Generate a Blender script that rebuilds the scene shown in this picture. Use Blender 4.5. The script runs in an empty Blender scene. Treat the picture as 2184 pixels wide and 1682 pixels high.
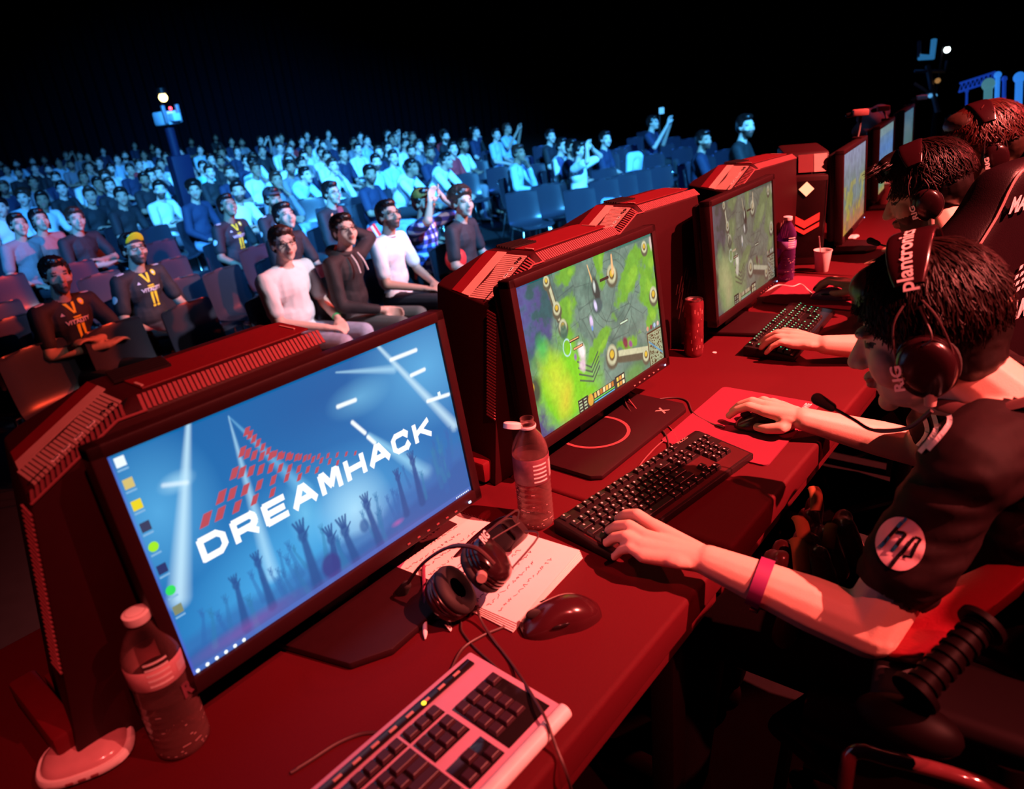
import bpy, bmesh, math, random
import numpy as np
from mathutils import Vector as V, Matrix as MX, Euler, Quaternion, noise
from mathutils.bvhtree import BVHTree
random.seed(7)
SC = bpy.context.scene
COL = SC.collection
PI = math.pi

# ------------------------------------------------------------------ camera
CAMZ = 1.47
DT = 0.74            # height of the desk top above the stage floor
F = 1512.0           # focal length in pixels of a 2184 x 1682 frame
RX = V((0.63373968, -0.76739841, -0.0973329))      # image right, in world
RD = V((-0.35857517, -0.1799417, -0.9159939))      # image down
RF = V((0.68541802, 0.61540284, -0.38920621))      # view direction
cam_d = bpy.data.cameras.new('camera')
cam = bpy.data.objects.new('camera', cam_d); COL.objects.link(cam)
m = MX.Identity(4)
for i in range(3):
    m[i][0] = RX[i]; m[i][1] = -RD[i]; m[i][2] = -RF[i]
m[0][3], m[1][3], m[2][3] = 0, 0, CAMZ
cam.matrix_world = m
cam_d.sensor_width = 36; cam_d.lens = F / 2184 * 36
cam_d.clip_start = 0.02; cam_d.clip_end = 200
cam_d.dof.use_dof = True; cam_d.dof.focus_distance = 1.55; cam_d.dof.aperture_fstop = 4.0
SC.camera = cam

# ------------------------------------------------------------------ view, world, lights
SC.view_settings.view_transform = 'Standard'; SC.view_settings.look = 'None'
SC.view_settings.gamma = 1; SC.view_settings.exposure = 0
SC.view_settings.use_curve_mapping = False
SC.cycles.max_bounces = 6; SC.cycles.diffuse_bounces = 2; SC.cycles.glossy_bounces = 3
SC.cycles.transmission_bounces = 8; SC.cycles.transparent_max_bounces = 12
SC.cycles.caustics_reflective = False; SC.cycles.caustics_refractive = False
SC.cycles.sample_clamp_indirect = 4
w = bpy.data.worlds.new('world'); SC.world = w; w.use_nodes = True
w.node_tree.nodes['Background'].inputs[0].default_value = (0.10, 0.12, 0.35, 1)
w.node_tree.nodes['Background'].inputs[1].default_value = 0.006

def spot(name, loc, target, power, col, angle=40, blend=.5, size=.1):
    l = bpy.data.lights.new(name, 'SPOT'); l.energy = power; l.color = col
    l.spot_size = math.radians(angle); l.spot_blend = blend; l.shadow_soft_size = size
    o = bpy.data.objects.new(name, l); COL.objects.link(o); o.location = loc
    o.rotation_euler = (V(target) - V(loc)).to_track_quat('-Z', 'Y').to_euler()
    o['kind'] = 'structure'
    return o
RED = (1.0, .17, .135)
# stage key: red profile lamp high behind the players (bottle shadows fall towards the audience)
spot('stage_lamp', (2.9, -5.0, 7.8), (2.15, .50, .74), 22000, RED, 27, .9, .05)
# weaker red lamp for the left end of the table row
spot('stage_lamp', (-.6, -3.4, 6.6), (.75, .50, .8), 1700, (1.0, .10, .09), 24, .9, .06)
# red wash down the row of players
spot('stage_lamp', (9, -3.5, 6.0), (3.9, .4, 1.0), 2600, (1, .06, .06), 34, .8, .15)
# red lamp from stage right that clips the left part of the audience
spot('stage_lamp', (9.5, -1.0, 4.6), (1.0, 7.4, .6), 5200, (1.0, .06, .02), 34, .8, .15)
# blue audience wash from the truss over the stage
spot('house_lamp', (1.0, -4.0, 7.0), (9.0, 9.2, .5), 38000, (.06, .43, 1.0), 40, .8, .3)
spot('house_lamp', (-3, -3.0, 6.5), (7.5, 14.0, .6), 26000, (.05, .36, 1.0), 34, .8, .3)
spot('house_lamp', (14, 0.0, 6.5), (11, 7.5, .5), 4000, (.02, .16, 1.0), 60, .8, .3)
# neutral light of the big stage screen on the first rows
spot('house_lamp', (6.5, -2.5, 5.0), (3.45, 4.4, .45), 3600, (.90, .84, 1.0), 17, .7, .15)
spot('house_lamp', (5.0, -3.0, 4.6), (1.9, 5.6, .4), 240, (1.0, .80, .75), 28, .8, .25)

# ------------------------------------------------------------------ pixel <-> world helpers
def ray(u, v):
    return RX * (u - 1092) + RD * (v - 841) + RF * F
def P(u, v, h=0.0):
    """point on the plane h above the desk top seen at photo pixel u, v"""
    d = ray(u, v); t = (DT + h - CAMZ) / d.z
    return V((d.x * t, d.y * t, DT + h))
def PY(u, v, y):
    d = ray(u, v); t = y / d.y
    return V((d.x * t, y, CAMZ + d.z * t))
def PD(u, v, dep):
    d = ray(u, v) * (dep / F); return V((d.x, d.y, d.z + CAMZ))
HF, HS, HY = -.50, .018, 6.0        # hall floor: level near the stage, gently rising beyond
def hall(y): return HF + HS * max(0, y - HY)
def PH(u, v, h):
    """point h above the hall floor seen at pixel"""
    d = ray(u, v); t = (HF + h - CAMZ) / d.z
    p = d * t
    if p.y > HY:
        t = (HF - HS * HY + h - CAMZ) / (d.z - HS * d.y); p = d * t
    return V((p.x, p.y, CAMZ + p.z))

# ------------------------------------------------------------------ materials
_M = {}
def s2l(c): return tuple(((x / 255) / 12.92 if x / 255 <= .04045 else ((x / 255 + .055) / 1.055) ** 2.4) for x in c)
def M(name, col=(.5, .5, .5), rough=.5, metal=0., var=.12, scale=60., bump=.0, bscale=300., spec=.5, emit=None, estr=0., trans=0., ior=1.45, sheen=0., coat=0., sss=0.):
    if name in _M: return _M[name]
    m = bpy.data.materials.new(name); m.use_nodes = True
    nt = m.node_tree; b = nt.nodes['Principled BSDF']
    tc = nt.nodes.new('ShaderNodeTexCoord')
    if emit is None and trans == 0:
        nz = nt.nodes.new('ShaderNodeTexNoise'); nz.inputs['Scale'].default_value = scale; nz.inputs['Detail'].default_value = 4
        nt.links.new(tc.outputs['Object'], nz.inputs['Vector'])
        mx = nt.nodes.new('ShaderNodeMix'); mx.data_type = 'RGBA'
        mx.inputs[6].default_value = (*[c * (1 - var) for c in col], 1); mx.inputs[7].default_value = (*[min(1, c * (1 + var)) for c in col], 1)
        nt.links.new(nz.outputs['Fac'], mx.inputs[0]); nt.links.new(mx.outputs[2], b.inputs['Base Color'])
        if bump:
            n2 = nt.nodes.new('ShaderNodeTexNoise'); n2.inputs['Scale'].default_value = bscale; n2.inputs['Detail'].default_value = 3
            nt.links.new(tc.outputs['Object'], n2.inputs['Vector'])
            bp = nt.nodes.new('ShaderNodeBump'); bp.inputs['Strength'].default_value = bump; bp.inputs['Distance'].default_value = .002
            nt.links.new(n2.outputs['Fac'], bp.inputs['Height']); nt.links.new(bp.outputs['Normal'], b.inputs['Normal'])
    else:
        b.inputs['Base Color'].default_value = (*col, 1)
    b.inputs['Roughness'].default_value = rough; b.inputs['Metallic'].default_value = metal
    b.inputs['Specular IOR Level'].default_value = spec
    b.inputs['IOR'].default_value = ior
    if trans: b.inputs['Transmission Weight'].default_value = trans
    if sheen: b.inputs['Sheen Weight'].default_value = sheen
    if coat: b.inputs['Coat Weight'].default_value = coat; b.inputs['Coat Roughness'].default_value = .1
    if sss:
        b.inputs['Subsurface Weight'].default_value = sss; b.inputs['Subsurface Radius'].default_value = (.012, .004, .002); b.inputs['Subsurface Scale'].default_value = 1
    if emit is not None:
        b.inputs['Emission Color'].default_value = (*emit, 1); b.inputs['Emission Strength'].default_value = estr
    _M[name] = m
    return m
def clear_mat(name, tint, body, fac=.22):
    """clear thin plastic or water: see-through with bright reflections and a faint body"""
    m = bpy.data.materials.new(name); m.use_nodes = True; nt = m.node_tree; b = nt.nodes['Principled BSDF']; out = nt.nodes['Material Output']
    b.inputs['Base Color'].default_value = (*body, 1); b.inputs['Roughness'].default_value = .08; b.inputs['Specular IOR Level'].default_value = 1.
    t = nt.nodes.new('ShaderNodeBsdfTransparent'); t.inputs[0].default_value = (*tint, 1)
    lw = nt.nodes.new('ShaderNodeLayerWeight'); lw.inputs[0].default_value = .35
    mr = nt.nodes.new('ShaderNodeMapRange'); mr.inputs['To Min'].default_value = fac; mr.inputs['To Max'].default_value = min(1, fac + .6)
    nt.links.new(lw.outputs['Facing'], mr.inputs['Value'])
    mx = nt.nodes.new('ShaderNodeMixShader'); nt.links.new(mr.outputs[0], mx.inputs[0]); nt.links.new(t.outputs[0], mx.inputs[1]); nt.links.new(b.outputs[0], mx.inputs[2]); nt.links.new(mx.outputs[0], out.inputs[0])
    _M[name] = m; return m
def screen_mat():
    if 'screen' in _M: return _M['screen']
    m = bpy.data.materials.new('screen_picture'); m.use_nodes = True
    nt = m.node_tree; b = nt.nodes['Principled BSDF']
    a = nt.nodes.new('ShaderNodeVertexColor'); a.layer_name = 'Col'
    b.inputs['Base Color'].default_value = (.01, .01, .01, 1); b.inputs['Roughness'].default_value = .35
    b.inputs['Specular IOR Level'].default_value = .2
    nt.links.new(a.outputs['Color'], b.inputs['Emission Color']); b.inputs['Emission Strength'].default_value = 1.0
    _M['screen'] = m
    return m

# ------------------------------------------------------------------ object helpers
def tag(o, label=None, cat=None, group=None, kind=None):
    if label: o['label'] = label
    if cat: o['category'] = cat
    if group: o['group'] = group
    if kind: o['kind'] = kind
    return o
def empty(name, loc=(0, 0, 0), rz=0, label=None, cat=None, group=None, rot=None):
    o = bpy.data.objects.new(name, None); COL.objects.link(o); o.location = loc
    o.rotation_euler = rot if rot else (0, 0, rz); o.empty_display_size = .05
    return tag(o, label, cat, group)
def link(name, me, mats=None, parent=None, loc=None, rot=None):
    o = bpy.data.objects.new(name, me); COL.objects.link(o)
    if mats is not None and len(me.materials) == 0:
        for mm in (mats if isinstance(mats, (list, tuple)) else [mats]): me.materials.append(mm)
    if parent: o.parent = parent
    if loc is not None: o.location = loc
    if rot is not None: o.rotation_euler = rot
    return o
def copy_tree(o, parent=None):
    c = o.copy(); COL.objects.link(c)
    if parent: c.parent = parent
    for ch in list(o.children): copy_tree(ch, c)
    return c
def frame_of(fwd, up=V((0, 0, 1))):
    f = V(fwd).normalized(); r = f.cross(up).normalized(); u = r.cross(f)
    return MX((r, f, u)).transposed()

_font_cache = {}
def text_geo(s, size=1., bold=0.0, sx=1., shear=0., space=1.):
    k = (s, size, bold, sx, shear, space)
    if k in _font_cache: return _font_cache[k]
    c = bpy.data.curves.new('t', 'FONT'); c.body = s; c.size = size; c.offset = bold; c.shear = shear
    c.align_x = 'LEFT'; c.space_character = space; c.resolution_u = 3; c.fill_mode = 'FRONT'
    o = bpy.data.objects.new('t', c); COL.objects.link(o)
    dg = bpy.context.evaluated_depsgraph_get(); me = bpy.data.meshes.new_from_object(o.evaluated_get(dg))
    vs = [V((v.co.x * sx, v.co.y)) for v in me.vertices]; fs = [list(p.vertices) for p in me.polygons]
    bpy.data.objects.remove(o); bpy.data.curves.remove(c); bpy.data.meshes.remove(me)
    if vs:
        x0 = min(v.x for v in vs); x1 = max(v.x for v in vs); y0 = min(v.y for v in vs); y1 = max(v.y for v in vs)
        vs = [V(((v.x - x0) / max(1e-6, x1 - x0), (v.y - y0) / max(1e-6, y1 - y0))) for v in vs]
    _font_cache[k] = (vs, fs)
    return vs, fs

class MB:
    def __init__(s): s.bm = bmesh.new(); s.mi = 0; s.X = MX.Identity(4)
    def v(s, co): return s.bm.verts.new(s.X @ V(co))
    def f(s, vs):
        try:
            f = s.bm.faces.new(vs); f.material_index = s.mi; return f
        except ValueError: return None
    def poly(s, pts): return s.f([s.v(p) for p in pts])
    def box(s, c, d, bev=0., rot=None, seg=2):
        hx, hy, hz = d[0] / 2, d[1] / 2, d[2] / 2
        R = rot.to_matrix() if isinstance(rot, Euler) else (rot or MX.Identity(3))
        vs = [s.v(V(c) + R @ V((x * hx, y * hy, z * hz))) for x in (-1, 1) for y in (-1, 1) for z in (-1, 1)]
        fs = [s.f([vs[i] for i in q]) for q in ((0, 1, 3, 2), (4, 6, 7, 5), (0, 4, 5, 1), (2, 3, 7, 6), (0, 2, 6, 4), (1, 5, 7, 3))]
        if bev > 0:
            es = list({e for f in fs for e in f.edges})
            r = bmesh.ops.bevel(s.bm, geom=es, offset=bev, segments=seg, profile=.5, affect='EDGES')
            for f in r['faces']: f.material_index = s.mi
    def prism(s, pts, z0, z1, A=None, bev=0.):
        """pts: 2d outline, extruded in z (A: 3x3/4x4 placing matrix)"""
        A = A or MX.Identity(4)
        lo = [s.v(A @ V((x, y, z0))) for x, y in pts]; hi = [s.v(A @ V((x, y, z1))) for x, y in pts]
        n = len(pts); fs = [s.f(lo[::-1]), s.f(hi)]
        for i in range(n): fs.append(s.f([lo[i], lo[(i + 1) % n], hi[(i + 1) % n], hi[i]]))
        if bev > 0:
            es = list({e for f in fs if f for e in f.edges})
            r = bmesh.ops.bevel(s.bm, geom=es, offset=bev, segments=2, profile=.5, affect='EDGES')
            for f in r['faces']: f.material_index = s.mi
    def tube(s, pts, r, seg=8, cap=True, closed=False, flat=1.0, up=None):
        pts = [V(p) for p in pts]; n = len(pts)
        rs = r if isinstance(r, (list, tuple)) else [r] * n
        rings = []; prev = None
        for i, p in enumerate(pts):
            a = pts[i - 1] if (i > 0 or closed) else p; b = pts[(i + 1) % n] if (i < n - 1 or closed) else p
            t = (b - a).normalized() if (b - a).length > 1e-9 else V((0, 0, 1))
            if prev is None:
                q = V(up) if up is not None else (V((0, 0, 1)) if abs(t.z) < .9 else V((1, 0, 0)))
                nrm = (q - t * q.dot(t)).normalized()
            else:
                nrm = prev - t * prev.dot(t)
                nrm = nrm.normalized() if nrm.length > 1e-6 else V((1, 0, 0))
            prev = nrm; bn = t.cross(nrm)
            rings.append([s.v(p + (nrm * math.cos(2 * PI * k / seg) * flat + bn * math.sin(2 * PI * k / seg)) * rs[i]) for k in range(seg)])
        for i in range(n - 1 + (1 if closed else 0)):
            A, B = rings[i], rings[(i + 1) % n]
            for k in range(seg): s.f([A[k], A[(k + 1) % seg], B[(k + 1) % seg], B[k]])
        if cap and not closed: s.f(rings[0][::-1]); s.f(rings[-1])
    def lathe(s, prof, seg=32, A=None, cap=False):
        A = A or MX.Identity(4); rings = []
        for r, z in prof:
            if r < 1e-6: rings.append([s.v(A @ V((0, 0, z)))])
            else: rings.append([s.v(A @ V((r * math.cos(2 * PI * k / seg), r * math.sin(2 * PI * k / seg), z))) for k in range(seg)])
        for a, b in zip(rings[:-1], rings[1:]):
            for k in range(seg):
                k2 = (k + 1) % seg
                if len(a) == 1 and len(b) == 1: continue
                if len(a) == 1: s.f([a[0], b[k2], b[k]][::-1])
                elif len(b) == 1: s.f([a[k], a[k2], b[0]])
                else: s.f([a[k], a[k2], b[k2], b[k]])
    def ell(s, c, r, R=None, u=16, v=10):
        R = R or MX.Identity(3); c = V(c)
        rings = []
        for j in range(1, v):
            th = PI * j / v
            rings.append([s.v(c + R @ V((r[0] * math.sin(th) * math.cos(2 * PI * k / u), r[1] * math.sin(th) * math.sin(2 * PI * k / u), r[2] * math.cos(th)))) for k in range(u)])
        t = s.v(c + R @ V((0, 0, r[2]))); b = s.v(c + R @ V((0, 0, -r[2])))
        for k in range(u):
            s.f([t, rings[0][k], rings[0][(k + 1) % u]]); s.f([b, rings[-1][(k + 1) % u], rings[-1][k]])
        for A, B in zip(rings[:-1], rings[1:]):
            for k in range(u): s.f([A[k], B[k], B[(k + 1) % u], A[(k + 1) % u]])
    def capsule(s, a, ra, b, rb, u=14):
        a, b = V(a), V(b); d = b - a; L = d.length
        if L < 1e-5: return s.ell(a, (ra,) * 3)
        t = d / L; q = V((0, 0, 1)) if abs(t.z) < .9 else V((1, 0, 0)); n = (q - t * q.dot(t)).normalized(); m = t.cross(n)
        prof = [(ra * math.sin(x), -ra * math.cos(x)) for x in (0.01, .4, .8, 1.2, PI / 2)] + [(rb * math.sin(x), L - rb * math.cos(x)) for x in (PI / 2, 1.94, 2.34, 2.74, 3.13)]
        rings = [[s.v(a + t * h + (n * math.cos(2 * PI * k / u) + m * math.sin(2 * PI * k / u)) * r) for k in range(u)] for r, h in prof]
        for A, B in zip(rings[:-1], rings[1:]):
            for k in range(u): s.f([A[k], A[(k + 1) % u], B[(k + 1) % u], B[k]])
        s.f(rings[0][::-1]); s.f(rings[-1])
    def text(s, body, A, w, h, bold=0., sx=1., shear=0.):
        """flat text filling a w x h box, placed by matrix A (x along the line, y up)"""
        vs, fs = text_geo(body, 1., bold, sx, shear)
        nv = [s.v(A @ V((v.x * w, v.y * h, 0))) for v in vs]
        for f in fs: s.f([nv[i] for i in f])
    def mesh(s, name, smooth=35, fix=True):
        if fix: bmesh.ops.recalc_face_normals(s.bm, faces=s.bm.faces)
        me = bpy.data.meshes.new(name); s.bm.to_mesh(me); s.bm.free()
        if smooth:
            me.shade_smooth(); me.set_sharp_from_angle(angle=math.radians(smooth))
        return me
    def build(s, name, mats, parent=None, loc=None, rot=None, smooth=35, fix=True):
        return link(name, s.mesh(name, smooth, fix), mats, parent, loc, rot)

def smooth_path(pts, n=8):
    pts = [V(p) for p in pts]; out = []
    for i in range(len(pts) - 1):
        p0 = pts[max(0, i - 1)]; p1 = pts[i]; p2 = pts[i + 1]; p3 = pts[min(len(pts) - 1, i + 2)]
        for k in range(n):
            t = k / n
            out.append(.5 * ((2 * p1) + (p2 - p0) * t + (2 * p0 - 5 * p1 + 4 * p2 - p3) * t * t + (3 * p1 - p0 - 3 * p2 + p3) * t ** 3))
    out.append(pts[-1]); return out

def organic(name, caps, voxel, smooth=4, extra=None):
    """one continuous skin around overlapping tapered capsules and ellipsoids"""
    b = MB()
    for c in caps:
        if c[0] == 'c': b.capsule(c[1], c[2], c[3], c[4])
        elif c[0] == 'e': b.ell(c[1], c[2], c[3] if len(c) > 3 else None)
    me = b.mesh('tmp', smooth=0)
    o = bpy.data.objects.new('tmp', me); COL.objects.link(o)
    r = o.modifiers.new('r', 'REMESH'); r.mode = 'VOXEL'; r.voxel_size = voxel; r.use_smooth_shade = True
    if smooth:
        sm = o.modifiers.new('s', 'SMOOTH'); sm.factor = .5; sm.iterations = smooth
    dg = bpy.context.evaluated_depsgraph_get()
    out = bpy.data.meshes.new_from_object(o.evaluated_get(dg)); out.name = name
    bpy.data.objects.remove(o); bpy.data.meshes.remove(me)
    out.shade_smooth()
    return out
def region_mats(me, rules):
    """rules: list of (material index, function(centre) -> bool)"""
    for p in me.polygons:
        c = p.center
        for idx, fn in rules:
            if fn(c): p.material_index = idx
def bvh_of(me): return BVHTree.FromPolygons([v.co for v in me.vertices], [list(p.vertices) for p in me.polygons])
# ------------------------------------------------------------------ materials used widely
m_black = M('black_plastic', (.014, .006, .007), .38, bump=.15, bscale=900, spec=.25)
m_dark = M('dark_plastic', (.020, .004, .006), .45, bump=.2, bscale=900, spec=.25)
m_gloss = M('gloss_black', (.012, .008, .009), .12)
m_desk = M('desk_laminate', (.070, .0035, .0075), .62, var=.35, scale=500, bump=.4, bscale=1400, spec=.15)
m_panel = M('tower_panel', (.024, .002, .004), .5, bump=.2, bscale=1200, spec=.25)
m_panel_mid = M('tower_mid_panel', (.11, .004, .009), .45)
m_silver = M('brushed_silver_plastic', (.38, .24, .22), .38, metal=.0, bump=.1, bscale=800)
m_fin = M('vent_fin_plastic', (.22, .06, .07), .4)
m_white = M('white_plastic', (.75, .72, .72), .4)
m_paper = M('paper', (.78, .70, .66), .75, var=.03)
m_rubber = M('rubber', (.02, .012, .013), .7)
m_cable = M('cable_rubber', (.05, .02, .022), .45)
m_chrome = M('chrome', (.7, .7, .7), .12, metal=1.)
m_steel = M('steel', (.45, .42, .42), .3, metal=1.)
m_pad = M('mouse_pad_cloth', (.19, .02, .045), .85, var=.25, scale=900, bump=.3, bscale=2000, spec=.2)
m_skin = M('skin', (.70, .44, .36), .5, var=.06, scale=30, bump=.12, bscale=500, spec=.35, sss=.15)
m_skin2 = M('tan_skin', (.42, .25, .18), .5, var=.06, scale=30, bump=.1, bscale=500, spec=.35)
m_hair = M('black_hair', (.010, .005, .005), .33, var=.4, scale=200, spec=.6)
m_hair_br = M('brown_hair', (.035, .014, .010), .4, var=.4, scale=200, spec=.6)
m_leather = M('black_leather', (.012, .003, .005), .38, bump=.3, bscale=350, spec=.3)
m_leather_red = M('pink_leather', (.45, .20, .20), .4, bump=.2, bscale=300)
m_cloth_black = M('black_cloth', (.016, .011, .012), .8, var=.3, scale=400, bump=.4, bscale=900, spec=.1)

# ------------------------------------------------------------------ structure
def struct(name, b, mats, smooth=0):
    o = b.build(name, mats, smooth=smooth); o['kind'] = 'structure'; return o
b = MB(); b.box((5, -1.2, -.05), (20, 5.2, .1)); b.box((5, 1.37, -.28), (20, .06, .44))
struct('floor', b, M('stage_floor', (.007, .003, .004), .8, var=.3, scale=20, bump=.2, bscale=300, spec=.08))
b = MB()
b.poly([(-12, 1.4, HF), (34, 1.4, HF), (34, HY, HF), (-12, HY, HF)]); b.poly([(-12, HY, HF), (34, HY, HF), (34, 34, hall(34)), (-12, 34, hall(34))])
struct('floor_hall', b, M('hall_floor', (.012, .012, .016), .65, var=.3, scale=8))
def drape(name, a, c, z0, z1, mat, fold=.45, amp=.12):
    b = MB(); a = V(a); c = V(c); L = (c - a).length; n = int(L / fold * 8); t = (c - a) / L; nn = V((-t.y, t.x))
    lo = []; hi = []
    for i in range(n + 1):
        s_ = L * i / n; off = amp * math.sin(2 * PI * s_ / fold) * (1 + .4 * math.sin(s_ * 1.7))
        p = a + t * s_ + nn * off
        lo.append(b.v((p.x, p.y, z0))); hi.append(b.v((p.x, p.y, z1)))
    for i in range(n): b.f([lo[i], lo[i + 1], hi[i + 1], hi[i]])
    return struct(name, b, mat, 60)
m_drape = M('dark_navy_drape', (.004, .005, .010), .95, spec=.05)
drape('wall_back', (-12, 30), (24, 30), HF, 14, m_drape)
drape('wall_right', (24, 30), (30, -4), HF, 14, m_drape)
drape('wall_left', (-12, -4), (-12, 30), HF, 14, m_drape)

# ------------------------------------------------------------------ desks
def desk(x0, x1, y0, y1, ang, label):
    L = x1 - x0; W = y1 - y0
    r = empty('desk', (x0, y0, 0), ang, label, 'desk', 'dark tables of the players row')
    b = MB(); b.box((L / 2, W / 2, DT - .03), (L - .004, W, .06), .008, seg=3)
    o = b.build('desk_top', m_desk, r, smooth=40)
    b = MB(); b.box((L / 2, .035, DT - .06 - .028), (L - .02, .03, .05), .004)
    b.build('front_apron', m_desk, r)
    b = MB(); b.box((L / 2, W - .03, .34), (L - .02, .02, .68), .003)
    b.build('modesty_panel', m_black, r)
    for lx in (.06, L - .06):
        for ly in (.09, W - .09):
            b = MB(); b.box((lx, ly, .34), (.05, .05, .68), .005); b.build('leg', m_black, r)
    return r
desk(-1.0, .95, .40, 1.25, 0, 'dark table of the empty seat carrying the silver keyboard and headset')
desk(.95, 2.72, .40, 1.25, 0, 'dark table with two red lit mouse pads used by the first players')
desk(2.724, 4.5, .41, 1.27, math.radians(5), 'dark table beyond the black tower with the chevron stripes')
desk(4.50, 6.6, .565, 1.425, math.radians(5), 'dark table at the far end of the players row')
# ------------------------------------------------------------------ gaming towers with the chamfered top
def cut(bm, co, no):
    r = bmesh.ops.bisect_plane(bm, geom=bm.verts[:] + bm.edges[:] + bm.faces[:], plane_co=co, plane_no=no, clear_outer=True)
    es = [e for e in r['geom_cut'] if isinstance(e, bmesh.types.BMEdge)]
    if es: bmesh.ops.holes_fill(bm, edges=es)
TW, TL = .205, .44
def sec_z(y):      # height of the top over the width
    if y < .024: return .415 + y * .6
    if y > .150: return .43 - (y - .150) * .8
    return .43
def tower_body():
    b = MB()
    sec = [(0, 0), (TW, 0), (TW, sec_z(TW)), (.150, .43), (.024, .43), (0, .415)]
    A = MX(((0, 0, 1, 0), (1, 0, 0, 0), (0, 1, 0, 0), (0, 0, 0, 1)))     # x=along z of prism
    b.prism(sec, -.09, TL, A)
    cut(b.bm, V((0, 0, .358)), V((-.5, 0, 1)).normalized())       # chamfer
    cut(b.bm, V((0, 0, .358)), V((-.358, .358 * .17, .06)).normalized())       # front, leaning
    cut(b.bm, V((TL, 0, .30)), V((1, 0, .25)).normalized())
    bmesh.ops.bevel(b.bm, geom=b.bm.edges[:], offset=.004, segments=2, profile=.5, affect='EDGES')
    return b
def chz(x): return .358 + x * .5      # height of the chamfer plane
def on_ch(x, y, up=.0008):            # point on the chamfer / top surface
    z = min(chz(x), sec_z(y)); return V((x, y, z + up))
def front_x(z): return -.06 * (1 - z / .358)
def patch(b, ys, xs0, xs1, up, nx=2):
    """strip on the chamfer between y pairs, clipped to the front edge"""
    for (ya, yb) in ys:
        xa0, xb0 = xs0(ya), xs0(yb); xa1, xb1 = xs1(ya), xs1(yb)
        p = [on_ch(xa0, ya, up), on_ch(xa1, ya, up), on_ch(xb1, yb, up), on_ch(xb0, yb, up)]
        q = [v - V((0, 0, up + .001)) for v in p]
        vp = [b.v(v) for v in p]; vq = [b.v(v) for v in q]
        b.f(vp)
        for i in range(4): b.f([vp[i], vp[(i + 1) % 4], vq[(i + 1) % 4], vq[i]])
def make_tower(loc, rz, label):
    r = empty('computer_tower', loc, rz, label, 'computer tower', 'gaming computer towers behind the monitors')
    tower_body().build('case', m_panel, r, smooth=30)
    lo = lambda y: .004 + .17 * y; 
    def hi(y): return (min(sec_z(y), .43) - .358) / .5 - .003
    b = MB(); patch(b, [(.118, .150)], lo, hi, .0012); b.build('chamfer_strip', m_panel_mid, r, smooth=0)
    b = MB(); patch(b, [(.092, .117)], lo, hi, .0016)
    b.build('bright_strip', m_silver, r, smooth=0)
    # fine horizontal louvres beside the ports
    b = MB(); n = 26
    for i in range(n):
        x0 = .017 + i * .0050
        if x0 + .0036 > .139: break
        wv = .091 - (.008 * math.exp(-((x0 - .07) / .03) ** 2))
        p = [on_ch(x0, .032, .0016), on_ch(x0 + .0036, .032, .0016), on_ch(x0 + .0036, wv, .0016), on_ch(x0, wv, .0016)]
        q = [v - V((0, 0, .003)) for v in p]; vp = [b.v(v) for v in p]; vq = [b.v(v) for v in q]; b.f(vp)
        for k in range(4): b.f([vp[k], vp[(k + 1) % 4], vq[(k + 1) % 4], vq[k]])
    b.build('louvre_panel', m_silver, r, smooth=0)
    # ports down the louvre panel
    sl = math.atan(.5); R = Euler((0, -sl, 0)).to_matrix()
    for i, x in enumerate((.126, .115)):
        b = MB(); A = MX.Translation(on_ch(x, .043, .001)) @ R.to_4x4()
        b.lathe([(.0018, .001), (.0045, .0014), (.0045, -.001)], 14, A); 
        b.build('audio_jack', m_chrome if i else m_gloss, r)
    for x in (.098, .081, .064, .050):
        b = MB(); b.box(on_ch(x, .044, .0005), (.0125, .006, .0024), .0006, rot=R)
        b.build('usb_port', m_white, r)
        b = MB(); b.box(on_ch(x, .0435, .0016), (.009, .0028, .001), 0, rot=R)
        o = b.build('port_slot', m_gloss, r)
    b = MB(); b.box(on_ch(.026, .044, .0006), (.028, .003, .0024), 0, rot=R); b.build('card_slot', m_gloss, r)
    # vent band along the near edge: framed fins over a dark groove on chamfer, top and front
    b = MB(); gr = .0005
    for (a, c) in (((.004), (.142)),):
        p = [V((a, .034, chz(a) + gr)), V((c, .034, chz(c) + gr)), V((c + .0, .0, .398 + gr * 0)), V((-.0, .0, .386))]
    b.poly([on_ch(.006, .029, .0006), on_ch(.142, .029, .0006), on_ch(.142, .001, .0006), on_ch(.113, .001, .0006), on_ch(.004, .001, .0006)])
    b.build('groove', m_gloss, r, smooth=0)
    b = MB()
    def fin(pa, pb, n, t=.0032, w=.0032):
        d = (pb - pa); L = d.length; t_ = d.normalized(); s_ = t_.cross(n).normalized()
        q = [pa + s_ * w / 2, pa - s_ * w / 2, pb - s_ * w / 2, pb + s_ * w / 2]
        lo_ = [b.v(v) for v in q]; hi_ = [b.v(v + n * t) for v in q]; b.f(hi_)
        for k in range(4): b.f([lo_[k], lo_[(k + 1) % 4], hi_[(k + 1) % 4], hi_[k]])
    nb = V((0, -.707, .707)); nc = V((-.447, 0, .894))
    for i in range(19):     # on the chamfer side, raked fins
        x = .012 + i * .0066
        fin(on_ch(x, .0240, 0), on_ch(max(.003, x - .007), .0015, 0), nc, .003, .0032)
    for i in range(48):     # along the top bevel
        x = .15 + i * .0066
        if x > .425: break
        fin(V((x + .004, .0235, .4290)), V((x - .002, .001, .4150)), V((0, -.5, .866)), .0018, .0044)
    for i in range(34):     # down the front edge
        z = .350 - i * .0062
        fin(V((front_x(z) - .001, .022, z + .004)), V((front_x(z) + .0, .001, z - .004)), V((-1, 0, 0)), .0025, .003)
    b.build('vent_fins', m_fin, r, smooth=0)
    b = MB()    # bright rim of the vent band
    b.tube([(.001, .0, .3595), (.114, .0, .4160), (.15, .0, .4155)], .0018, 6)
    b.build('vent_rim', m_fin, r)
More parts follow.
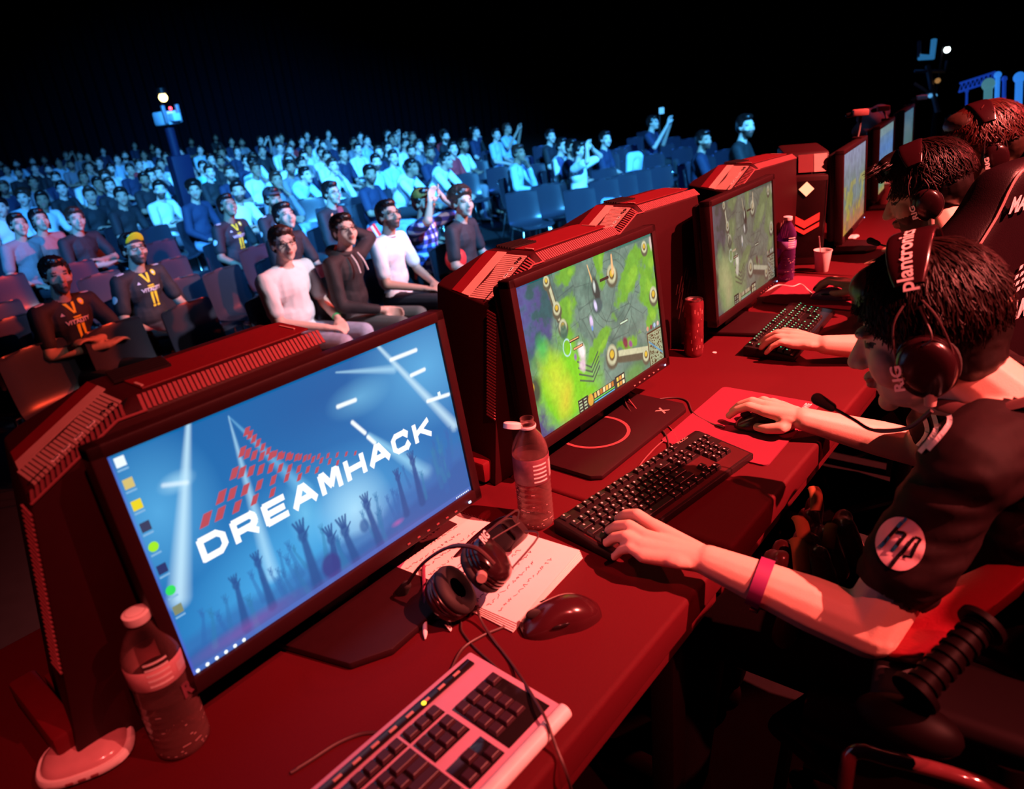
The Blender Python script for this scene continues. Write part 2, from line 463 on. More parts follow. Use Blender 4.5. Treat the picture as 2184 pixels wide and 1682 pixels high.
    # raised lid and top grille
    b = MB(); pts = [(.165, .036), (.40, .034), (.422, .04), (.422, .118), (.40, .125), (.20, .125), (.165, .095)]
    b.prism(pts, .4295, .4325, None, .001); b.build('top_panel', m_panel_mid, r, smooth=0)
    b = MB()
    for i in range(6):
        y = .088 + i * .0095
        b.box((.19 + i * .002, y, .4345), (.075, .004, .005), .001, rot=Euler((0, 0, -.12)))
    b.build('top_grille', m_gloss, r, smooth=0)
    b = MB(); b.box((.168, .052, .4335), (.004, .022, .002), .0005); b.box((.408, .075, .4335), (.003, .04, .002), .0005)
    b.build('power_button', m_silver, r, smooth=0)
    b = MB(); b.box((.2, .11, .010), (.46, .19, .02), .004); b.box((-.055, .10, .03), (.035, .17, .045), .006)
    b.build('foot_base', m_panel_mid, r)
    # thin slanted silver lines on the side panel
    b = MB()
    for i in range(12):
        u = .30 + (i % 4) * .018 + (i // 4) * .008; z = .17 - (i // 4) * .035 + (i % 4) * .01
        b.box((u, -.0006, z), (.0012, .0012, .03 + .02 * ((i * 7) % 3)), 0, rot=Euler((0, .35, 0)))
    b.build('side_lines', m_silver, r, smooth=0)
    return r
make_tower((.158, .882, DT), 0, 'dark red lit tower in the left corner behind the blue desktop monitor')
make_tower((.960, .878, DT), math.radians(-2), 'dark red lit tower behind the left edge of the green game monitor')
make_tower((1.495, .965, DT), math.radians(-5), 'dark red lit tower between the green game monitor and the energy drink can')
make_tower((2.285, .98, DT), math.radians(-6), 'dark red lit tower behind the grey green game monitor')

# the tower with diamond badge and chevrons
def make_badge_tower(loc, rz):
    r = empty('computer_tower', loc, rz, 'black tower with bright diamond badge and red chevron stripes on its front', 'computer tower')
    b = MB(); b.box((.19, 0, .17), (.38, .15, .34), .008)
    b.prism([(.01, .33), (.06, .42), (.38, .42), (.38, .33)], -.08, .08, MX(((1, 0, 0, 0), (0, 0, 1, 0), (0, 1, 0, 0), (0, 0, 0, 1))), .012)
    b.build('case', m_panel, r)
    def face(name, quads, mat, x=-.001):
        b = MB()
        for q in quads:
            lo_ = [b.v((x, y, z)) for y, z in q]; hi_ = [b.v((x + .008, y, z)) for y, z in q]; b.f(lo_)
            n = len(q)
            for i in range(n): b.f([lo_[i], lo_[(i + 1) % n], hi_[(i + 1) % n], hi_[i]])
        return b.build(name, mat, r, smooth=0)
    face('front_panel', [[(-.072, .03), (.072, .03), (.072, .32), (-.072, .32)]], m_gloss, .000)
    face('badge', [[(0, .318), (.027, .291), (0, .264), (-.027, .291)]], M('badge_glow', (.9, .75, .5), .4, emit=(1, .55, .3), estr=.9), -.004)  # badge brightness is put into its material as emission
    face('chevron', [[(0, .172), (.052, .202), (.052, .175), (0, .145)], [(0, .172), (-.052, .202), (-.052, .175), (0, .145)],
                     [(0, .135), (.052, .165), (.052, .151), (0, .121)], [(0, .135), (-.052, .165), (-.052, .151), (0, .121)]], M('red_glow_bar', (.6, .03, .03), .4, emit=(1, .03, .02), estr=.75), -.004)  # chevrons get an even red emission
    # chamfer facets
    b = MB()
    b.poly([(.014, -.070, .350), (.014, -.025, .350), (.048, -.025, .411), (.048, -.070, .411)][::-1]); b.build('lid_strip', m_silver, r, smooth=0)
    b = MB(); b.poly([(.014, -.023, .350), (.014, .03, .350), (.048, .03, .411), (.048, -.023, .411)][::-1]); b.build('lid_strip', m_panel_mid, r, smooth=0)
    return r
make_badge_tower((2.812, .932, DT), math.radians(25))

# ------------------------------------------------------------------ screen pictures painted per vertex
def lin(c): return np.array(s2l(c))
class Pic:
    def __init__(s, W, H, bg): 
        s.W, s.H = W, H; y, x = np.mgrid[0:H, 0:W]; s.x = x / (W - 1); s.y = y / (H - 1); s.a = np.zeros((H, W, 3)); s.a[:] = lin(bg); s.asp = W / H
    def mix(s, col, k): k = np.clip(k, 0, 1)[..., None]; s.a = s.a * (1 - k) + lin(col) * k
    def blob(s, cx, cy, rx, ry, col, k=1., soft=.5, rot=0., n=0., seed=0):
        dx, dy = (s.x - cx) * s.asp, s.y - cy; c, t = math.cos(rot), math.sin(rot)
        u = (dx * c + dy * t) / (rx * s.asp); v = (-dx * t + dy * c) / ry
        d = np.sqrt(u * u + v * v)
        if n: d = d + n * (s.fbm(9, seed) - .5)
        s.mix(col, k * np.clip((1 - d) / soft + .0, 0, 1))
    def line(s, p0, p1, w0, w1, col, k=1., soft=.6):
        ax, ay, bx, by = p0[0] * s.asp, p0[1], p1[0] * s.asp, p1[1]; X = s.x * s.asp; dx, dy = bx - ax, by - ay; L2 = dx * dx + dy * dy
        t = ((X - ax) * dx + (s.y - ay) * dy) / L2; tc = np.clip(t, 0, 1)
        d = np.sqrt((X - ax - tc * dx) ** 2 + (s.y - ay - tc * dy) ** 2); w = w0 + (w1 - w0) * tc
        s.mix(col, k * np.clip((1 - d / w) / soft, 0, 1))
    def rect(s, x0, y0, x1, y1, col, k=1.): s.mix(col, k * ((s.x >= x0) & (s.x <= x1) & (s.y >= y0) & (s.y <= y1)))
    def fbm(s, f, seed=0):
        rs = np.random.RandomState(seed); o = np.zeros_like(s.x); amp = 1; tot = 0
        for _ in range(4):
            g = rs.rand(int(f) + 3, int(f * s.asp) + 3); X = s.x * f * s.asp; Y = s.y * f
            xi = X.astype(int); yi = Y.astype(int); fx = X - xi; fy = Y - yi; fx = fx * fx * (3 - 2 * fx); fy = fy * fy * (3 - 2 * fy)
            xi = np.minimum(xi, g.shape[1] - 2); yi = np.minimum(yi, g.shape[0] - 2)
            o += amp * ((g[yi, xi] * (1 - fx) + g[yi, xi + 1] * fx) * (1 - fy) + (g[yi + 1, xi] * (1 - fx) + g[yi + 1, xi + 1] * fx) * fy); tot += amp; amp *= .5; f *= 2
        return o / tot
def screen_mesh(pic, w, h, overlay=None, gain=1.):
    H, W = pic.H, pic.W; xs = np.linspace(-w / 2, w / 2, W); zs = np.linspace(0, h, H)
    co = np.zeros((H, W, 3)); co[..., 0] = xs[None]; co[..., 2] = zs[:, None]
    vs = [tuple(c) for c in co.reshape(-1, 3)]
    idx = np.arange(H * W).reshape(H, W); f = np.stack([idx[:-1, :-1], idx[:-1, 1:], idx[1:, 1:], idx[1:, :-1]], -1).reshape(-1, 4).tolist()
    cols = [tuple(c) + (1.,) for c in (pic.a * gain).reshape(-1, 3)]
    for (ov, of, col) in (overlay or []):     # ov: (u, v) points, laid 0.3 mm in front of the panel
        n0 = len(vs); vs += [(-w / 2 + u * w, -.0003 - .00002 * len(cols) % .0001, v * h) for u, v in ov]
        f += [[n0 + i for i in q] for q in of]; c = lin(col) * gain; cols += [tuple(c) + (1.,)] * len(ov)
    me = bpy.data.meshes.new('screen'); me.from_pydata(vs, [], f)
    at = me.color_attributes.new('Col', 'FLOAT_COLOR', 'POINT'); at.data.foreach_set('color', np.array(cols, dtype=np.float32).ravel())
    me.materials.append(screen_mat()); return me
def ov_text(body, x0, y0, x1, y1, col, bold=.02, shear=0., space=1.):
    vs, fs = text_geo(body, 1., bold, 1., shear, space); return ([(x0 + v.x * (x1 - x0), y0 + v.y * (y1 - y0)) for v in vs], fs, col)
BL = {'D': [[(0, 0), (0, 1), (.75, 1), (1, .75), (1, .25), (.75, 0), (0, 0)]], 'R': [[(0, 0), (0, 1), (.85, 1), (1, .82), (1, .60), (.85, .42), (0, .42)], [(.55, .42), (1, 0)]], 'E': [[(1, 1), (0, 1), (0, 0), (1, 0)], [(0, .5), (.9, .5)]],
      'A': [[(-.08, 0), (.42, 1), (.58, 1), (1.08, 0)], [(.16, .30), (.84, .30)]], 'M': [[(0, 0), (0, 1), (.16, 1), (.5, .25), (.84, 1), (1, 1), (1, 0)]], 'H': [[(0, 0), (0, 1)], [(1, 0), (1, 1)], [(0, .5), (1, .5)]], 'C': [[(1, .78), (.80, 1), (.2, 1), (0, .8), (0, .2), (.2, 0), (.8, 0), (1, .22)]], 'K': [[(0, 0), (0, 1)], [(1.02, 1), (.12, .46)], [(.36, .60), (1.06, 0)]]}
def block_word(word, x0, y0, x1, y1, gap=.30, th=.135):
    """heavy extended capitals drawn with square strokes; returns polygons in the given box"""
    n = len(word); u = (x1 - x0) / (n + (n - 1) * gap); out = []; h = y1 - y0; cw = 1.6
    for i, ch in enumerate(word):
        X = x0 + i * u * (1 + gap)
        for st in BL[ch]:
            P_ = [(cw * (a * .84 + .08), c * .76 + .12) for a, c in st]
            for j, (p, q) in enumerate(zip(P_[:-1], P_[1:])):
                d = (V(q) - V(p)).normalized(); e = .10 if True else 0; w_ = th if abs(d.y) < .5 else th * 1.35
                nx = V((-d.y, d.x)) * w_; a_ = V(p) - d * (e if j == 0 and abs(d.x * d.y) < .01 else .06); b_ = V(q) + d * (e if j == len(P_) - 2 and abs(d.x * d.y) < .01 else .06)
                out.append([(X + v.x / cw * u, y0 + v.y * h) for v in (a_ - nx, b_ - nx, b_ + nx, a_ + nx)])
    return out
def ov_poly(pts, col): return (pts, [list(range(len(pts)))], col)
def ov_disc(cx, cy, r, asp, col, n=14): return ov_poly([(cx + r / asp * math.cos(2 * PI * k / n), cy + r * math.sin(2 * PI * k / n)) for k in range(n)], col)

def pic_wall():
    p = Pic(420, 240, (10, 108, 172))
    p.mix((6, 78, 142), (p.y - .55) * .8 + (.5 - abs(p.x - .45)) * .35)
    p.blob(.55, .88, .3, .2, (6, 88, 152), .8, 1)
    p.blob(.06, .72, .16, .35, (96, 186, 236), .55, 1); p.blob(.12, .80, .05, .05, (160, 215, 240), .7, 1)
    p.blob(.92, .80, .3, .35, (92, 180, 228), .7, 1); p.blob(.66, .80, .12, .1, (120, 200, 236), .45, 1)
    p.blob(.47, .30, .42, .35, (70, 170, 225), .75, 1); p.blob(.55, .28, .14, .25, (170, 222, 245), .8, 1)
    p.blob(.40, .40, .06, .2, (120, 205, 240), .5, 1); p.blob(.25, .18, .3, .25, (60, 165, 225), .7, 1)
    p.line((.188, 1.0), (.035, .35), .016, .06, (190, 228, 245), .75, .9)
    p.line((.284, .965), (.262, .22), .004, .05, (170, 222, 246), .6, .9)
    p.line((.284, .965), (.42, .50), .003, .05, (120, 196, 236), .5, .9)
    p.line((.762, 1.01), (.985, .42), .014, .045, (190, 225, 240), .75, .9)
    p.line((.608, .96), (.80, .86), .006, .03, (170, 220, 242), .6, .9); p.line((.66, .60), (.83, .25), .02, .06, (150, 215, 242), .6, .9)
    for a, c in (((.585, .803), (.645, .797)), ((.86, .79), (.915, .79)), ((.617, .70), (.648, .622)), ((.655, .595), (.672, .55)), ((.80, .91), (.90, .905)), ((.90, .62), (.99, .60))):
        p.line(a, c, .014, .014, (235, 246, 250), .95, .6)
    p.line((.09, .81), (.14, .78), .014, .014, (225, 240, 248), .6, .8)
    # crowd of raised hands
    p.blob(.8, .05, .45, .3, (88, 92, 170), .55, 1); p.blob(.1, .0, .35, .16, (70, 84, 160), .6, 1)
    rs = random.Random(4); dk = (18, 78, 140)
    base = .16 + .07 * p.fbm(5, 3) + .14 * np.clip((p.x - .6) * 2.4, 0, 1)
    p.mix((34, 104, 170), np.clip((base - p.y) / .05, 0, 1) * .75); p.mix((26, 84, 152), np.clip((base - .08 - p.y) / .04, 0, 1) * .6)
    def hand(x, y, s_, lean=0., col=dk, k=.9):
        p.line((x - lean, y - .32 * s_), (x, y - .05 * s_), .040 * s_, .020 * s_, col, k, .5)
        p.blob(x, y - .02 * s_, .017 * s_, .036 * s_, col, k, .4)
        for q in (-.5, -.2, .1, .4): p.line((x + q * .012 * s_, y), (x + q * .034 * s_, y + .05 * s_), .009 * s_, .006 * s_, col, k, .5)
        p.line((x, y - .03 * s_), (x + .022 * s_, y + .005 * s_), .006 * s_, .004 * s_, col, k, .4)
    for _ in range(46):
        x = rs.uniform(.05, 1); hand(x, .16 + rs.uniform(0, .14) + max(0, x - .6) * .35, rs.uniform(.35, .6), rs.uniform(-.02, .02), (30, 96 + rs.randint(0, 25), 165), .55)
    hand(.375, .33, 1.1, .0); hand(.452, .235, 1., .02); hand(.50, .235, 1.1, -.02); hand(.592, .29, .9, -.01); hand(.237, .32, .75, 0); hand(.167, .28, .7, .01); hand(.788, .37, .8); hand(.72, .33, .7)
    p.blob(.43, .09, .035, .075, (40, 60, 130), .9, .3); p.blob(.565, .18, .02, .045, (26, 88, 150), .8, .4)
    p.blob(.53, .01, .5, .05, (120, 80, 170), .35, 1); p.blob(.16, .06, .2, .05, (150, 70, 160), .4, 1); p.blob(.68, .09, .03, .02, (210, 90, 170), .5, 1)
    p.rect(0, 0, 1, .032, (70, 110, 190), .55)
    p.mix((90, 60, 210), np.clip((.012 - p.x) / .012, 0, 1) * .6)
    ov = [ov_poly(q, (252, 254, 255)) for q in block_word('DREAMHACK', .115, .432, .885, .54)]
    red = (176, 72, 84)
    rows = [[(.315, .874), (.356, .748), (.435, .659), (.599, .551)], [(.288, .80), (.327, .749), (.393, .697), (.536, .55)], [(.252, .729), (.301, .701), (.358, .667), (.469, .566)], [(.203, .66), (.276, .637), (.358, .615), (.414, .575)], [(.151, .60), (.207, .592), (.254, .583), (.33, .57)]]
    for ri, rw in enumerate(rows):
        pts = smooth_path([(a, c, 0) for a, c in rw], 12); n = (16, 13, 10, 7, 5)[ri]
        # resample evenly
        L = [0]
        for a, c in zip(pts[:-1], pts[1:]): L.append(L[-1] + (c - a).length)
        for k in range(n):
            t = L[-1] * (k / (n - 1)) ** 1.15; i = max(j for j in range(len(L)) if L[j] <= t + 1e-9); i = min(i, len(pts) - 2)
            q = pts[i].lerp(pts[i + 1], (t - L[i]) / max(1e-9, L[i + 1] - L[i])); s_ = (1 - .45 * k / n) * (.7 + .12 * ri)
            wq, hq = .022 * s_, .022 * s_
            ov.append(ov_poly([(q.x - wq * .8, q.y - hq), (q.x + wq * .1, q.y - hq), (q.x + wq * .9, q.y + hq), (q.x - wq * .0, q.y + hq)], red))
    ics = [(.965, (225, 238, 245)), (.875, (200, 180, 110)), (.784, (220, 200, 40)), (.69, (50, 60, 90)), (.60, (150, 220, 40)), (.50, (30, 50, 100)), (.40, (40, 210, 90)), (.31, (120, 130, 100))]
    for y, c in ics:
        x = .024; ov.append(ov_poly([(x - .011, y - .02), (x + .011, y - .02), (x + .011, y + .02), (x - .011, y + .02)], c) if c[1] not in (210, 220) else ov_disc(x, y, .021, 1.77, c))
        ov.append(ov_poly([(x - .012, y - .036), (x + .012, y - .036), (x + .012, y - .028), (x - .012, y - .028)], (120, 170, 210)))
    for k in range(6): ov.append(ov_disc(.015 + k * .025, .016, .009, 1.77, (240, 248, 250)))
    for k in range(8): ov.append(ov_poly([(.925 + k * .008, .012), (.930 + k * .008, .012), (.930 + k * .008, .02), (.925 + k * .008, .02)], (230, 235, 245)))
    ov.append(ov_poly([(.945, .612), (.957, .612), (.957, .64), (.945, .64)], (220, 235, 245)))
    return p, ov
def pic_game(W=420, H=240, dull=0., seed=1):
    """top view of a stony path through meadows with an abyss on the left"""
    p = Pic(W, H, (104, 138, 124))
    n1 = p.fbm(6, seed); n2 = p.fbm(14, seed + 5); n3 = p.fbm(40, seed + 9)
    p.mix((70, 112, 100), (n1 - .45) * 2.5); p.mix((120, 160, 140), (n2 - .55) * 2)
    # paving cells
    rs = np.random.RandomState(seed); cx = rs.rand(70, 2); X = p.x * p.asp; d1 = np.full(p.x.shape, 9.); d2 = d1.copy()
    for q in cx:
        d = np.sqrt((X - q[0] * p.asp) ** 2 + (p.y - q[1]) ** 2); d2 = np.where(d < d1, d1, np.minimum(d2, d)); d1 = np.minimum(d1, d)
    p.mix((52, 88, 80), np.clip(1 - (d2 - d1) / .008, 0, 1) * .7)
    for r_ in (.24, .30): 
        d = np.abs(np.sqrt(((p.x - .62) * p.asp) ** 2 + ((p.y - .72) * 1.1) ** 2) - r_); p.mix((60, 96, 86), np.clip(1 - d / .006, 0, 1) * .8)
    gr = (104, 170, 52)
    for (x, y, rx, ry, a) in ((.30, .72, .045, .17, -.2), (.56, .95, .03, .12, 0), (.78, .74, .12, .09, .7), (.93, .62, .06, .2, .2), (.50, .40, .09, .05, .5), (.93, .40, .05, .09, .3), (.70, .30, .08, .05, 0), (.33, .97, .06, .05, 0), (.97, .8, .05, .1, 0)):
        p.blob(x, y, rx * 1.3, ry * 1.3, gr, .95, .35, a, 1.9, int(x * 100)); p.blob(x + .01, y - .01, rx * .6, ry * .6, (150, 205, 60), .5, .6, a, 1.8, int(y * 90))
    # abyss
    edge = .20 + .03 * np.sin(p.y * 9) + .04 * (n1 - .5)
    p.mix((28, 92, 96), np.clip((edge - p.x) / .03, 0, 1) * np.clip((p.y - .45) / .12, 0, 1)); p.mix((92, 98, 170), np.clip((.10 - p.x + (n2 - .5) * .3) / .12, 0, 1) * np.clip((p.y - .5) / .2, 0, 1) * .8)
    p.mix((70, 76, 130), np.clip((n2 - .5) * 4, 0, 1) * (p.x < .2) * (p.y > .5) * .8)
    # glowing meadow lower left
    p.blob(.22, .22, .28, .40, (120, 205, 30), .95, .5, -.3, .5, 4); p.blob(.16, .30, .10, .32, (205, 220, 60), .85, .8, .35, .4, 5); p.blob(.20, .16, .06, .22, (225, 190, 60), .6, .9, -.5, .5, 6); p.blob(.10, .56, .05, .12, (60, 190, 90), .8, .8)
    p.mix((70, 74, 120), np.clip((.10 + (n2 - .5) * .12 - p.x * .8 - (p.y - .0) * .30) / .06, 0, 1)); p.blob(.015, .33, .05, .13, (40, 60, 60), .9, .5, 0, .6, 3)
    p.blob(.0, .36, .02, .04, (230, 190, 40), .9, .5)
    p.blob(.85, .10, .25, .14, (70, 120, 90), .8, .7, 0, .6, 8); p.blob(.72, .03, .12, .1, (90, 150, 70), .8, .6)
    # wall with round turrets, left and bottom
    st = (196, 198, 160); sd = (86, 92, 72)
    p.line((.195, .95), (.232, .70), .035, .035, sd, 1, .3); p.line((.20, .95), (.232, .70), .016, .016, st, 1, .3)
    p.line((.62, .22), (.90, .10), .05, .05, sd, 1, .3); p.line((.62, .25), (.90, .14), .026, .026, st, 1, .3)
    for (x, y, r) in ((.19, .965, .04), (.228, .77, .05), (.25, .64, .055), (.563, .27, .085), (.84, .12, .06), (.965, .54, .07), (.64, .83, .075), (.93, .92, .05)):
        p.blob(x, y - .02, r / 1.5, r * 1.15, sd, 1, .2); p.blob(x, y, r / 1.9, r, st, 1, .25); p.blob(x, y, r / 3.2, r * .6, (96, 84, 50), 1, .3); p.blob(x, y + .005, r / 4.5, r * .4, (216, 180, 60), 1, .3)
    p.blob(.25, .60, .03, .07, (50, 110, 90), .9, .4)
    for i in range(4): p.line((.31, .36 - i * .045), (.40, .27 - i * .035), .008, .008, (58, 84, 78), .9, .4); p.line((.40, .27 - i * .035), (.46, .35 - i * .035), .008, .008, (58, 84, 78), .9, .4)
    # flames, standing stones, glowing figures as plain shapes
    p.line((.655, .96), (.65, .84), .012, .024, (255, 190, 130), .95, .6); p.line((.47, .96), (.49, .84), .006, .014, (255, 200, 130), .8, .7)
    p.blob(.51, .77, .03, .11, (40, 66, 62), 1, .35, .2, .5, 2); p.blob(.50, .80, .012, .05, (210, 225, 215), .9, .6)
    p.blob(.505, .66, .045, .06, (60, 96, 96), 1, .3); p.blob(.49, .67, .014, .05, (225, 215, 255), .95, .6, .2)
    p.blob(.445, .58, .016, .055, (225, 200, 240), .95, .5, .1, .5, 3); p.blob(.445, .53, .009, .025, (90, 150, 230), .9, .5)
    d = np.abs(np.sqrt(((p.x - .255) * p.asp / 1.0) ** 2 + ((p.y - .49) * .8) ** 2) - .045); p.mix((190, 230, 240), np.clip(1 - d / .007, 0, 1))
    p.blob(.35, .42, .03, .08, (250, 235, 235), .95, .5, .3, .9, 9); p.blob(.345, .32, .026, .07, (232, 200, 215), .9, .6, -.2, 1., 12); p.blob(.30, .40, .012, .03, (150, 110, 170), .9, .5)
    p.blob(.68, .30, .024, .055, (120, 40, 70), .95, .5, .3, .9, 6); p.blob(.72, .27, .018, .04, (150, 60, 140), .9, .5, .5, .8, 7)
    p.blob(.99, .93, .015, .07, (210, 190, 180), .9, .5)
    # interface bars
    for (x, y, c) in ((.31, .52, (230, 170, 110)), (.33, .455, (230, 160, 110)), (.69, .455, (190, 220, 190)), (.58, .82, (60, 40, 30))):
        p.rect(x - .035, y - .011, x + .035, y + .011, (40, 50, 40)); p.rect(x - .032, y - .004, x + .030, y + .007, c)
    p.rect(.70, .975, 1, 1, (50, 110, 100), .8)
    p.rect(.865, .0, 1, .275, (64, 54, 30)); p.rect(.872, .01, 1, .262, (150, 165, 130)); p.mix((70, 60, 30), ((np.abs(np.sin(p.x * 170 + n2 * 20)) * np.abs(np.sin(p.y * 90 + n1 * 18))) > .55) * (p.x > .876) * (p.x < .995) * (p.y > .015) * (p.y < .255))
    p.line((.88, .2), (.99, .06), .008, .008, (70, 150, 190), 1, .5)
    for k in range(4): p.blob(.88 + k * .032, .305, .012, .022, ((210, 150, 120), (120, 60, 60), (160, 190, 220), (220, 180, 170))[k], 1, .3)
    p.rect(.27, 0, .345, .10, (16, 50, 46)); p.rect(.345, 0, .56, .085, (20, 60, 52)); p.rect(.56, 0, .64, .10, (20, 56, 50)); p.blob(.362, .05, .022, .048, (214, 160, 60), 1, .2)
    for k in range(7): p.rect(.39 + k * .023, .045, .408 + k * .023, .08, ((226, 180, 80), (236, 200, 140), (190, 120, 50), (240, 220, 170))[k % 4])
    p.rect(.385, .026, .55, .036, (90, 220, 90)); p.rect(.385, .010, .55, .020, (80, 180, 220))
    for k in range(6): p.rect(.572 + (k % 3) * .022, .015 + (k // 3) * .04, .589 + (k % 3) * .022, .045 + (k // 3) * .04, ((230, 200, 90), (220, 150, 70), (240, 230, 180))[k % 3])
    for k in range(8): p.rect(.277 + (k % 2) * .034, .01 + (k // 2) * .022, .30 + (k % 2) * .034, .02 + (k // 2) * .022, (170, 190, 150))
    p.a *= (1 + .35 * (n3 - .5))[..., None]
    if dull:
        g = p.a.mean(-1, keepdims=True); p.a = p.a * (1 - dull) + (g * np.array([1.0, .98, .72])) * dull
    return p, None
def pic_soft(kind):
    p = Pic(96, 60, (120, 150, 150)); n1 = p.fbm(5, kind); n2 = p.fbm(16, kind + 3)
    if kind == 1: p.mix((150, 160, 190), p.y * 1.1); p.mix((90, 130, 60), (1 - p.y) * n1 * 1.6); p.mix((230, 120, 60), np.clip((.35 - p.y) * 2.4, 0, 1) * (.5 + n2 * .6)); p.mix((200, 190, 70), (n1 > .55) * (p.y < .6) * .5)
    if kind == 2: p.mix((90, 140, 220), np.clip((.8 - abs(p.y - .65) * 2), 0, 1)); p.mix((90, 170, 80), np.clip((.45 - p.y) * 2.2, 0, 1) * n1 * 1.5); p.mix((210, 170, 100), np.clip((.12 - p.y) * 8, 0, 1)); p.mix((140, 170, 170), (p.y > .88) * .7)
    if kind == 3: p.mix((90, 140, 170), p.y); p.mix((110, 160, 110), (1 - p.y) * n1)
    p.a *= (.75 + .6 * (n2 - .3))[..., None]
    return p, None

def make_monitor(loc, rz, w, tilt, pic, label, gain=1., base='wide', h=.345, style=0):
    """loc: middle of the foot on the desk"""
    r = empty('monitor', loc, rz, label, 'monitor', 'monitors standing along the desks')
    T = MX.Translation((0, 0, .075)) @ MX.Rotation(-tilt, 4, 'X')
    bz = .018; D = .03
    b = MB(); b.X = T
    # frame: four bars round the panel, in front of a shallow back shell
    b.box((0, 0, bz / 2 + .001), (w, D, bz + .006), .003); b.box((0, 0, h - bz / 2), (w, D, bz), .003)
    for s_ in (-1, 1): b.box((s_ * (w / 2 - bz / 2), 0, h / 2), (bz, D, h), .003)
    b.build('bezel', m_dark, r)
    b = MB(); b.X = T; b.box((0, .028, h / 2), (w - .02, .034, h - .02), .012); b.box((0, .055, h / 2 - .02), (w * .55, .04, h * .55), .015); b.build('back_shell', m_black, r)
    me = screen_mesh(pic[0], w - 2 * bz + .002, h - 2 * bz - .002, pic[1], gain)
    o = link('screen', me, None, r); o.matrix_local = T @ MX.Translation((0, -.0095, bz + .002))
    b = MB(); b.X = T
    for k in range(6): b.box((w * .18 + k * .022, -D / 2 - .0006, bz * .35), (.006, .002, .0025), .0005)
    b.build('buttons', m_silver if style == 1 else m_fin, r)
    b = MB(); b.X = T; b.box((w * .18 + 6.6 * .022, -D / 2 - .0006, bz * .35), (.006, .002, .004), .001)
    b.build('power_light', M('blue_led', (.2, .4, 1), .4, emit=(.3, .55, 1), estr=3), r)
    b = MB()
    b.box((0, .055, .12), (.10, .028, .22), .006); b.build('stand_neck', m_black, r)
    b = MB()
    if style == 0: b.prism([(-.125, .07), (-.085, -.075), (-.03, -.105), (.06, -.10), (.115, -.06), (.105, .075)], 0.001, .014, None, .004)
    else: b.prism([(-.20, .07), (-.20, -.085), (-.185, -.105), (.175, -.105), (.20, -.085), (.20, .07)], 0.001, .012, None, .003)
    b.build('stand_foot', m_dark, r)
    return r
w1 = pic_wall(); g1 = pic_game()
mon1 = make_monitor((.49, .80, DT), 0, .555, .10, w1, 'monitor showing the blue festival desktop picture', 1.2)
mon2 = make_monitor((1.215, .81, DT), 0, .535, .10, g1, 'monitor showing a bright green top-down game scene', 1.15, style=1)
mon3 = make_monitor((2.035, .835, DT), math.radians(2), .50, .08, pic_game(200, 115, .72, 1), 'monitor showing a dull grey green game scene', .75)
mon4 = make_monitor((3.135, .85, DT), math.radians(7), .56, .06, pic_soft(1), 'monitor with a grey and orange picture beside the chevron tower', .85)
mon5 = make_monitor((4.10, .975, DT), math.radians(7), .56, .06, pic_soft(2), 'monitor with a mostly blue picture, behind the orange one', .8)
mon6 = make_monitor((5.10, 1.10, DT), math.radians(7), .56, .06, pic_soft(3), 'farthest visible monitor of the row with a grey green picture', .5)
# printed X on the wide foot of the green game monitor
b = MB(); b.text('X', MX.Translation((.125, -.075, .0125)), .026, .026, .03); o = b.build('foot_letter', m_silver, mon2, smooth=0)
b = MB(); b.lathe([(.075, .0126), (.083, .0126)], 40, MX.Translation((-.03, .02, 0))); b.build('foot_ring', m_fin, mon2, smooth=0)
# ------------------------------------------------------------------ keyboards
def key_layout(full=True):
    """rows of (x centre, width) in key units from the left; numeric pad at the right"""
    K = []
    K.append((5.4, [(0.5, 1)] + [(2.5 + i, 1) for i in range(4)] + [(7 + i, 1) for i in range(4)] + [(11.5 + i, 1) for i in range(4)] + [(15.75 + i, 1) for i in range(3)]))
    K.append((4.1, [(.5 + i, 1) for i in range(13)] + [(14, 2)] + [(15.75 + i, 1) for i in range(3)] + [(19.25 + i, 1) for i in range(4)]))
    K.append((3.1, [(.75, 1.5)] + [(2 + i, 1) for i in range(12)] + [(14.25, 1.5)] + [(15.75 + i, 1) for i in range(3)] + [(19.25 + i, 1) for i in range(3)]))
    K.append((2.1, [(.875, 1.75)] + [(2.25 + i, 1) for i in range(11)] + [(13.9, 2.25)] + [(19.25 + i, 1) for i in range(3)]))
    K.append((1.1, [(1.125, 2.25)] + [(2.75 + i, 1) for i in range(10)] + [(13.6, 2.75), (16.75, 1)] + [(19.25 + i, 1) for i in range(3)]))
    K.append((.1, [(.625, 1.25), (1.875, 1.25), (3.125, 1.25), (6.9, 6.25), (10.6, 1.25), (11.9, 1.25), (13.1, 1.25), (14.4, 1.25), (15.75, 1), (16.75, 1), (17.75, 1), (19.75, 2), (21.25, 1)]))
    ex = [(22.25, 2.6, 1, 1.9), (22.25, .6, 1, 1.9)]
    return K, ex
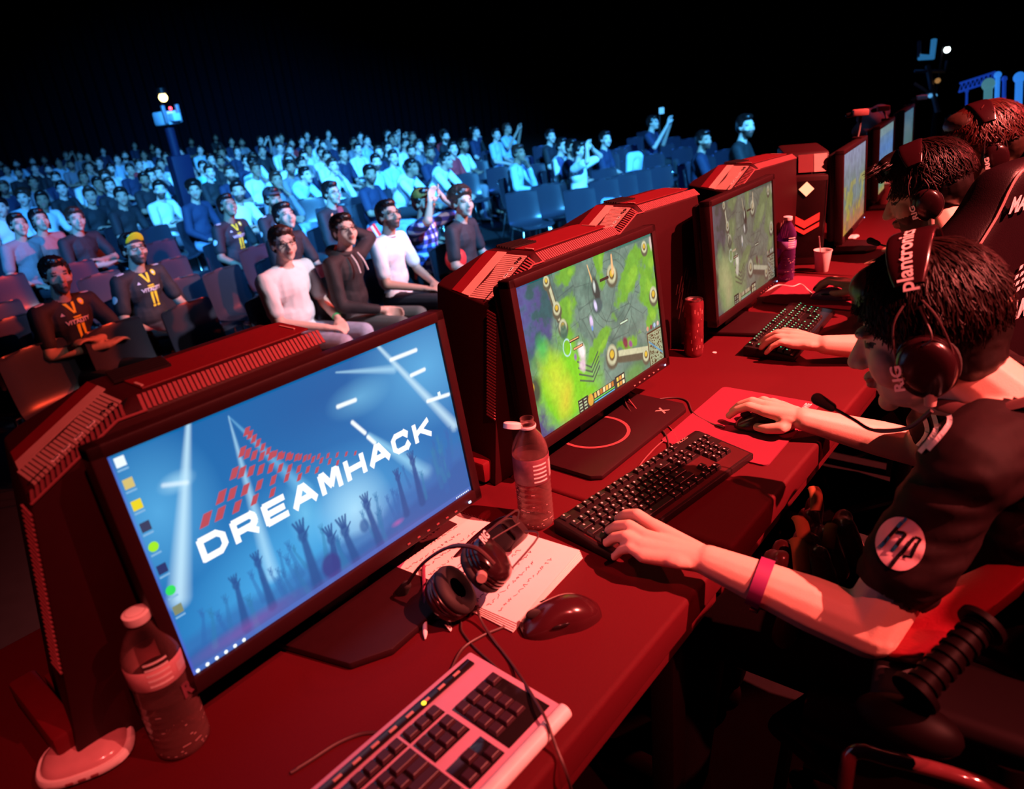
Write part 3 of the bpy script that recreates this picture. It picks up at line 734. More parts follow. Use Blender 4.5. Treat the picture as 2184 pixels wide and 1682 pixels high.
def make_keyboard(loc, rz, label, body, keymat, dx=.01, glow=None, u=.019, d0=.012, depth=.138, style='plain'):
    r = empty('keyboard', loc, rz, label, 'keyboard')
    L = 22.75 * u + 2 * dx
    b = MB()
    if style == 'silver':
        dep = .165; b.prism([(0, 0), (L, 0), (L, dep), (0, dep)], .002, .017, None, .004); b.build('body', body, r)
        b = MB(); b.tube([(.002, -.004, .012), (L - .002, -.004, .012)], .0105, 14); b.build('wrist_edge', m_white, r)
        b = MB(); b.box((L / 2, dep - .017, .0185), (L - .03, .014, .003), .001); b.build('media_strip', m_gloss, r)
        for k in range(14):
            b = MB(); b.box((.05 + k * .028, dep - .018, .0205), (.012, .004, .002), .0006); b.build('media_button', m_silver, r)
        b = MB(); b.ell((L - .105, dep - .019, .0205), (.0035, .0035, .002)); b.build('indicator_light', M('yellow_led', (.7, .7, .1), .4, emit=(.8, .75, .03), estr=1.6), r)
        # dark wells behind each key group
        for (x0, x1, y0, y1) in ((.0, 15, -.45, 4.65), (15.2, 18.3, 2.55, 4.65), (15.2, 18.3, -.45, 1.65), (18.7, 22.8, -.45, 4.65), (0, 15, 4.9, 5.95), (15.2, 18.3, 4.9, 5.95)):
            b = MB(); b.box((dx + (x0 + x1) / 2 * u, d0 + (y0 + y1) / 2 * u + .0095, .0173), ((x1 - x0) * u, (y1 - y0) * u, .0012), .0003); b.build('key_well', m_gloss, r)
        zt = .019
    else:
        dep = depth; A = MX(((0, 0, 1, 0), (1, 0, 0, 0), (0, 1, 0, 0), (0, 0, 0, 1)))
        b.prism([(0, .001), (dep, .001), (dep, .028), (dep - .012, .03), (0, .016)], 0, L, A, .003); b.build('body', body, r)
        b = MB(); b.prism([(.006, .012), (dep - .014, .0275), (dep - .014, .0295), (.006, .017)], .006, L - .006, A); b.build('key_plate', M('key_plate', (.045, .003, .005), .5) if style == 'plain' else m_gloss, r)
        zt = None
    K, ex = key_layout(); allk = [(x, row, w, 1) for row, ks in K for x, w in ks] + [(x, yy, w, hh) for x, yy, w, hh in ex]
    allk = allk[:100] if len(allk) > 100 else allk
    me_cache = {}
    for (x, yy, w, hh) in allk:
        kx = dx + x * u; ky = d0 + (yy + hh / 2) * u * 1.0
        zz = zt if zt is not None else .0165 + ky / dep * .0125
        kk = (w, hh)
        if kk not in me_cache:
            b = MB(); a, c = w * u - .0024, hh * u - .0024; hz = .0045 if style == 'silver' else .0085
            lo_ = [b.v((sx * a / 2, sy * c / 2, 0)) for sx, sy in ((-1, -1), (1, -1), (1, 1), (-1, 1))]
            hi_ = [b.v((sx * (a / 2 - .0018), sy * (c / 2 - .0018) + .0006, hz)) for sx, sy in ((-1, -1), (1, -1), (1, 1), (-1, 1))]
            b.f(hi_)
            for i in range(4): b.f([lo_[i], lo_[(i + 1) % 4], hi_[(i + 1) % 4], hi_[i]])
            bmesh.ops.bevel(b.bm, geom=[e for e in b.bm.edges], offset=.0007, segments=1, affect='EDGES')
            if glow: 
                b.mi = 1; b.poly([(-.002, .0018, hz + .0002), (.002, .0018, hz + .0002), (.002, .0052, hz + .0002), (-.002, .0052, hz + .0002)])
            elif style != 'silver':
                b.mi = 1; b.poly([(-.004, .001, hz + .0002), (-.001, .001, hz + .0002), (-.001, .0045, hz + .0002), (-.004, .0045, hz + .0002)])
            me = b.mesh('key', 0); me.materials.append(keymat)
            me.materials.append(glow if glow else M('key_legend', (.8, .6, .6), .5)); me_cache[kk] = me
        o = bpy.data.objects.new('key', me_cache[kk]); COL.objects.link(o); o.parent = r; o.location = (kx, ky, zz)
        if zt is None: o.rotation_euler = (math.atan(.0125 / dep), 0, 0)
    return r, L
m_kb_silver = M('silver_keyboard_plastic', (.42, .26, .36), .4, var=.05)
m_key_dark = M('dark_key', (.03, .010, .016), .4)
kb1, L1 = make_keyboard((.055, .442, DT), math.radians(-1.5), 'silver keyboard with black keys on the table corner nearest the camera', m_kb_silver, m_key_dark, dx=.012, u=.0191, style='silver')
kb2, L2 = make_keyboard((.812, .543, DT), math.radians(-7.5), 'black mechanical keyboard under the left hand of the near player', m_black, M('black_key', (.014, .008, .009), .3), dx=.008, u=.0187)
b = MB(); b.text('FILCO', MX.Translation((L2 - .075, .1275, .0298)) @ MX.Rotation(.1, 4, 'X'), .035, .006, .02); b.build('maker_lettering', m_silver, kb2, smooth=0)
kb3, L3 = make_keyboard((1.80, .600, DT), math.radians(4), 'black keyboard with green glowing key letters under the second player\'s hand', m_black, M('black_key', (.014, .008, .009), .3), dx=.008, u=.0187,
                        glow=M('green_led', (.1, .8, .5), .4, emit=(.05, 1, .45), estr=1.3), style='game')

# ------------------------------------------------------------------ mice
def mouse_mesh(Lm=.122, W=.066, H=.043, seg=24):
    b = MB(); rings = []
    n = 18
    for i in range(n + 1):
        t = i / n; y = -Lm / 2 + Lm * t
        w = W / 2 * (math.sin(PI * min(1, max(0, t * .94 + .03))) ** .38) * (1 - .13 * math.exp(-((t - .55) / .16) ** 2))
        h = H * (math.sin(PI * (t * .90 + .06)) ** .75) * (1.05 - .28 * t)
        rings.append([b.v((w * math.cos(PI * k / seg) ** 1 if True else 0, y, max(.0, h * math.sin(PI * k / seg) ** .62))) for k in range(seg + 1)])
    for A, B in zip(rings[:-1], rings[1:]):
        for k in range(seg): b.f([A[k], A[k + 1], B[k + 1], B[k]])
        b.f([A[0], B[0], B[seg], A[seg]])
    b.f(rings[0]); b.f(rings[-1][::-1])
    return b
def make_mouse(loc, rz, label, mat, wheel=True, sc=1.):
    r = empty('computer_mouse', loc, rz, label, 'computer mouse')
    b = mouse_mesh(); b.build('shell', mat, r, smooth=60).scale = (sc,) * 3
    b = MB(); b.ell((0, .040, .0275), (.004, .012, .009)); b.build('scroll_wheel', m_rubber, r)
    b = MB(); b.tube([(0, .022, .0345), (0, .052, .0235), (0, .0605, .012)], .0006, 5); b.build('button_seam', m_rubber, r)
    for s_ in (-1, 1): 
        b = MB(); b.ell((s_ * .0305, .008, .020), (.0016, .014, .0028)); b.build('side_button', m_gloss, r)
    return r
make_mouse((.650, .535, DT), math.radians(55), 'dark glossy mouse lying beside the notebook, held by nobody', M('mouse_shell', (.040, .006, .009), .2, coat=.25))
make_mouse((1.395, .520, DT + .004), math.radians(22), 'dark mouse under the right hand of the near player', M('mouse_shell_dark', (.05, .018, .02), .25))
make_mouse((2.40, .70, DT + .004), math.radians(10), 'violet lit mouse under the second player\'s hand on the farther pad', M('mouse_shell_violet', (.16, .07, .2), .25), sc=.92)

# flat silver pebble device at the lower left corner
r = empty('wireless_receiver', (.112, .893, DT), math.radians(-28), 'smooth silvery pebble shaped device lying at the lower left of the table', 'device')
b = MB(); pts = []
def sup(a, rx, ry, e=.75): return (rx * abs(math.cos(a)) ** e * (1 if math.cos(a) >= 0 else -1), ry * abs(math.sin(a)) ** e * (1 if math.sin(a) >= 0 else -1))
prof = [(.90, .002), (1., .006), (1.0, .012), (.96, .0155)]
def sup_rings(b, prof, rx, ry, n=40, top=None):
    rings = [[b.v((*(V(sup(2 * PI * k / n, rx * s_, ry * s_))), z)) for k in range(n)] for s_, z in prof]
    for A, B in zip(rings[:-1], rings[1:]):
        for k in range(n): b.f([A[k], A[(k + 1) % n], B[(k + 1) % n], B[k]])
    b.f(rings[0][::-1]); b.f(rings[-1])
sup_rings(b, prof, .056, .042); b.build('rim', m_white, r, smooth=50)
b = MB(); sup_rings(b, [(.88, .0150), (.86, .019), (.74, .0235), (.5, .0262), (.2, .0272)], .056, .042); b.build('top_shell', M('pearl_shell', (.55, .30, .32), .18, coat=.5), r, smooth=60)
for s_ in (-.014, .0, .014):
    b = MB(); b.box((s_, -.0415, .009), (.009, .003, .004), .001); b.build('edge_button', m_fin, r)

# ------------------------------------------------------------------ mouse pads
def make_pad(loc, rz, sx, sy, label, corner=.012, text=None):
    r = empty('mouse_pad', loc, rz, label, 'mouse pad'); b = MB()
    pts = []
    for (cx, cy, a0) in ((sx / 2 - corner, sy / 2 - corner, 0), (-sx / 2 + corner, sy / 2 - corner, 90), (-sx / 2 + corner, -sy / 2 + corner, 180), (sx / 2 - corner, -sy / 2 + corner, 270)):
        for k in range(6): a = math.radians(a0 + k * 18); pts.append((cx + corner * math.cos(a), cy + corner * math.sin(a)))
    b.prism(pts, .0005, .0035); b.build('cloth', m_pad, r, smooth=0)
    if text:
        b = MB(); b.text(text, MX.Translation((sx / 2 - .062, -sy / 2 + .015, .0037)), .05, .015, .03); b.build('lettering', m_white, r, smooth=0)
    return r
pad2 = make_pad((1.40, .572, DT), math.radians(1), .335, .235, 'red lit mouse pad with small lettering beside the black keyboard', text='ZOWIE')
make_pad((2.47, .745, DT), math.radians(2), .36, .29, 'red lit mouse pad in front of the paper cup')

# ------------------------------------------------------------------ bottles, can, cup
m_pet = clear_mat('clear_bottle_plastic', (.97, .93, .93), (.22, .12, .12), .03)
m_water = clear_mat('water', (.93, .86, .86), (.18, .09, .09), .03)
m_label = M('bottle_label', (.16, .05, .07), .5, var=.8, scale=60)
def make_bottle(loc, label, cap='on', rz=0, h=.215, r0=.0325, labelz=(.095, .145), labelmat=None, wl=.15, lett=None, tint=None):
    r = empty('water_bottle', loc, rz, label, 'water bottle')
    k = h / .215; prof = [(.0, .006), (.018, .003), (.028, .0), (r0, .007), (r0, .018)]
    z = .02
    while z < .088: prof += [(r0 - .0016, z + .002), (r0, z + .006), (r0, z + .008)]; z += .0105
    prof += [(r0, .092), (r0 - .001, .096), (r0 - .001, .146), (r0, .150), (r0 - .001, .156), (.029, .166), (.022, .180), (.0145, .190), (.0125, .196), (.0125, .199), (.0145, .200), (.0145, .202), (.0120, .2025), (.0120, .213)]
    outer = [(a, c * k) for a, c in prof]
    b = MB(); b.lathe(outer + [(a - .0009 if a > .001 else 0, c + (.0008 if i < 3 else 0)) for i, (a, c) in reversed(list(enumerate(outer)))], 40)
    b.build('bottle_wall', tint or m_pet, r, smooth=50)
    wp = [(max(0, a - .0014), c + .0012) for a, c in outer if c < wl * k]; wz = wl * k; ra = wp[-1][0]
    b = MB(); b.lathe(wp + [(ra, wz), (0, wz)], 40); b.build('water', m_water, r, smooth=50)
    b = MB()     # glints on the moulded ribs, painted as small pale strips
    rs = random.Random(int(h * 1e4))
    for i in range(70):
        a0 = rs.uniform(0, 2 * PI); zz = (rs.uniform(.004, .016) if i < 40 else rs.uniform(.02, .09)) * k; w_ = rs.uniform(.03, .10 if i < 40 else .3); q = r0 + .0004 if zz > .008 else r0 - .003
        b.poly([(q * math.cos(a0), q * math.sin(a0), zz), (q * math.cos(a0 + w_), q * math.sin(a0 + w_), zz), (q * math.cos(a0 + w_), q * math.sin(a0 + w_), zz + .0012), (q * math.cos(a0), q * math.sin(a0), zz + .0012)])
    b.build('painted_glints', M('glint_paint', (.5, .35, .35), .1, spec=1.), r, smooth=0)
    b = MB(); z0, z1 = labelz[0] * k, labelz[1] * k; n = 40
    b.lathe([(r0 - .0004, z0), (r0 + .0003, z0 + .001), (r0 + .0003, z1 - .001), (r0 - .0004, z1)], n); lb = b.build('label_wrap', labelmat or m_label, r, smooth=50)
    b = MB()      # printed patches of the label: bar code block and lettering blocks
    def patch_(a0, a1, za, zb):
        m_ = 5; lo_ = [b.v(((r0 + .0007) * math.cos(a0 + (a1 - a0) * i / m_), (r0 + .0007) * math.sin(a0 + (a1 - a0) * i / m_), za)) for i in range(m_ + 1)]
        hi_ = [b.v(((r0 + .0007) * math.cos(a0 + (a1 - a0) * i / m_), (r0 + .0007) * math.sin(a0 + (a1 - a0) * i / m_), zb)) for i in range(m_ + 1)]
        for i in range(m_): b.f([lo_[i], lo_[i + 1], hi_[i + 1], hi_[i]])
    for i in range(9): patch_(-1.55 + i * .05, -1.525 + i * .05, z0 + .008, z1 - .008)
    for i in range(5): patch_(-2.6, -1.8, z0 + .006 + i * .008, z0 + .009 + i * .008)
    b.build('label_print', m_white, r, smooth=0)
    b = MB(); capp = [(0, .2125), (.0125, .2125), (.0155, .211), (.0155, .202), (.0148, .2)]
    if cap == 'on': b.lathe([(a, c * k) for a, c in reversed(capp)], 28); b.build('cap', m_white, r, smooth=40)
    else:
        A = MX.Translation((-.020, .018, .212 * k)) @ MX.Rotation(.35, 4, 'Y') @ MX.Rotation(PI, 4, 'X')
        b.lathe([(0, 0), (.013, .0), (.0155, .0015), (.0155, .010), (.0135, .010), (.0125, .003), (0, .003)], 28, A); b.build('cap', m_white, r, smooth=40)
        b = MB(); b.tube([(-.0125, .004, .203 * k), (-.017, .008, .207 * k), (-.022, .012, .208 * k)], .0018, 6, flat=.4); b.build('cap_hinge', m_white, r)
        b = MB(); b.lathe([(.0148, .196 * k), (.0152, .198 * k), (.0152, .2005 * k), (.0146, .2015 * k)], 28); b.build('neck_ring', m_white, r)
    return r
bot = make_bottle((.200, .812, DT), 'capped water bottle in front of the nearest monitor\'s left corner', rz=.4, labelmat=M('pink_label', (.55, .30, .32), .5, var=.4, scale=30), wl=.09, labelz=(.148 - .03, .165 - .018), r0=.0335)
make_bottle((.842, .728, DT), 'open water bottle with flipped cap between headset and black keyboard', cap='open', wl=.135, rz=.25)
make_bottle((2.585, .915, DT), 'violet tinted water bottle behind the paper cup beside the grey green monitor', labelz=(.11, .135), labelmat=M('violet_label', (.30, .16, .50), .4), wl=.03, h=.235,
            tint=clear_mat('violet_bottle_plastic', (.75, .55, .85), (.16, .05, .22), .06))
# R letter block on the near bottle
b = MB(); A = MX.Translation((-.004, -.0342, .085)) @ MX.Rotation(PI / 2, 4, 'X')
b.text('R', A, .016, .022, .05); b.build('label_letter', m_label, bot, smooth=0)

r = empty('drink_can', (1.745, .862, DT), 0, 'tall slim energy drink can in front of the grey green monitor', 'can')
b = MB(); R0 = .0265; b.lathe([(0, .004), (.019, .004), (.022, 0), (.0245, .004), (R0, .012), (R0, .150), (.0255, .157), (.0235, .162), (.0240, .164), (.0225, .1645), (.0215, .161), (0, .161)], 40)
b.build('can_body', M('can_print', (.22, .03, .045), .25, metal=.5, var=.8, scale=45), r, smooth=40)
b = MB(); b.lathe([(.0213, .1612), (.0225, .1648), (.0245, .1645), (.0243, .162)], 40); b.build('rim', m_steel, r)
b = MB(); b.box((.003, .0, .1625), (.018, .010, .0012), .0005); b.build('pull_tab', m_steel, r)
rs = random.Random(3)
b = MB()
for i in range(46):
    a = rs.uniform(0, 2 * PI); z = rs.uniform(.02, .14); w_ = rs.uniform(.03, .12); hh = rs.uniform(.003, .012); q = R0 + .0003
    b.poly([(q * math.cos(a), q * math.sin(a), z), (q * math.cos(a + w_), q * math.sin(a + w_), z), (q * math.cos(a + w_), q * math.sin(a + w_), z + hh), (q * math.cos(a), q * math.sin(a), z + hh)])
b.build('can_graphics', M('can_graphic', (.7, .3, .3), .35, metal=.4), r, smooth=0)

r = empty('paper_cup', (2.745, .835, DT), 0, 'white paper cup with a stirrer standing behind the farther mouse pad', 'cup')
b = MB(); b.lathe([(0, .003), (.021, .003), (.0215, 0), (.0225, .001), (.0315, .078), (.0330, .079), (.0330, .081), (.0305, .0805), (.0215, .006), (0, .006)], 36); b.build('cup_wall', m_white, r, smooth=40)
b = MB(); b.lathe([(.0285, .062), (0, .062)], 30); b.build('coffee', M('coffee', (.05, .02, .015), .15), r)
b = MB(); b.tube([(.005, .0, .01), (-.020, .012, .135)], .0022, 6, flat=.4); b.build('stirrer', m_white, r)

# ------------------------------------------------------------------ notebook with loose sheets and pen
def quad_slab(b, pts, z0, z1):
    lo_ = [b.v((p.x, p.y, z0)) for p in pts]; hi_ = [b.v((p.x, p.y, z1)) for p in pts]; b.f(lo_[::-1]); b.f(hi_)
    for i in range(4): b.f([lo_[i], lo_[(i + 1) % 4], hi_[(i + 1) % 4], hi_[i]])
nb_pts = [P(800, 1205), P(975, 1098), P(1243, 1188), P(1100, 1348)]
cc = sum(nb_pts, V()) / 4
r = empty('notebook', (cc.x, cc.y, DT), 0, 'open handwritten spiral notebook lying under the headset', 'notebook')
loc = [p - cc for p in nb_pts]
for i in range(5):
    b = MB(); k = MX.Rotation(.012 * (i - 2), 3, 'Z'); q = [k @ V((p.x, p.y, 0)) * (1 - .006 * i) for p in loc]; quad_slab(b, q, .001 + i * .0022, .0029 + i * .0022); b.build('page_stack', m_paper, r, smooth=0)
# writing on the top sheet
def bil(s_, t): a = loc[0].lerp(loc[1], s_); c = loc[3].lerp(loc[2], s_); return a.lerp(c, t)
b = MB(); rs = random.Random(11)
for j in range(12):
    t0 = .08 + j * .072; s0 = .06
    if .25 < t0 < .62: s0 = .1
    s_ = s0
    while s_ < .9 - rs.uniform(0, .25):
        w_ = rs.uniform(.02, .06)
        pts = []
        for q in range(5):
            c = bil(s_ + w_ * q / 4, t0 + rs.uniform(-.012, .012)); pts.append((c.x, c.y, .0124))
        b.tube(pts, .00045, 3, cap=False); s_ += w_ + rs.uniform(.012, .03)
b.build('handwriting', M('ink', (.06, .02, .05), .6), r, smooth=0)
b = MB()
for k in range(12):
    c = loc[1].lerp(loc[0], .0 + k * 0.016) ; c = bil(.985, .02 + k * .03)
    pts = [(c.x + .004 * math.cos(a), c.y + .004 * math.sin(a) * .6, .008 + .006 * math.sin(a)) for a in [i * PI / 3 for i in range(6)]]
    b.tube(pts, .0005, 4, closed=True, cap=False)
b.build('spiral_binding', m_steel, r)
b = MB(); q = [bil(.0, .0), bil(.34, .0), bil(.34, .10), bil(.0, .20)]; quad_slab(b, q, .0126, .0132); b.build('sticky_note', M('violet_note', (.30, .08, .22), .7), r, smooth=0)
# pen
a = P(903, 1205, .02); c = P(907, 1362, .004)
r = empty('pen', a.lerp(c, .5), 0, 'thin pen with white tip leaning off the notebook edge', 'pen'); o = r.location
b = MB(); b.tube([a - o, a.lerp(c, .78) - o], .0032, 10); b.build('barrel', M('pen_barrel', (.18, .03, .07), .4), r)
b = MB(); b.tube([a.lerp(c, .78) - o, a.lerp(c, .94) - o, c - o], [.0036, .0036, .0012], 10); b.build('tip', m_white, r)

# ------------------------------------------------------------------ headset (also worn by the players)
def make_headset(name, T, label, parts_mic=True, mirror=1, lettering='RIG', spread=.078, size=1., bandtext=None, micside=-1, mic_pts=None, bk=1.0):
    """local: ears on +-x, band over +z, face towards +y; T = 4x4 placement"""
    r = bpy.data.objects.new(name, None); COL.objects.link(r); r.matrix_world = T; r.empty_display_size = .03
    tag(r, label, 'headset')
    R = .098 * size; hz = .022
    RB = R * bk; arc = [V((RB * math.sin(a) * .90, 0, hz + RB * 1.04 * math.cos(a))) for a in np.linspace(-1.25, 1.25, 25)]
    # band: flat padded strip
    def strip(name, arc, w, t, mat):
        b = MB(); rings = []
        for i, p in enumerate(arc):
            tg = (arc[min(i + 1, len(arc) - 1)] - arc[max(i - 1, 0)]).normalized(); nn = V((0, 1, 0)).cross(tg).normalized() * -1
            k = math.sin(PI * (i + .9) / (len(arc) + .8)) ** .25; ww = w * k
            ring = []
            for q in range(16):
                a = 2 * PI * q / 16; ring.append(b.v(p + V((0, 1, 0)) * ww / 2 * (abs(math.cos(a)) ** .5) * (1 if math.cos(a) > 0 else -1) + nn * t / 2 * (abs(math.sin(a)) ** .7) * (1 if math.sin(a) > 0 else -1)))
            rings.append(ring)
        for A, B in zip(rings[:-1], rings[1:]):
            for q in range(16): b.f([A[q], A[(q + 1) % 16], B[(q + 1) % 16], B[q]])
        b.f(rings[0]); b.f(rings[-1]); return b.build(name, mat, r, smooth=45)
    strip('headband', arc[3:-3], .062, .010, m_leather_hs)
    strip('band_pad', [p * .955 + V((0, 0, .001)) for p in arc[7:-7]], .050, .010, m_rubber)
    if bandtext:
        vs, fs = text_geo(bandtext, 1., .02)
        b = MB(); nv = []
        for v in vs:
            a = micside * (1.02 - v.x * .98); rr = RB
            p = V((rr * math.sin(a) * .90, (v.y - .5) * .027 * -micside, hz + rr * 1.04 * math.cos(a))); nn = V((math.sin(a), 0, math.cos(a)))
            nv.append(b.v(p + nn * .0062))
        for f in fs: b.f([nv[i] for i in f])
        b.build('band_lettering', m_white, r, smooth=0)
    for s_ in (-1, 1):
        cx = s_ * spread
        # wire yoke
        b = MB()
        for yy in (-.030, .030):
            b.tube(smooth_path([(s_ * (R * .90 * .86), yy * .35, hz + .052), (s_ * (R * .93), yy * .9, hz + .028), (cx * 1.16, yy * 1.15, .000), (cx * 1.14, yy * 1.12, -.035)], 5), .0016, 6)
        b.build('yoke_wire', m_cable, r)
        b = MB(); b.tube(smooth_path([(s_ * (R * .9 * .9), -.006, hz + .045), (cx * 1.36, -.018, .03), (cx * 1.32, -.004, .018)], 6), .0014, 6); b.build('cup_cable', m_cable, r)
        # ear cup: cushion rings + shell
        A = MX.Translation((cx, 0, -.018)) @ MX.Rotation(s_ * PI / 2, 4, 'Y') @ MX.Diagonal((1.08, .92, 1, 1)).to_4x4()
        b = MB(); b.lathe([(.018, -.010), (.030, -.015), (.040, -.013), (.044, -.006), (.043, .000), (.040, .002)], 36, A); b.build('ear_cushion', m_rubber, r, smooth=60)
        b = MB(); b.lathe([(.041, .001), (.0435, .003), (.0435, .006), (.041, .0075), (.0425, .009), (.0425, .012), (.0405, .0135), (.0415, .015), (.0410, .020), (.037, .026), (.028, .030), (.012, .0318), (0, .032)], 36, A); b.build('ear_cup', m_shell_hs, r, smooth=50)
        b = MB()
        B_ = MX.Translation((cx + s_ * .0325, 0, -.018))
        if s_ < 0: TT = B_ @ MX.Rotation(-PI / 2, 4, 'Z') @ MX.Rotation(PI / 2, 4, 'X')
        else: TT = B_ @ MX.Rotation(PI / 2, 4, 'Z') @ MX.Rotation(PI / 2, 4, 'X')
        b.text(lettering, TT @ MX.Translation((-.030, -.024, .001)) @ MX.Rotation(PI / 2, 4, 'Z') @ MX.Translation((0, -.003, 0)), .038, .014, .03)
        b.build('cup_lettering', m_white, r, smooth=0)
    if parts_mic:
        cx = micside * spread * 1.22
        b = MB(); b.tube([(cx, .0, -.052), (cx * 1.02, .004, -.072)], [.009, .0075], 12); b.build('boom_hinge', m_silver, r)
        pts = smooth_path(mic_pts or [(cx, .006, -.066), (cx * .97, .04, -.078), (cx * .85, .085, -.083), (cx * .62, .118, -.080), (cx * .5, .128, -.074)], 6)
        b = MB(); b.tube(pts, [.0036] * (len(pts) // 2) + [.0027] * (len(pts) - len(pts) // 2), 8); b.build('mic_boom', m_cable, r)
        e = pts[-1]; d = (pts[-1] - pts[-4]).normalized()
        b = MB(); b.capsule(e, .0075, e + d * .024, .010); b.build('mic_foam', M('foam', (.02, .012, .012), .95, bump=.6, bscale=900), r, smooth=60)
    return r
m_leather_hs = M('headband_leather', (.020, .003, .005), .25, coat=.12)
m_shell_hs = M('headset_shell', (.018, .004, .006), .22, coat=.2)

# headset on the notebook: lying on one cup, band towards the keyboard
hx = (P(1085, 1205, .05) - P(950, 1222, .05)).normalized() + V((0, 0, .75)); hx.normalize()
hz_ = (P(1105, 1110, .05) - P(1010, 1215, .05)).normalized(); hz_ = (hz_ - hx * hz_.dot(hx)).normalized(); hy_ = hz_.cross(hx)
T = MX.Identity(4); hc = P(1005, 1225, .060)
for i in range(3): T[i][0] = hx[i]; T[i][1] = hy_[i]; T[i][2] = hz_[i]; T[i][3] = hc[i]
make_headset('headset', T, 'black headset with ribbed ear cushions lying on the open notebook', micside=1, spread=.032, size=1.15,
             mic_pts=[(.066, .0, -.066), (.06, -.035, -.066), (.02, -.058, -.045), (-.04, -.062, -.02), (-.10, -.05, .012)])

# ------------------------------------------------------------------ cables
def cable(pts, rad, label, mat=None, name='cable'):
    pts = [V(p) for p in pts]; o = pts[0]
    b = MB(); b.tube(smooth_path([p - o for p in pts], 7), rad, 6)
    c = b.build(name, mat or m_cable, None, o, smooth=60); tag(c, label, 'cable'); return c
c_ = lambda *uv: [P(u, v, (q[0] if q else .0022)) for (u, v, *q) in uv]
cable(c_((1180, 1293, .01), (1140, 1305), (1078, 1335), (1030, 1355), (985, 1385), (958, 1440), (955, 1460)), .0024, 'mouse cable curling from the idle mouse towards the silver keyboard')
cable(c_((1018, 1290, .03), (1025, 1320, .012), (1050, 1360, .004), (1095, 1420, .004), (1140, 1490, .026), (1165, 1535, .028), (1185, 1590, .012)) + [P(1212, 1660, -.02), P(1225, 1720, -.12)], .0021, 'thin headset cable running over the silver keyboard and off the table')
cable(c_((900, 1320), (940, 1318), (980, 1322), (985, 1345), (1010, 1378), (1050, 1415, .002), (1075, 1440, .002)), .0018, 'dark shadowy cable between monitor foot and silver keyboard')
cable(c_((620, 1648), (665, 1620), (720, 1585), (770, 1565), (810, 1562)), .0026, 'short reddish cable end lying left of the silver keyboard')
cable(c_((780, 1275), (830, 1300), (860, 1335), (870, 1350), (800, 1405)), .0022, 'monitor cable lying beside the nearest monitor foot')
cable(c_((1545, 912, .008), (1510, 900), (1478, 880), (1465, 855), (1435, 848), (1385, 855), (1352, 870), (1362, 885), (1385, 868), (1370, 850), (1340, 832, .02)), .0022, 'black mouse cable looping from the game monitor to the near player\'s mouse')
cable(c_((1330, 850, .02), (1345, 878, .01), (1385, 903), (1418, 925), (1425, 970), (1390, 985), (1350, 1020, .004), (1335, 1045, .02)), .0026, 'black keyboard cable running from the monitor foot to the black keyboard')
cable(c_((1340, 850, .02), (1380, 895), (1425, 908), (1448, 945), (1438, 952), (1420, 938), (1390, 962, .004), (1360, 1000, .004), (1352, 1040, .02)), .0015, 'thin pale cable wound beside the black keyboard cable', m_fin)
cable(c_((1610, 628, .01), (1635, 620), (1660, 608), (1690, 611), (1708, 606), (1725, 620), (1740, 632, .008)) , .003, 'white mouse cable waving across the red pad', m_white)
cable(c_((1505, 715), (1530, 700), (1560, 690), (1595, 695), (1625, 708, .012)), .002, 'thin pale keyboard cable in front of the grey green monitor', m_fin)
# small things
r = empty('usb_stick', P(915, 1118), math.radians(20), 'small dark usb stick under the right corner of the nearest monitor', 'usb stick')
b = MB(); b.box((0, 0, .005), (.032, .012, .008), .002); b.build('stick_body', m_black, r)
b = MB(); b.box((.0, -.0005, .0095), (.012, .006, .001), .0003); b.build('stick_print', m_silver, r)
r = empty('card_reader', P(1590, 655), math.radians(8), 'small dark box lying in front of the grey green monitor', 'device')
b = MB(); b.box((0, 0, .009), (.11, .05, .016), .003); b.build('box_body', m_panel_mid, r)
b = MB(); b.box((0, -.0255, .009), (.05, .001, .003)); b.build('card_slot', m_gloss, r)
b = MB(); b.lathe([(0, .0), (.006, .0), (.006, .0015), (0, .0015)], 14)
o = b.build('bottle_cap_liner', m_white, None, P(1524, 752, .0)); tag(o, 'tiny white disc lying on the table right of the drink can', 'disc')
# a crumpled white tissue and a cup sleeve far along the desk
o = organic('crumpled_tissue', [('e', (random.uniform(-.03, .03), random.uniform(-.02, .02), .006), (.018, .014, .008)) for _ in range(7)], .003, 2)
o = link('crumpled_tissue', o, m_white, None, P(1815, 508, .0) + V((0, 0, .002))); tag(o, 'small crumpled white tissue lying under the orange monitor', 'tissue')
r = empty('takeaway_cup', P(1880, 440, 0), 0, 'reddish takeaway cup with pale lettering beside the blue monitor', 'cup')
b = MB(); b.lathe([(0, 0), (.027, 0), (.036, .11), (.038, .112), (.038, .118), (0, .118)], 28); b.build('cup_wall', M('red_cup', (.5, .1, .12), .4), r)
b = MB(); b.lathe([(.039, .117), (.039, .122), (.03, .126), (0, .126)], 28); b.build('lid', m_white, r)
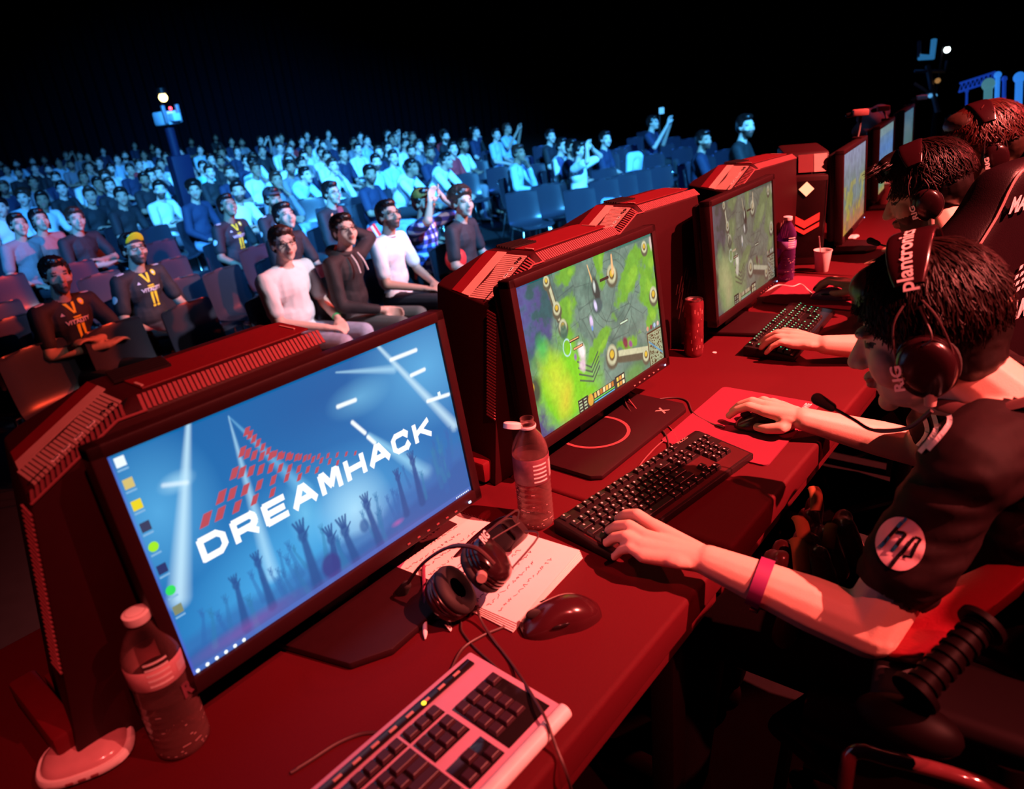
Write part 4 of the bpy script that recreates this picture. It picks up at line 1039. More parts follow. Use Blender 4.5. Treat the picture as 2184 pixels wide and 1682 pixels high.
# ------------------------------------------------------------------ head, hands, bodies
def head_caps(c, R, s=1.0):
    """skin volumes of a head; R: columns right, forward, up"""
    c = V(c); q = lambda x, y, z: c + R @ V((x, y, z)) * s
    e = lambda x, y, z, a, b_, d: ('e', q(x, y, z), (a * s, b_ * s, d * s), R)
    C = [e(0, -.018, .030, .074, .092, .084), e(0, .025, -.020, .060, .062, .088), e(0, .034, -.072, .046, .050, .040), e(0, .070, -.100, .020, .016, .016)]
    C += [('c', q(0, .084, .004), .009 * s, q(0, .104, -.030), .0125 * s), e(-.010, .094, -.034, .009, .010, .008), e(.010, .094, -.034, .009, .010, .008)]
    C += [e(0, .087, -.056, .022, .011, .006), e(0, .086, -.067, .019, .011, .007)]
    for k in (-1, 1):
        C += [e(k * .028, .074, .022, .026, .014, .008), e(k * .036, .052, -.030, .030, .026, .036), e(k * .032, .068, .002, .012, .010, .009), e(k * .077, -.008, -.008, .008, .020, .030)]
    return C
def head_rules(c, R, s=1., beard=False, lips=True):
    """face regions: 1 eyes and brows, 2 lips, 3 beard shadow"""
    c = V(c); Ri = R.inverted(); out = []
    loc = lambda p: (Ri @ (p - c)) / s
    def eye(p):
        l = loc(p); return l.y > .055 and abs(abs(l.x) - .031) < .014 and (abs(l.z - .004) < .0042 or (abs(l.z - .0235) < .0035 and abs(abs(l.x) - .031) < .017))
    def lip(p):
        l = loc(p); return l.y > .078 and abs(l.x) < .021 and -.0715 < l.z < -.0535
    def brd(p):
        l = loc(p); return l.z < -.040 and l.y > .0 and l.z > -.125 and not lip(p) and abs(l.x) < .07 and (l.z < -.048 or abs(l.x) > .02) and l.y + .3 * l.z > -.03
    if beard: out.append((3, brd))
    out.append((1, eye))
    if lips: out.append((2, lip))
    return out
def hair_caps(c, R, s=1., style='short'):
    c = V(c); q = lambda x, y, z: c + R @ V((x, y, z)) * s
    e = lambda x, y, z, a, b_, d: ('e', q(x, y, z), (a * s, b_ * s, d * s), R)
    C = [e(0, -.030, .052, .086, .096, .082), e(0, -.064, .004, .076, .060, .072), e(0, .036, .088, .060, .050, .036), e(-.062, -.012, .028, .026, .045, .045), e(.062, -.012, .028, .026, .045, .045)]
    if style == 'curly':
        rs = random.Random(5); C += [e(0, -.036, .070, .105, .105, .085)]; C += [e(.085 * math.sin(a) * math.cos(t), -.03 + .09 * math.cos(a) * abs(math.cos(t)) ** .5 - .01, .055 + .07 * math.sin(t), .022, .022, .022) for a, t in [(rs.uniform(-3.1, 3.1), rs.uniform(-.2, 1.5)) for _ in range(60)] if not (math.cos(a) > .3 and math.sin(t) < .55)]
    if style == 'quiff': C += [e(0, .055, .105, .05, .035, .028), e(.01, .03, .118, .045, .05, .02)]
    if style == 'long': C += [e(0, -.05, -.04, .078, .05, .08), e(-.07, -.01, -.03, .018, .03, .075), e(.07, -.01, -.03, .018, .03, .075)]
    return C
def hand_caps(wrist, mid, normal, s=1.0, thumb=1, curl=.5, spread=.0):
    """generic relaxed hand from the wrist towards mid; normal: back of the hand; thumb: +1/-1 side"""
    w = V(wrist); f = (V(mid) - w).normalized(); n = V(normal); n = (n - f * n.dot(f)).normalized(); sd = f.cross(n) * thumb
    C = [('c', w, .025 * s, w + f * .03 * s, .026 * s)]
    kn = []
    for i, (o_, L) in enumerate(((.030, .072), (.011, .080), (-.010, .076), (-.030, .060))):
        k = w + (f * .092 + sd * o_ * .95 + n * .006) * s; kn.append(k)
        C.append(('c', w + (f * .02 + sd * o_ * .6) * s, .0155 * s, k, .0118 * s))
        d = (f + sd * (o_ * 4 * spread) ).normalized(); p = k
        for seg, (fr, rr) in enumerate(((.44, .0098), (.32, .0088), (.24, .0078))):
            d = (d - n * curl * (.45 + .25 * seg)).normalized(); p2 = p + d * L * fr * s
            C.append(('c', p, (rr + .0008) * s, p2, rr * s)); p = p2
    t0 = w + (f * .030 + sd * .022) * s; t1 = t0 + (f * .034 + sd * .026 - n * .012) * s; t2 = t1 + (f * .030 + sd * .010 - n * .012) * s; t3 = t2 + (f * .024 - n * .006) * s
    C += [('c', t0, .0165 * s, t1, .0125 * s), ('c', t1, .0118 * s, t2, .0105 * s), ('c', t2, .0105 * s, t3, .0088 * s)]
    return C

POSES = {
 'lap': dict(eL=(-.25, .06, .70), wL=(-.09, .28, .63), eR=(.25, .06, .70), wR=(.09, .28, .63), mL=(-.02, .36, .60), mR=(.03, .36, .60)),
 'crossed': dict(eL=(-.26, .08, .74), wL=(.02, .22, .77), eR=(.26, .08, .74), wR=(-.02, .25, .72), mL=(.14, .22, .80), mR=(-.14, .25, .73)),
 'chin': dict(eL=(-.20, .22, .70), wL=(-.06, .20, .97), eR=(.25, .07, .72), wR=(.02, .26, .66), mL=(-.03, .16, 1.04), mR=(-.08, .28, .66), lean=.05),
 'phone': dict(eL=(-.25, .12, .80), wL=(-.08, .30, 1.14), eR=(.25, .12, .80), wR=(.08, .30, 1.14), mL=(-.04, .32, 1.22), mR=(.04, .32, 1.22)),
 'headhands': dict(eL=(-.29, .20, 1.08), wL=(-.125, .15, 1.19), eR=(.29, .20, 1.08), wR=(.125, .15, 1.19), mL=(-.06, .14, 1.27), mR=(.06, .14, 1.27)),
 'behindhead': dict(eL=(-.36, -.02, 1.06), wL=(-.16, -.09, 1.18), eR=(.25, .06, .70), wR=(.09, .28, .63), mL=(-.09, -.11, 1.24), mR=(.03, .36, .60)),
 'lean': dict(eL=(-.20, .40, .68), wL=(-.05, .56, .62), eR=(.20, .40, .68), wR=(.05, .56, .62), mL=(.0, .62, .58), mR=(.0, .62, .6), lean=.22),
 'side': dict(eL=(-.26, .02, .72), wL=(-.20, .24, .60), eR=(.26, .02, .72), wR=(.20, .24, .60), mL=(-.18, .33, .60), mR=(.18, .33, .60)),
}
def body_joints(pose, torso_twist=0, fat=1.0):
    p = dict(POSES[pose]); ln = p.get('lean', 0)
    J = dict(pel=V((0, .0, .53)), wst=V((0, -.03 + ln * .35, .70)), chs=V((0, -.03 + ln * .8, .88)), nck=V((0, -.02 + ln, 1.03 - ln * .25)), hd=V((0, .025 + ln * 1.2, 1.185 - ln * .35)))
    J['sL'] = J['nck'] + V((-.180 * fat, 0, -.055)); J['sR'] = J['nck'] + V((.180 * fat, 0, -.055))
    for k in ('eL', 'wL', 'eR', 'wR', 'mL', 'mR'): J[k] = V(p[k])
    J['hL'] = V((-.09, 0, .51)); J['hR'] = V((.09, 0, .51)); J['kL'] = V((-.13, .45, .53)); J['kR'] = V((.12, .45, .53)); J['aL'] = V((-.13, .48, .09)); J['aR'] = V((.14, .52, .09))
    return J
def torso(J, g, fat=1.):
    return [('e', J['pel'], (.165 * fat + g, .120 * fat + g, .11 + g)), ('c', J['wst'], .108 * fat + g, J['chs'], .112 * fat + g), ('e', J['wst'], (.145 * fat + g, .112 * fat + g, .13)), ('e', J['chs'] + V((0, 0, .02)), (.165 * fat + g, .108 * fat + g, .145)),
            ('c', J['chs'] + V((0, 0, .02)), .105 * fat + g, J['nck'] + V((0, 0, -.05)), .07 + g), ('c', J['sL'], .052 + g, J['nck'] + V((0, -.005, -.02)), .050 + g * .6), ('c', J['sR'], .052 + g, J['nck'] + V((0, -.005, -.02)), .050 + g * .6)]
def seated_meshes(key, pose, head_yaw=0., head_pitch=0., voxel=.012, hairstyle='short', beard=False, fat=1., sleeve='short', cap=False, simple=False):
    J = body_joints(pose, fat=fat)
    R = (MX.Rotation(head_yaw, 3, 'Z') @ MX.Rotation(head_pitch, 3, 'X'))
    hc = head_caps(J['hd'], R)
    skin = torso(J, -.012, fat) + hc + [('c', J['nck'] + V((0, -.005, -.03)), .056, J['hd'] + R @ V((0, -.02, -.05)), .052)]
    for s_, k in (('L', -1), ('R', 1)):
        skin += [('c', J['s' + s_], .047, J['e' + s_], .038), ('c', J['e' + s_], .039, J['w' + s_], .026)]
        nrm = V((0, 0, 1)) if pose not in ('phone', 'headhands', 'chin', 'behindhead') else V((k * -.4, -1, 0))
        skin += hand_caps(J['w' + s_], J['m' + s_], nrm, 1., thumb=(-1 if s_ == 'R' else 1), curl=.55)
        skin += [('c', J['h' + s_], .07, J['k' + s_], .05), ('c', J['k' + s_], .048, J['a' + s_], .034), ('c', J['a' + s_], .036, J['a' + s_] + V((0, .13, -.04)), .030)]
    ms = organic('body', skin, voxel, 3 if voxel < .01 else 2)
    region_mats(ms, head_rules(J['hd'], R, 1., beard))
    sh = torso(J, .006, fat)
    for s_ in 'LR':
        if sleeve == 'short': m_ = J['s' + s_].lerp(J['e' + s_], .72); sh += [('c', J['s' + s_], .062, m_, .058)]
        else: sh += [('c', J['s' + s_], .060, J['e' + s_], .052), ('c', J['e' + s_], .052, J['w' + s_].lerp(J['e' + s_], .12), .036)]
    # open the collar by keeping the cloth below the neck
    mshirt = organic('shirt', sh, voxel, 2)
    bm = bmesh.new(); bm.from_mesh(mshirt)
    nk = J['nck'] + V((0, .03, .04)); kill = [f for f in bm.faces if ((f.calc_center_median() - nk).length < .068)]
    bmesh.ops.delete(bm, geom=kill, context='FACES')
    for v in bm.verts: v.co += V((noise.noise(v.co * 14), noise.noise(v.co * 14 + V((5, 0, 0))), 0)) * .006
    bm.to_mesh(mshirt); bm.free(); mshirt.shade_smooth()
    tr = [('e', J['pel'], (.175 * fat, .13 * fat, .105))]
    for s_ in 'LR': tr += [('c', J['h' + s_] , .088 * fat, J['k' + s_], .066), ('c', J['k' + s_], .066, J['a' + s_], .052)]
    mt = organic('trousers', tr, voxel, 2)
    shoe = []
    for s_ in 'LR': shoe += [('c', J['a' + s_] + V((0, -.03, -.045)), .042, J['a' + s_] + V((0, .15, -.052)), .036)]
    mshoe = [organic('shoe', [q], voxel, 1) for q in shoe]
    mh = organic('hair', hair_caps(J['hd'], R, 1., hairstyle), max(.006, voxel * .7), 1)
    if voxel < .01:
        bm = bmesh.new(); bm.from_mesh(mh)
        for v in bm.verts: v.co += v.normal * (noise.noise(v.co * 90) * .006 + noise.noise(v.co * V((40, 40, 160)).length * .2) * .002)
        bm.to_mesh(mh); bm.free(); mh.shade_smooth()
    return dict(body=ms, shirt=mshirt, trousers=mt, shoe=mshoe[0], shoe2=mshoe[1], hair=mh, J=J, R=R)
m_eye = M('dark_brow', (.03, .018, .015), .5); m_lip = M('lip', (.45, .16, .13), .45); m_beard = M('beard_shadow', (.09, .05, .04), .7)
def place_person(ms, loc, heading, shirt, trousers, hair, skin, label, group=None, shoes=None, extra=None):
    """heading: world direction faced"""
    a = math.atan2(heading[1], heading[0]) - PI / 2
    r = empty('person', loc, a, label, 'person', group)
    for k, mt in (('body', skin), ('shirt', shirt), ('trousers', trousers), ('shoe', shoes or m_black), ('shoe2', shoes or m_black), ('hair', hair)):
        if k == 'hair' and hair is None: continue
        me = ms[k]
        if k == 'body' and len(me.materials) == 0:
            for q in (None, m_eye, m_lip, m_beard): me.materials.append(q)
        elif len(me.materials) == 0: me.materials.append(None)
        o = bpy.data.objects.new('shoe' if k == 'shoe2' else k, me); COL.objects.link(o); o.parent = r
        o.material_slots[0].link = 'OBJECT'; o.material_slots[0].material = mt
        if k == 'body': o['label'] = 'bare skin of face, arms and hands'
    if extra: extra(r, ms)
    return r
def glasses(r, ms):
    J, R = ms['J'], ms['R']; T = MX.Translation(J['hd']) @ R.to_4x4()
    b = MB(); b.X = T
    for k in (-1, 1):
        b.tube([(k * .032 + .021 * math.cos(a), .098 - abs(math.cos(a)) * .004, .002 + .015 * math.sin(a)) for a in [2 * PI * i / 16 for i in range(16)]], .0022, 6, closed=True, cap=False)
        b.tube([(k * .053, .092, .006), (k * .075, .05, .006), (k * .080, -.01, .006)], .0018, 6)
    b.tube([(-.011, .099, .006), (.011, .099, .006)], .0018, 6)
    b.build('glasses', m_gloss, r)
def cap_of(mat, brim_mat, back=False, up=0.):
    def f(r, ms):
        J, R = ms['J'], ms['R']; T = MX.Translation(J['hd']) @ R.to_4x4()
        k = -1 if back else 1
        b = MB(); b.X = T; b.lathe([(.086, .0), (.088, .02), (.082, .05), (.06, .072), (.03, .083), (0, .086)], 28, MX.Translation((0, -.02, .042)) @ MX.Diagonal((.95, 1.12, 1, 1)).to_4x4()); b.build('cap_crown', mat, r, smooth=60)
        b = MB(); b.X = T @ MX.Translation((0, k * .06, .048)) @ MX.Rotation(up * k, 4, 'X')
        b.prism([(.065 * math.cos(a), k * (.0 + .085 * math.sin(a))) for a in [PI * i / 12 for i in range(13)]], 0, .005, None, .0015); b.build('cap_brim', brim_mat, r, smooth=40)
    return f

def decal(b, me, bvh, T, shapes, depth=.3, off=.0025, sub=.012):
    """lay flat shapes (2d triangles or polygons, metres) onto a cloth mesh: T maps (x, y, 0) to a plane in front, rays go along -z of T"""
    d = -(T.to_3x3() @ V((0, 0, 1))).normalized()
    for vs, fs in shapes:
        tm = bmesh.new(); nv = [tm.verts.new((v[0], v[1], 0)) for v in vs]
        for f in fs:
            try: tm.faces.new([nv[i] for i in f])
            except ValueError: pass
        bmesh.ops.triangulate(tm, faces=tm.faces[:])
        for _ in range(3):
            es = [e for e in tm.edges if e.calc_length() > sub]
            if not es: break
            bmesh.ops.subdivide_edges(tm, edges=es, cuts=1, use_grid_fill=False); bmesh.ops.triangulate(tm, faces=tm.faces[:])
        mp = {}
        for v in tm.verts:
            o_ = T @ v.co; h = bvh.ray_cast(o_, d, depth)
            if h[0] is not None: mp[v] = b.v(h[0] - d * off)
        for f in tm.faces:
            if all(v in mp for v in f.verts): b.f([mp[v] for v in f.verts])
        tm.free()
def sh_text(body, x, y, w, h, bold=.02, shear=0):
    vs, fs = text_geo(body, 1., bold, 1., shear); return ([(x + v.x * w, y + v.y * h) for v in vs], fs)
def sh_poly(pts): return (pts, [list(range(len(pts)))])
def sh_disc(x, y, r, n=20): return sh_poly([(x + r * math.cos(2 * PI * k / n), y + r * math.sin(2 * PI * k / n)) for k in range(n)])
m_yel = M('yellow_print', (.85, .72, .03), .6); m_wprint = M('white_print', (.7, .66, .7), .6)
def jersey_extra(r, ms):
    me = ms['shirt']; bv = bvh_of(me); J = ms['J']
    c = J['chs'] + V((0, .3, .03))
    # plane in front of the chest; local x to the wearer's left so writing reads from the front
    T = MX(((-1, 0, 0, c.x), (0, 0, 1, c.y), (0, 1, 0, c.z), (0, 0, 0, 1)))
    b = MB()
    S = [sh_poly([(-.045, .10), (-.022, .10), (-.002, .035), (-.012, .03)]), sh_poly([(.030, .10), (.008, .10), (-.006, .04), (.004, .03)])]
    S += [sh_text('VITALITY', -.085, -.032, .17, .03)] if False else []
    S += [sh_disc(.085, .085, .022, 8)]
    S += [sh_poly([(-.03 + i * .0, .012 - i * .014), (.03, .012 - i * .014), (.022, .004 - i * .014), (-.022, .004 - i * .014)]) for i in range(2)]
    for i, k in enumerate((-1, 1)): S += [sh_poly([(k * .004, -.04), (k * .026, -.04), (k * .026, -.13), (k * .012, -.13)]), sh_poly([(k * .006, -.135), (k * .030, -.135), (k * .030, -.15), (k * .006, -.15)])]
    decal(b, me, bv, T, S, sub=.02); b.build('yellow_emblem', m_yel, r, smooth=0, fix=False)
    b = MB(); decal(b, me, bv, T, [sh_text('VITALITY', -.085, -.034, .17, .028, .03)], off=.004, sub=.02)
    b.build('white_lettering', m_wprint, r, smooth=0, fix=False)
    for nm, q in (('maker_mark', sh_poly([(-.095, .03), (-.07, .03), (-.08, .05)])), ('crest_centre', sh_disc(.085, .085, .010, 8))):
        b = MB(); decal(b, me, bv, T, [q], off=.004, sub=.02); b.build(nm, m_wprint, r, smooth=0, fix=False)
    for k in (-1, 1):
        s_ = J['sL' if k < 0 else 'sR']
        T2 = MX.Translation(s_ + V((k * -.02, 0, .3))) ; b = MB(); decal(b, me, bv, T2, [sh_poly([(-.03, -.03 + i * .02), (.03, -.03 + i * .02), (.03, -.018 + i * .02), (-.03, -.018 + i * .02)]) for i in range(3)], sub=.02); b.build('shoulder_stripes', m_wprint, r, smooth=0, fix=False)
        T3 = MX.Translation(s_ + V((k * .3, .02, -.10))) @ MX.Rotation(k * PI / 2, 4, 'Y') @ MX.Rotation(PI / 2 * k, 4, 'Z'); b = MB(); decal(b, me, bv, T3, [sh_disc(0, 0, .026)], sub=.02); b.build('sleeve_badge', m_wprint, r, smooth=0, fix=False)
# ------------------------------------------------------------------ hall chairs
def chair_meshes():
    """one piece plastic shell on a chrome frame; faces +y, seat height .44"""
    b = MB(); prof = []
    pts = smooth_path([(0, .24, .415), (0, .20, .438), (0, .05, .425), (0, -.10, .425), (0, -.17, .47), (0, -.205, .60), (0, -.235, .80), (0, -.245, .835)], 4)
    rings = []
    n = len(pts)
    for i, p in enumerate(pts):
        t = i / (n - 1); w = .215 + .015 * math.sin(PI * t); 
        if t < .06: w *= .85 + 2.5 * t
        if t > .86: w *= math.sqrt(max(.02, 1 - ((t - .86) / .145) ** 2)) * .95 + .05
        row = []
        for k in range(-5, 6):
            x = w * k / 5; curl = (abs(k) / 5) ** 3 * .028
            if t > .45: row.append(b.v((x, p.y + curl, p.z)))
            else: row.append(b.v((x, p.y, p.z + curl * .7)))
        rings.append(row)
    for A, B in zip(rings[:-1], rings[1:]):
        for k in range(10): b.f([A[k], A[k + 1], B[k + 1], B[k]])
    bmesh.ops.recalc_face_normals(b.bm, faces=b.bm.faces)
    bmesh.ops.solidify(b.bm, geom=b.bm.faces[:], thickness=.008)
    shell = b.mesh('seat_shell', 60)
    b = MB()
    for k in (-1, 1): b.tube([(k * .21, .20, 0), (k * .19, .17, .41), (k * .19, -.13, .41), (k * .22, -.22, 0)], .011, 7)
    b.tube([(-.19, .14, .405), (.19, .14, .405)], .009, 6); b.tube([(-.19, -.11, .405), (.19, -.11, .405)], .009, 6)
    leg = b.mesh('leg_frame', 60)
    return shell, leg
m_chair = M('grey_chair_plastic', (.028, .028, .042), .28, var=.1, bump=.1, bscale=400)
m_chair_red = M('red_chair_plastic', (.30, .035, .03), .35, var=.1)
_shell, _legm = chair_meshes(); _shell.materials.append(None); _legm.materials.append(m_chrome)
def hall_chair(x, y, rz, label, mat=None, group='plastic hall chairs'):
    r = empty('hall_chair', (x, y, hall(y)), rz + PI, label, 'chair', group)
    o = link('seat_shell', _shell, None, r); o.material_slots[0].link = 'OBJECT'; o.material_slots[0].material = mat or m_chair
    link('leg_frame', _legm, None, r)
    return r

# ------------------------------------------------------------------ the first rows, each person modelled apart
c_white = M('white_cotton', (.82, .80, .82), .8, var=.04, scale=20); c_black = M('black_jersey', (.018, .016, .020), .75, var=.3, scale=60)
c_grey = M('grey_cotton', (.22, .20, .22), .8); c_navy = M('navy_cotton', (.02, .028, .07), .8); c_denim = M('light_denim', (.30, .38, .52), .8, var=.3, scale=30)
c_dark = M('dark_denim', (.025, .026, .035), .8); c_tan = M('tan_trousers', (.45, .36, .26), .8); c_red = M('red_cotton', (.55, .04, .05), .8); c_teal = M('mint_cotton', (.35, .75, .65), .8); c_sky = M('pale_blue_cotton', (.45, .6, .7), .8)
m_plaid = bpy.data.materials.new('blue_plaid'); m_plaid.use_nodes = True
def _plaid():
    nt = m_plaid.node_tree; b = nt.nodes['Principled BSDF']; tc = nt.nodes.new('ShaderNodeTexCoord'); cols = []
    prev = None
    for d, sc in (('X', 26), ('Z', 26)):
        w = nt.nodes.new('ShaderNodeTexWave'); w.bands_direction = d; w.inputs['Scale'].default_value = sc / 6; nt.links.new(tc.outputs['Object'], w.inputs['Vector'])
        r = nt.nodes.new('ShaderNodeValToRGB'); r.color_ramp.elements[0].position = .5; r.color_ramp.elements[1].position = .62; nt.links.new(w.outputs['Fac'], r.inputs[0]); cols.append(r)
    ad = nt.nodes.new('ShaderNodeMath'); ad.operation = 'ADD'; nt.links.new(cols[0].outputs[0], ad.inputs[0]); nt.links.new(cols[1].outputs[0], ad.inputs[1])
    mu = nt.nodes.new('ShaderNodeMath'); mu.operation = 'MULTIPLY'; mu.inputs[1].default_value = .5; nt.links.new(ad.outputs[0], mu.inputs[0])
    r = nt.nodes.new('ShaderNodeValToRGB'); r.color_ramp.interpolation = 'CONSTANT'
    r.color_ramp.elements[0].color = (.015, .02, .08, 1); r.color_ramp.elements[1].position = .4; r.color_ramp.elements[1].color = (.08, .10, .45, 1); e = r.color_ramp.elements.new(.85); e.color = (.75, .75, .85, 1)
    nt.links.new(mu.outputs[0], r.inputs[0]); nt.links.new(r.outputs[0], b.inputs['Base Color']); b.inputs['Roughness'].default_value = .8
_plaid()
skA = M('fair_skin', (.66, .46, .38), .5, spec=.3, var=.05); skB = M('olive_skin', (.48, .30, .22), .5, spec=.3, var=.05); skC = M('brown_skin', (.30, .18, .12), .5, spec=.3, var=.05)
HD = V((.32, -.95))     # general heading of the audience: to the stage, slightly to its right
def front(u, v, pose, label, shirt, trousers, hair, skin, yaw=-.55, pitch=.2, head=V((.30, -.95)), key=None, chair=True, dz=0., fat=1., **kw):
    """u, v: photo pixel of the head centre"""
    extra = kw.pop('extra', None); chairlab = kw.pop('chairlab', None)
    lean = POSES[pose].get('lean', 0); hz = 1.185 - lean * .35 + dz
    p = PH(u, v, hz); a = math.atan2(head[1], head[0]) - PI / 2
    off = MX.Rotation(a, 2) @ V((0, .025 + lean * 1.2)); x, y = p.x - off.x, p.y - off.y
    ms = seated_meshes(key, pose, yaw, pitch, .0085, fat=fat, **kw)
    r = place_person(ms, (x, y, hall(y) + dz), head, shirt, trousers, hair, skin, label, extra=None)
    if extra:
        for e in (extra if isinstance(extra, list) else [extra]): e(r, ms)
    if chair: hall_chair(x - head[0] * .03, y - head[1] * -.03 * -1, a + PI, chairlab or ('grey plastic chair occupied by the ' + label.split('person ')[-1])[:110])
    return r, ms
def ribbon(r, name, pts, rad, mat, flat=.3):
    b = MB(); b.tube(smooth_path(pts, 4), rad, 8, flat=flat); return b.build(name, mat, r)
def hair_band(mat):
    def f(r, ms):
        J, R = ms['J'], ms['R']; b = MB(); b.X = MX.Translation(J['hd']) @ R.to_4x4()
        b.tube([(.086 * math.sin(a), .03 - .02, .055 + .078 * math.cos(a)) for a in np.linspace(-1.4, 1.4, 15)], .010, 8, flat=.4); b.build('hair_band', mat, r)
    return f
def wrist_band(side, mat):
    def f(r, ms):
        J = ms['J']; w, e = J['w' + side], J['e' + side]; d = (e - w).normalized(); c = w + d * .03
        b = MB(); b.tube([c - d * .008, c + d * .008], .0315, 16, cap=False); b.build('wristband', mat, r)
    return f
m_greenband = M('green_band', (.05, .8, .25), .6)
front(605, 520, 'lap', 'heavyset person in plain white t-shirt with glasses, hands joined, front row', c_white, c_denim, m_hair_br, skA, yaw=-.55, pitch=.12, fat=1.22, extra=[glasses, wrist_band('L', m_greenband)], chairlab='grey chair under the heavyset person in the white t-shirt')
def hoodie(r, ms):
    J = ms['J']
    for k in (-1, 1): ribbon(r, 'hood_string', [J['nck'] + V((k * .04, .09, -.01)), J['nck'] + V((k * .045, .13, -.07)), J['nck'] + V((k * .05, .15, -.14))], .006, m_white, 1)
    b = MB(); b.tube([J['nck'] + V((.085 * math.cos(a), -.03 + .075 * math.sin(a), -.01 + .03 * (1 - math.sin(a)) * .6)) for a in [2 * PI * i / 16 for i in range(16)]], .028, 10, closed=True, cap=False); b.build('hood', c_black, r)
front(735, 492, 'behindhead', 'person in black hoodie, one hand behind the head, front row', c_black, M('charcoal_jeans', (.10, .13, .13), .8), m_hair, skA, yaw=-.5, pitch=.25, sleeve='long', extra=[glasses, hoodie, wrist_band('L', m_greenband)], chairlab='grey chair under the person in the black hoodie')
def polo(r, ms):
    J = ms['J']; b = MB(); b.tube([J['nck'] + V((.075 * math.cos(a), -.01 + .07 * math.sin(a), .0)) for a in [PI * i / 10 - .5 for i in range(14)]], .014, 8, flat=.5); b.build('collar', c_white, r)
front(830, 460, 'lap', 'bearded person in white polo shirt, front row beside the red and white scarf', c_white, c_dark, m_hair, skB, yaw=-.45, pitch=.3, beard=True, extra=[glasses, polo], chairlab='grey chair under the bearded person in the white polo')
front(905, 432, 'headhands', 'person in blue plaid shirt holding both hands to the forehead, front row', m_plaid, c_dark, m_hair, skB, yaw=-.4, pitch=.15, beard=True, extra=cap_of(M('yellow_cap', (.22, .12, .02), .7), M('yellow_cap', (.22, .12, .02), .7), up=.2), chairlab='grey chair under the person in blue plaid')
front(987, 432, 'side', 'curly haired person in dark shirt, in the front row right of the plaid shirt', c_black, c_dark, m_hair_br, skB, yaw=-.6, pitch=.1, hairstyle='curly', chairlab='grey chair under the curly haired person')
front(122, 588, 'crossed', 'dark haired person in black and yellow team jersey with folded arms at the lower left', c_black, c_dark, m_hair, skB, yaw=-.4, pitch=.1, beard=True, extra=jersey_extra, chairlab='grey chair under the jersey wearer at the lower left')
front(287, 532, 'side', 'person in black and yellow team jersey with glasses and bright yellow cap brim', c_black, c_dark, m_hair, skB, yaw=-.35, pitch=.2, beard=True, extra=[glasses, jersey_extra, cap_of(c_black, M('yellow_brim', (.9, .75, .02), .6), up=.75)], chairlab='grey chair under the jersey wearer with the yellow cap')
front(487, 440, 'side', 'short haired person in black and yellow team jersey looking far up to the right', c_black, c_dark, m_hair, skC, yaw=-.35, pitch=.35, extra=jersey_extra, chairlab='grey chair under the bare headed jersey wearer further back')
front(583, 425, 'crossed', 'person in black jersey and dark baseball cap with reddish brim behind the white t-shirt', c_black, c_dark, m_hair, skC, yaw=-.4, pitch=.1, beard=True, extra=[cap_of(M('dark_cap', (.03, .02, .03), .7), M('red_brim', (.25, .04, .03), .7)), jersey_extra], chairlab='grey chair under the person in the dark baseball cap')
front(608, 462, 'lap', 'person in black shirt mostly hidden behind the white t-shirt', c_black, c_dark, m_hair, skB, yaw=-.4, pitch=.3, chairlab='grey chair hidden behind the white t-shirt wearer')
front(708, 412, 'lap', 'person in black jacket with small red scarf behind the hoodie wearer', c_black, c_dark, m_hair, skB, yaw=-.3, pitch=.1, sleeve='long', extra=[lambda r, ms: ribbon(r, 'scarf', [ms['J']['nck'] + V((-.07, .05, .0)), ms['J']['nck'] + V((0, .11, -.04)), ms['J']['nck'] + V((.05, .13, -.12))], .03, c_red), glasses], chairlab='grey chair under the person in the black jacket')
front(40, 480, 'side', 'person in grey t-shirt lit red at the left edge of the audience', c_grey, c_dark, m_hair, skB, yaw=-.3, pitch=.2, chairlab='grey chair under the grey t-shirt wearer at the left edge')
front(85, 470, 'lap', 'long haired person in faded red t-shirt next to the grey t-shirt', M('faded_red_cotton', (.4, .14, .13), .8), c_dark, m_hair, skB, yaw=-.3, pitch=.2, hairstyle='long', chairlab='grey chair under the faded red t-shirt wearer')
front(162, 468, 'crossed', 'person in black t-shirt with red lit folded arms left of the yellow cap', c_black, c_dark, m_hair_br, skB, yaw=-.4, pitch=.1, chairlab='grey chair under the folded arms left of the yellow cap')

# red and white scarf over the chair between hoodie and polo
r = empty('supporter_scarf', PH(815, 505, .8), 0, 'long red scarf with white stripe hanging beside the white polo', 'scarf')
o = r.location; a_, c_ = PH(790, 482, 1.0) - o, PH(835, 600, .45) - o
b = MB(); pts = smooth_path([a_, a_.lerp(c_, .4) + V((0, -.05, .03)), a_.lerp(c_, .8) + V((0, -.06, 0)), c_], 5)
for nm, w_, mt, of in (('scarf_cloth', .055, M('scarf_red', (.7, .06, .05), .8), 0), ('white_stripe', .014, c_white, -.012)):
    b = MB(); b.tube([p + V((0, of, 0)) for p in pts], w_, 10, flat=.22 if of == 0 else .6, up=V((0, -1, .2))); b.build(nm, mt, r)
r = empty('cheering_balloon', PH(972, 552, .75), 0, 'round red inflated balloon held at the lap beside the plaid shirt', 'balloon')
b = MB(); b.ell((0, 0, 0), (.09, .09, .105), None, 24, 14); b.build('balloon_skin', M('balloon_red', (.75, .04, .04), .3), r, smooth=60)
b = MB(); b.lathe([(.0, -.118), (.014, -.116), (.006, -.105), (.004, -.100)], 12); b.build('knot', c_red, r)
r = empty('white_bag', PH(775, 690, .30), 0, 'bulky white carrier bag lying beside the knees of the white t-shirt wearer', 'bag')
me = organic('bag_body', [('e', (random.Random(i).uniform(-.16, .16), random.Random(i + 50).uniform(-.1, .1), random.Random(i + 90).uniform(-.06, .05)), (.10, .08, .07)) for i in range(14)], .012, 3); link('bag_body', me, c_white, r)
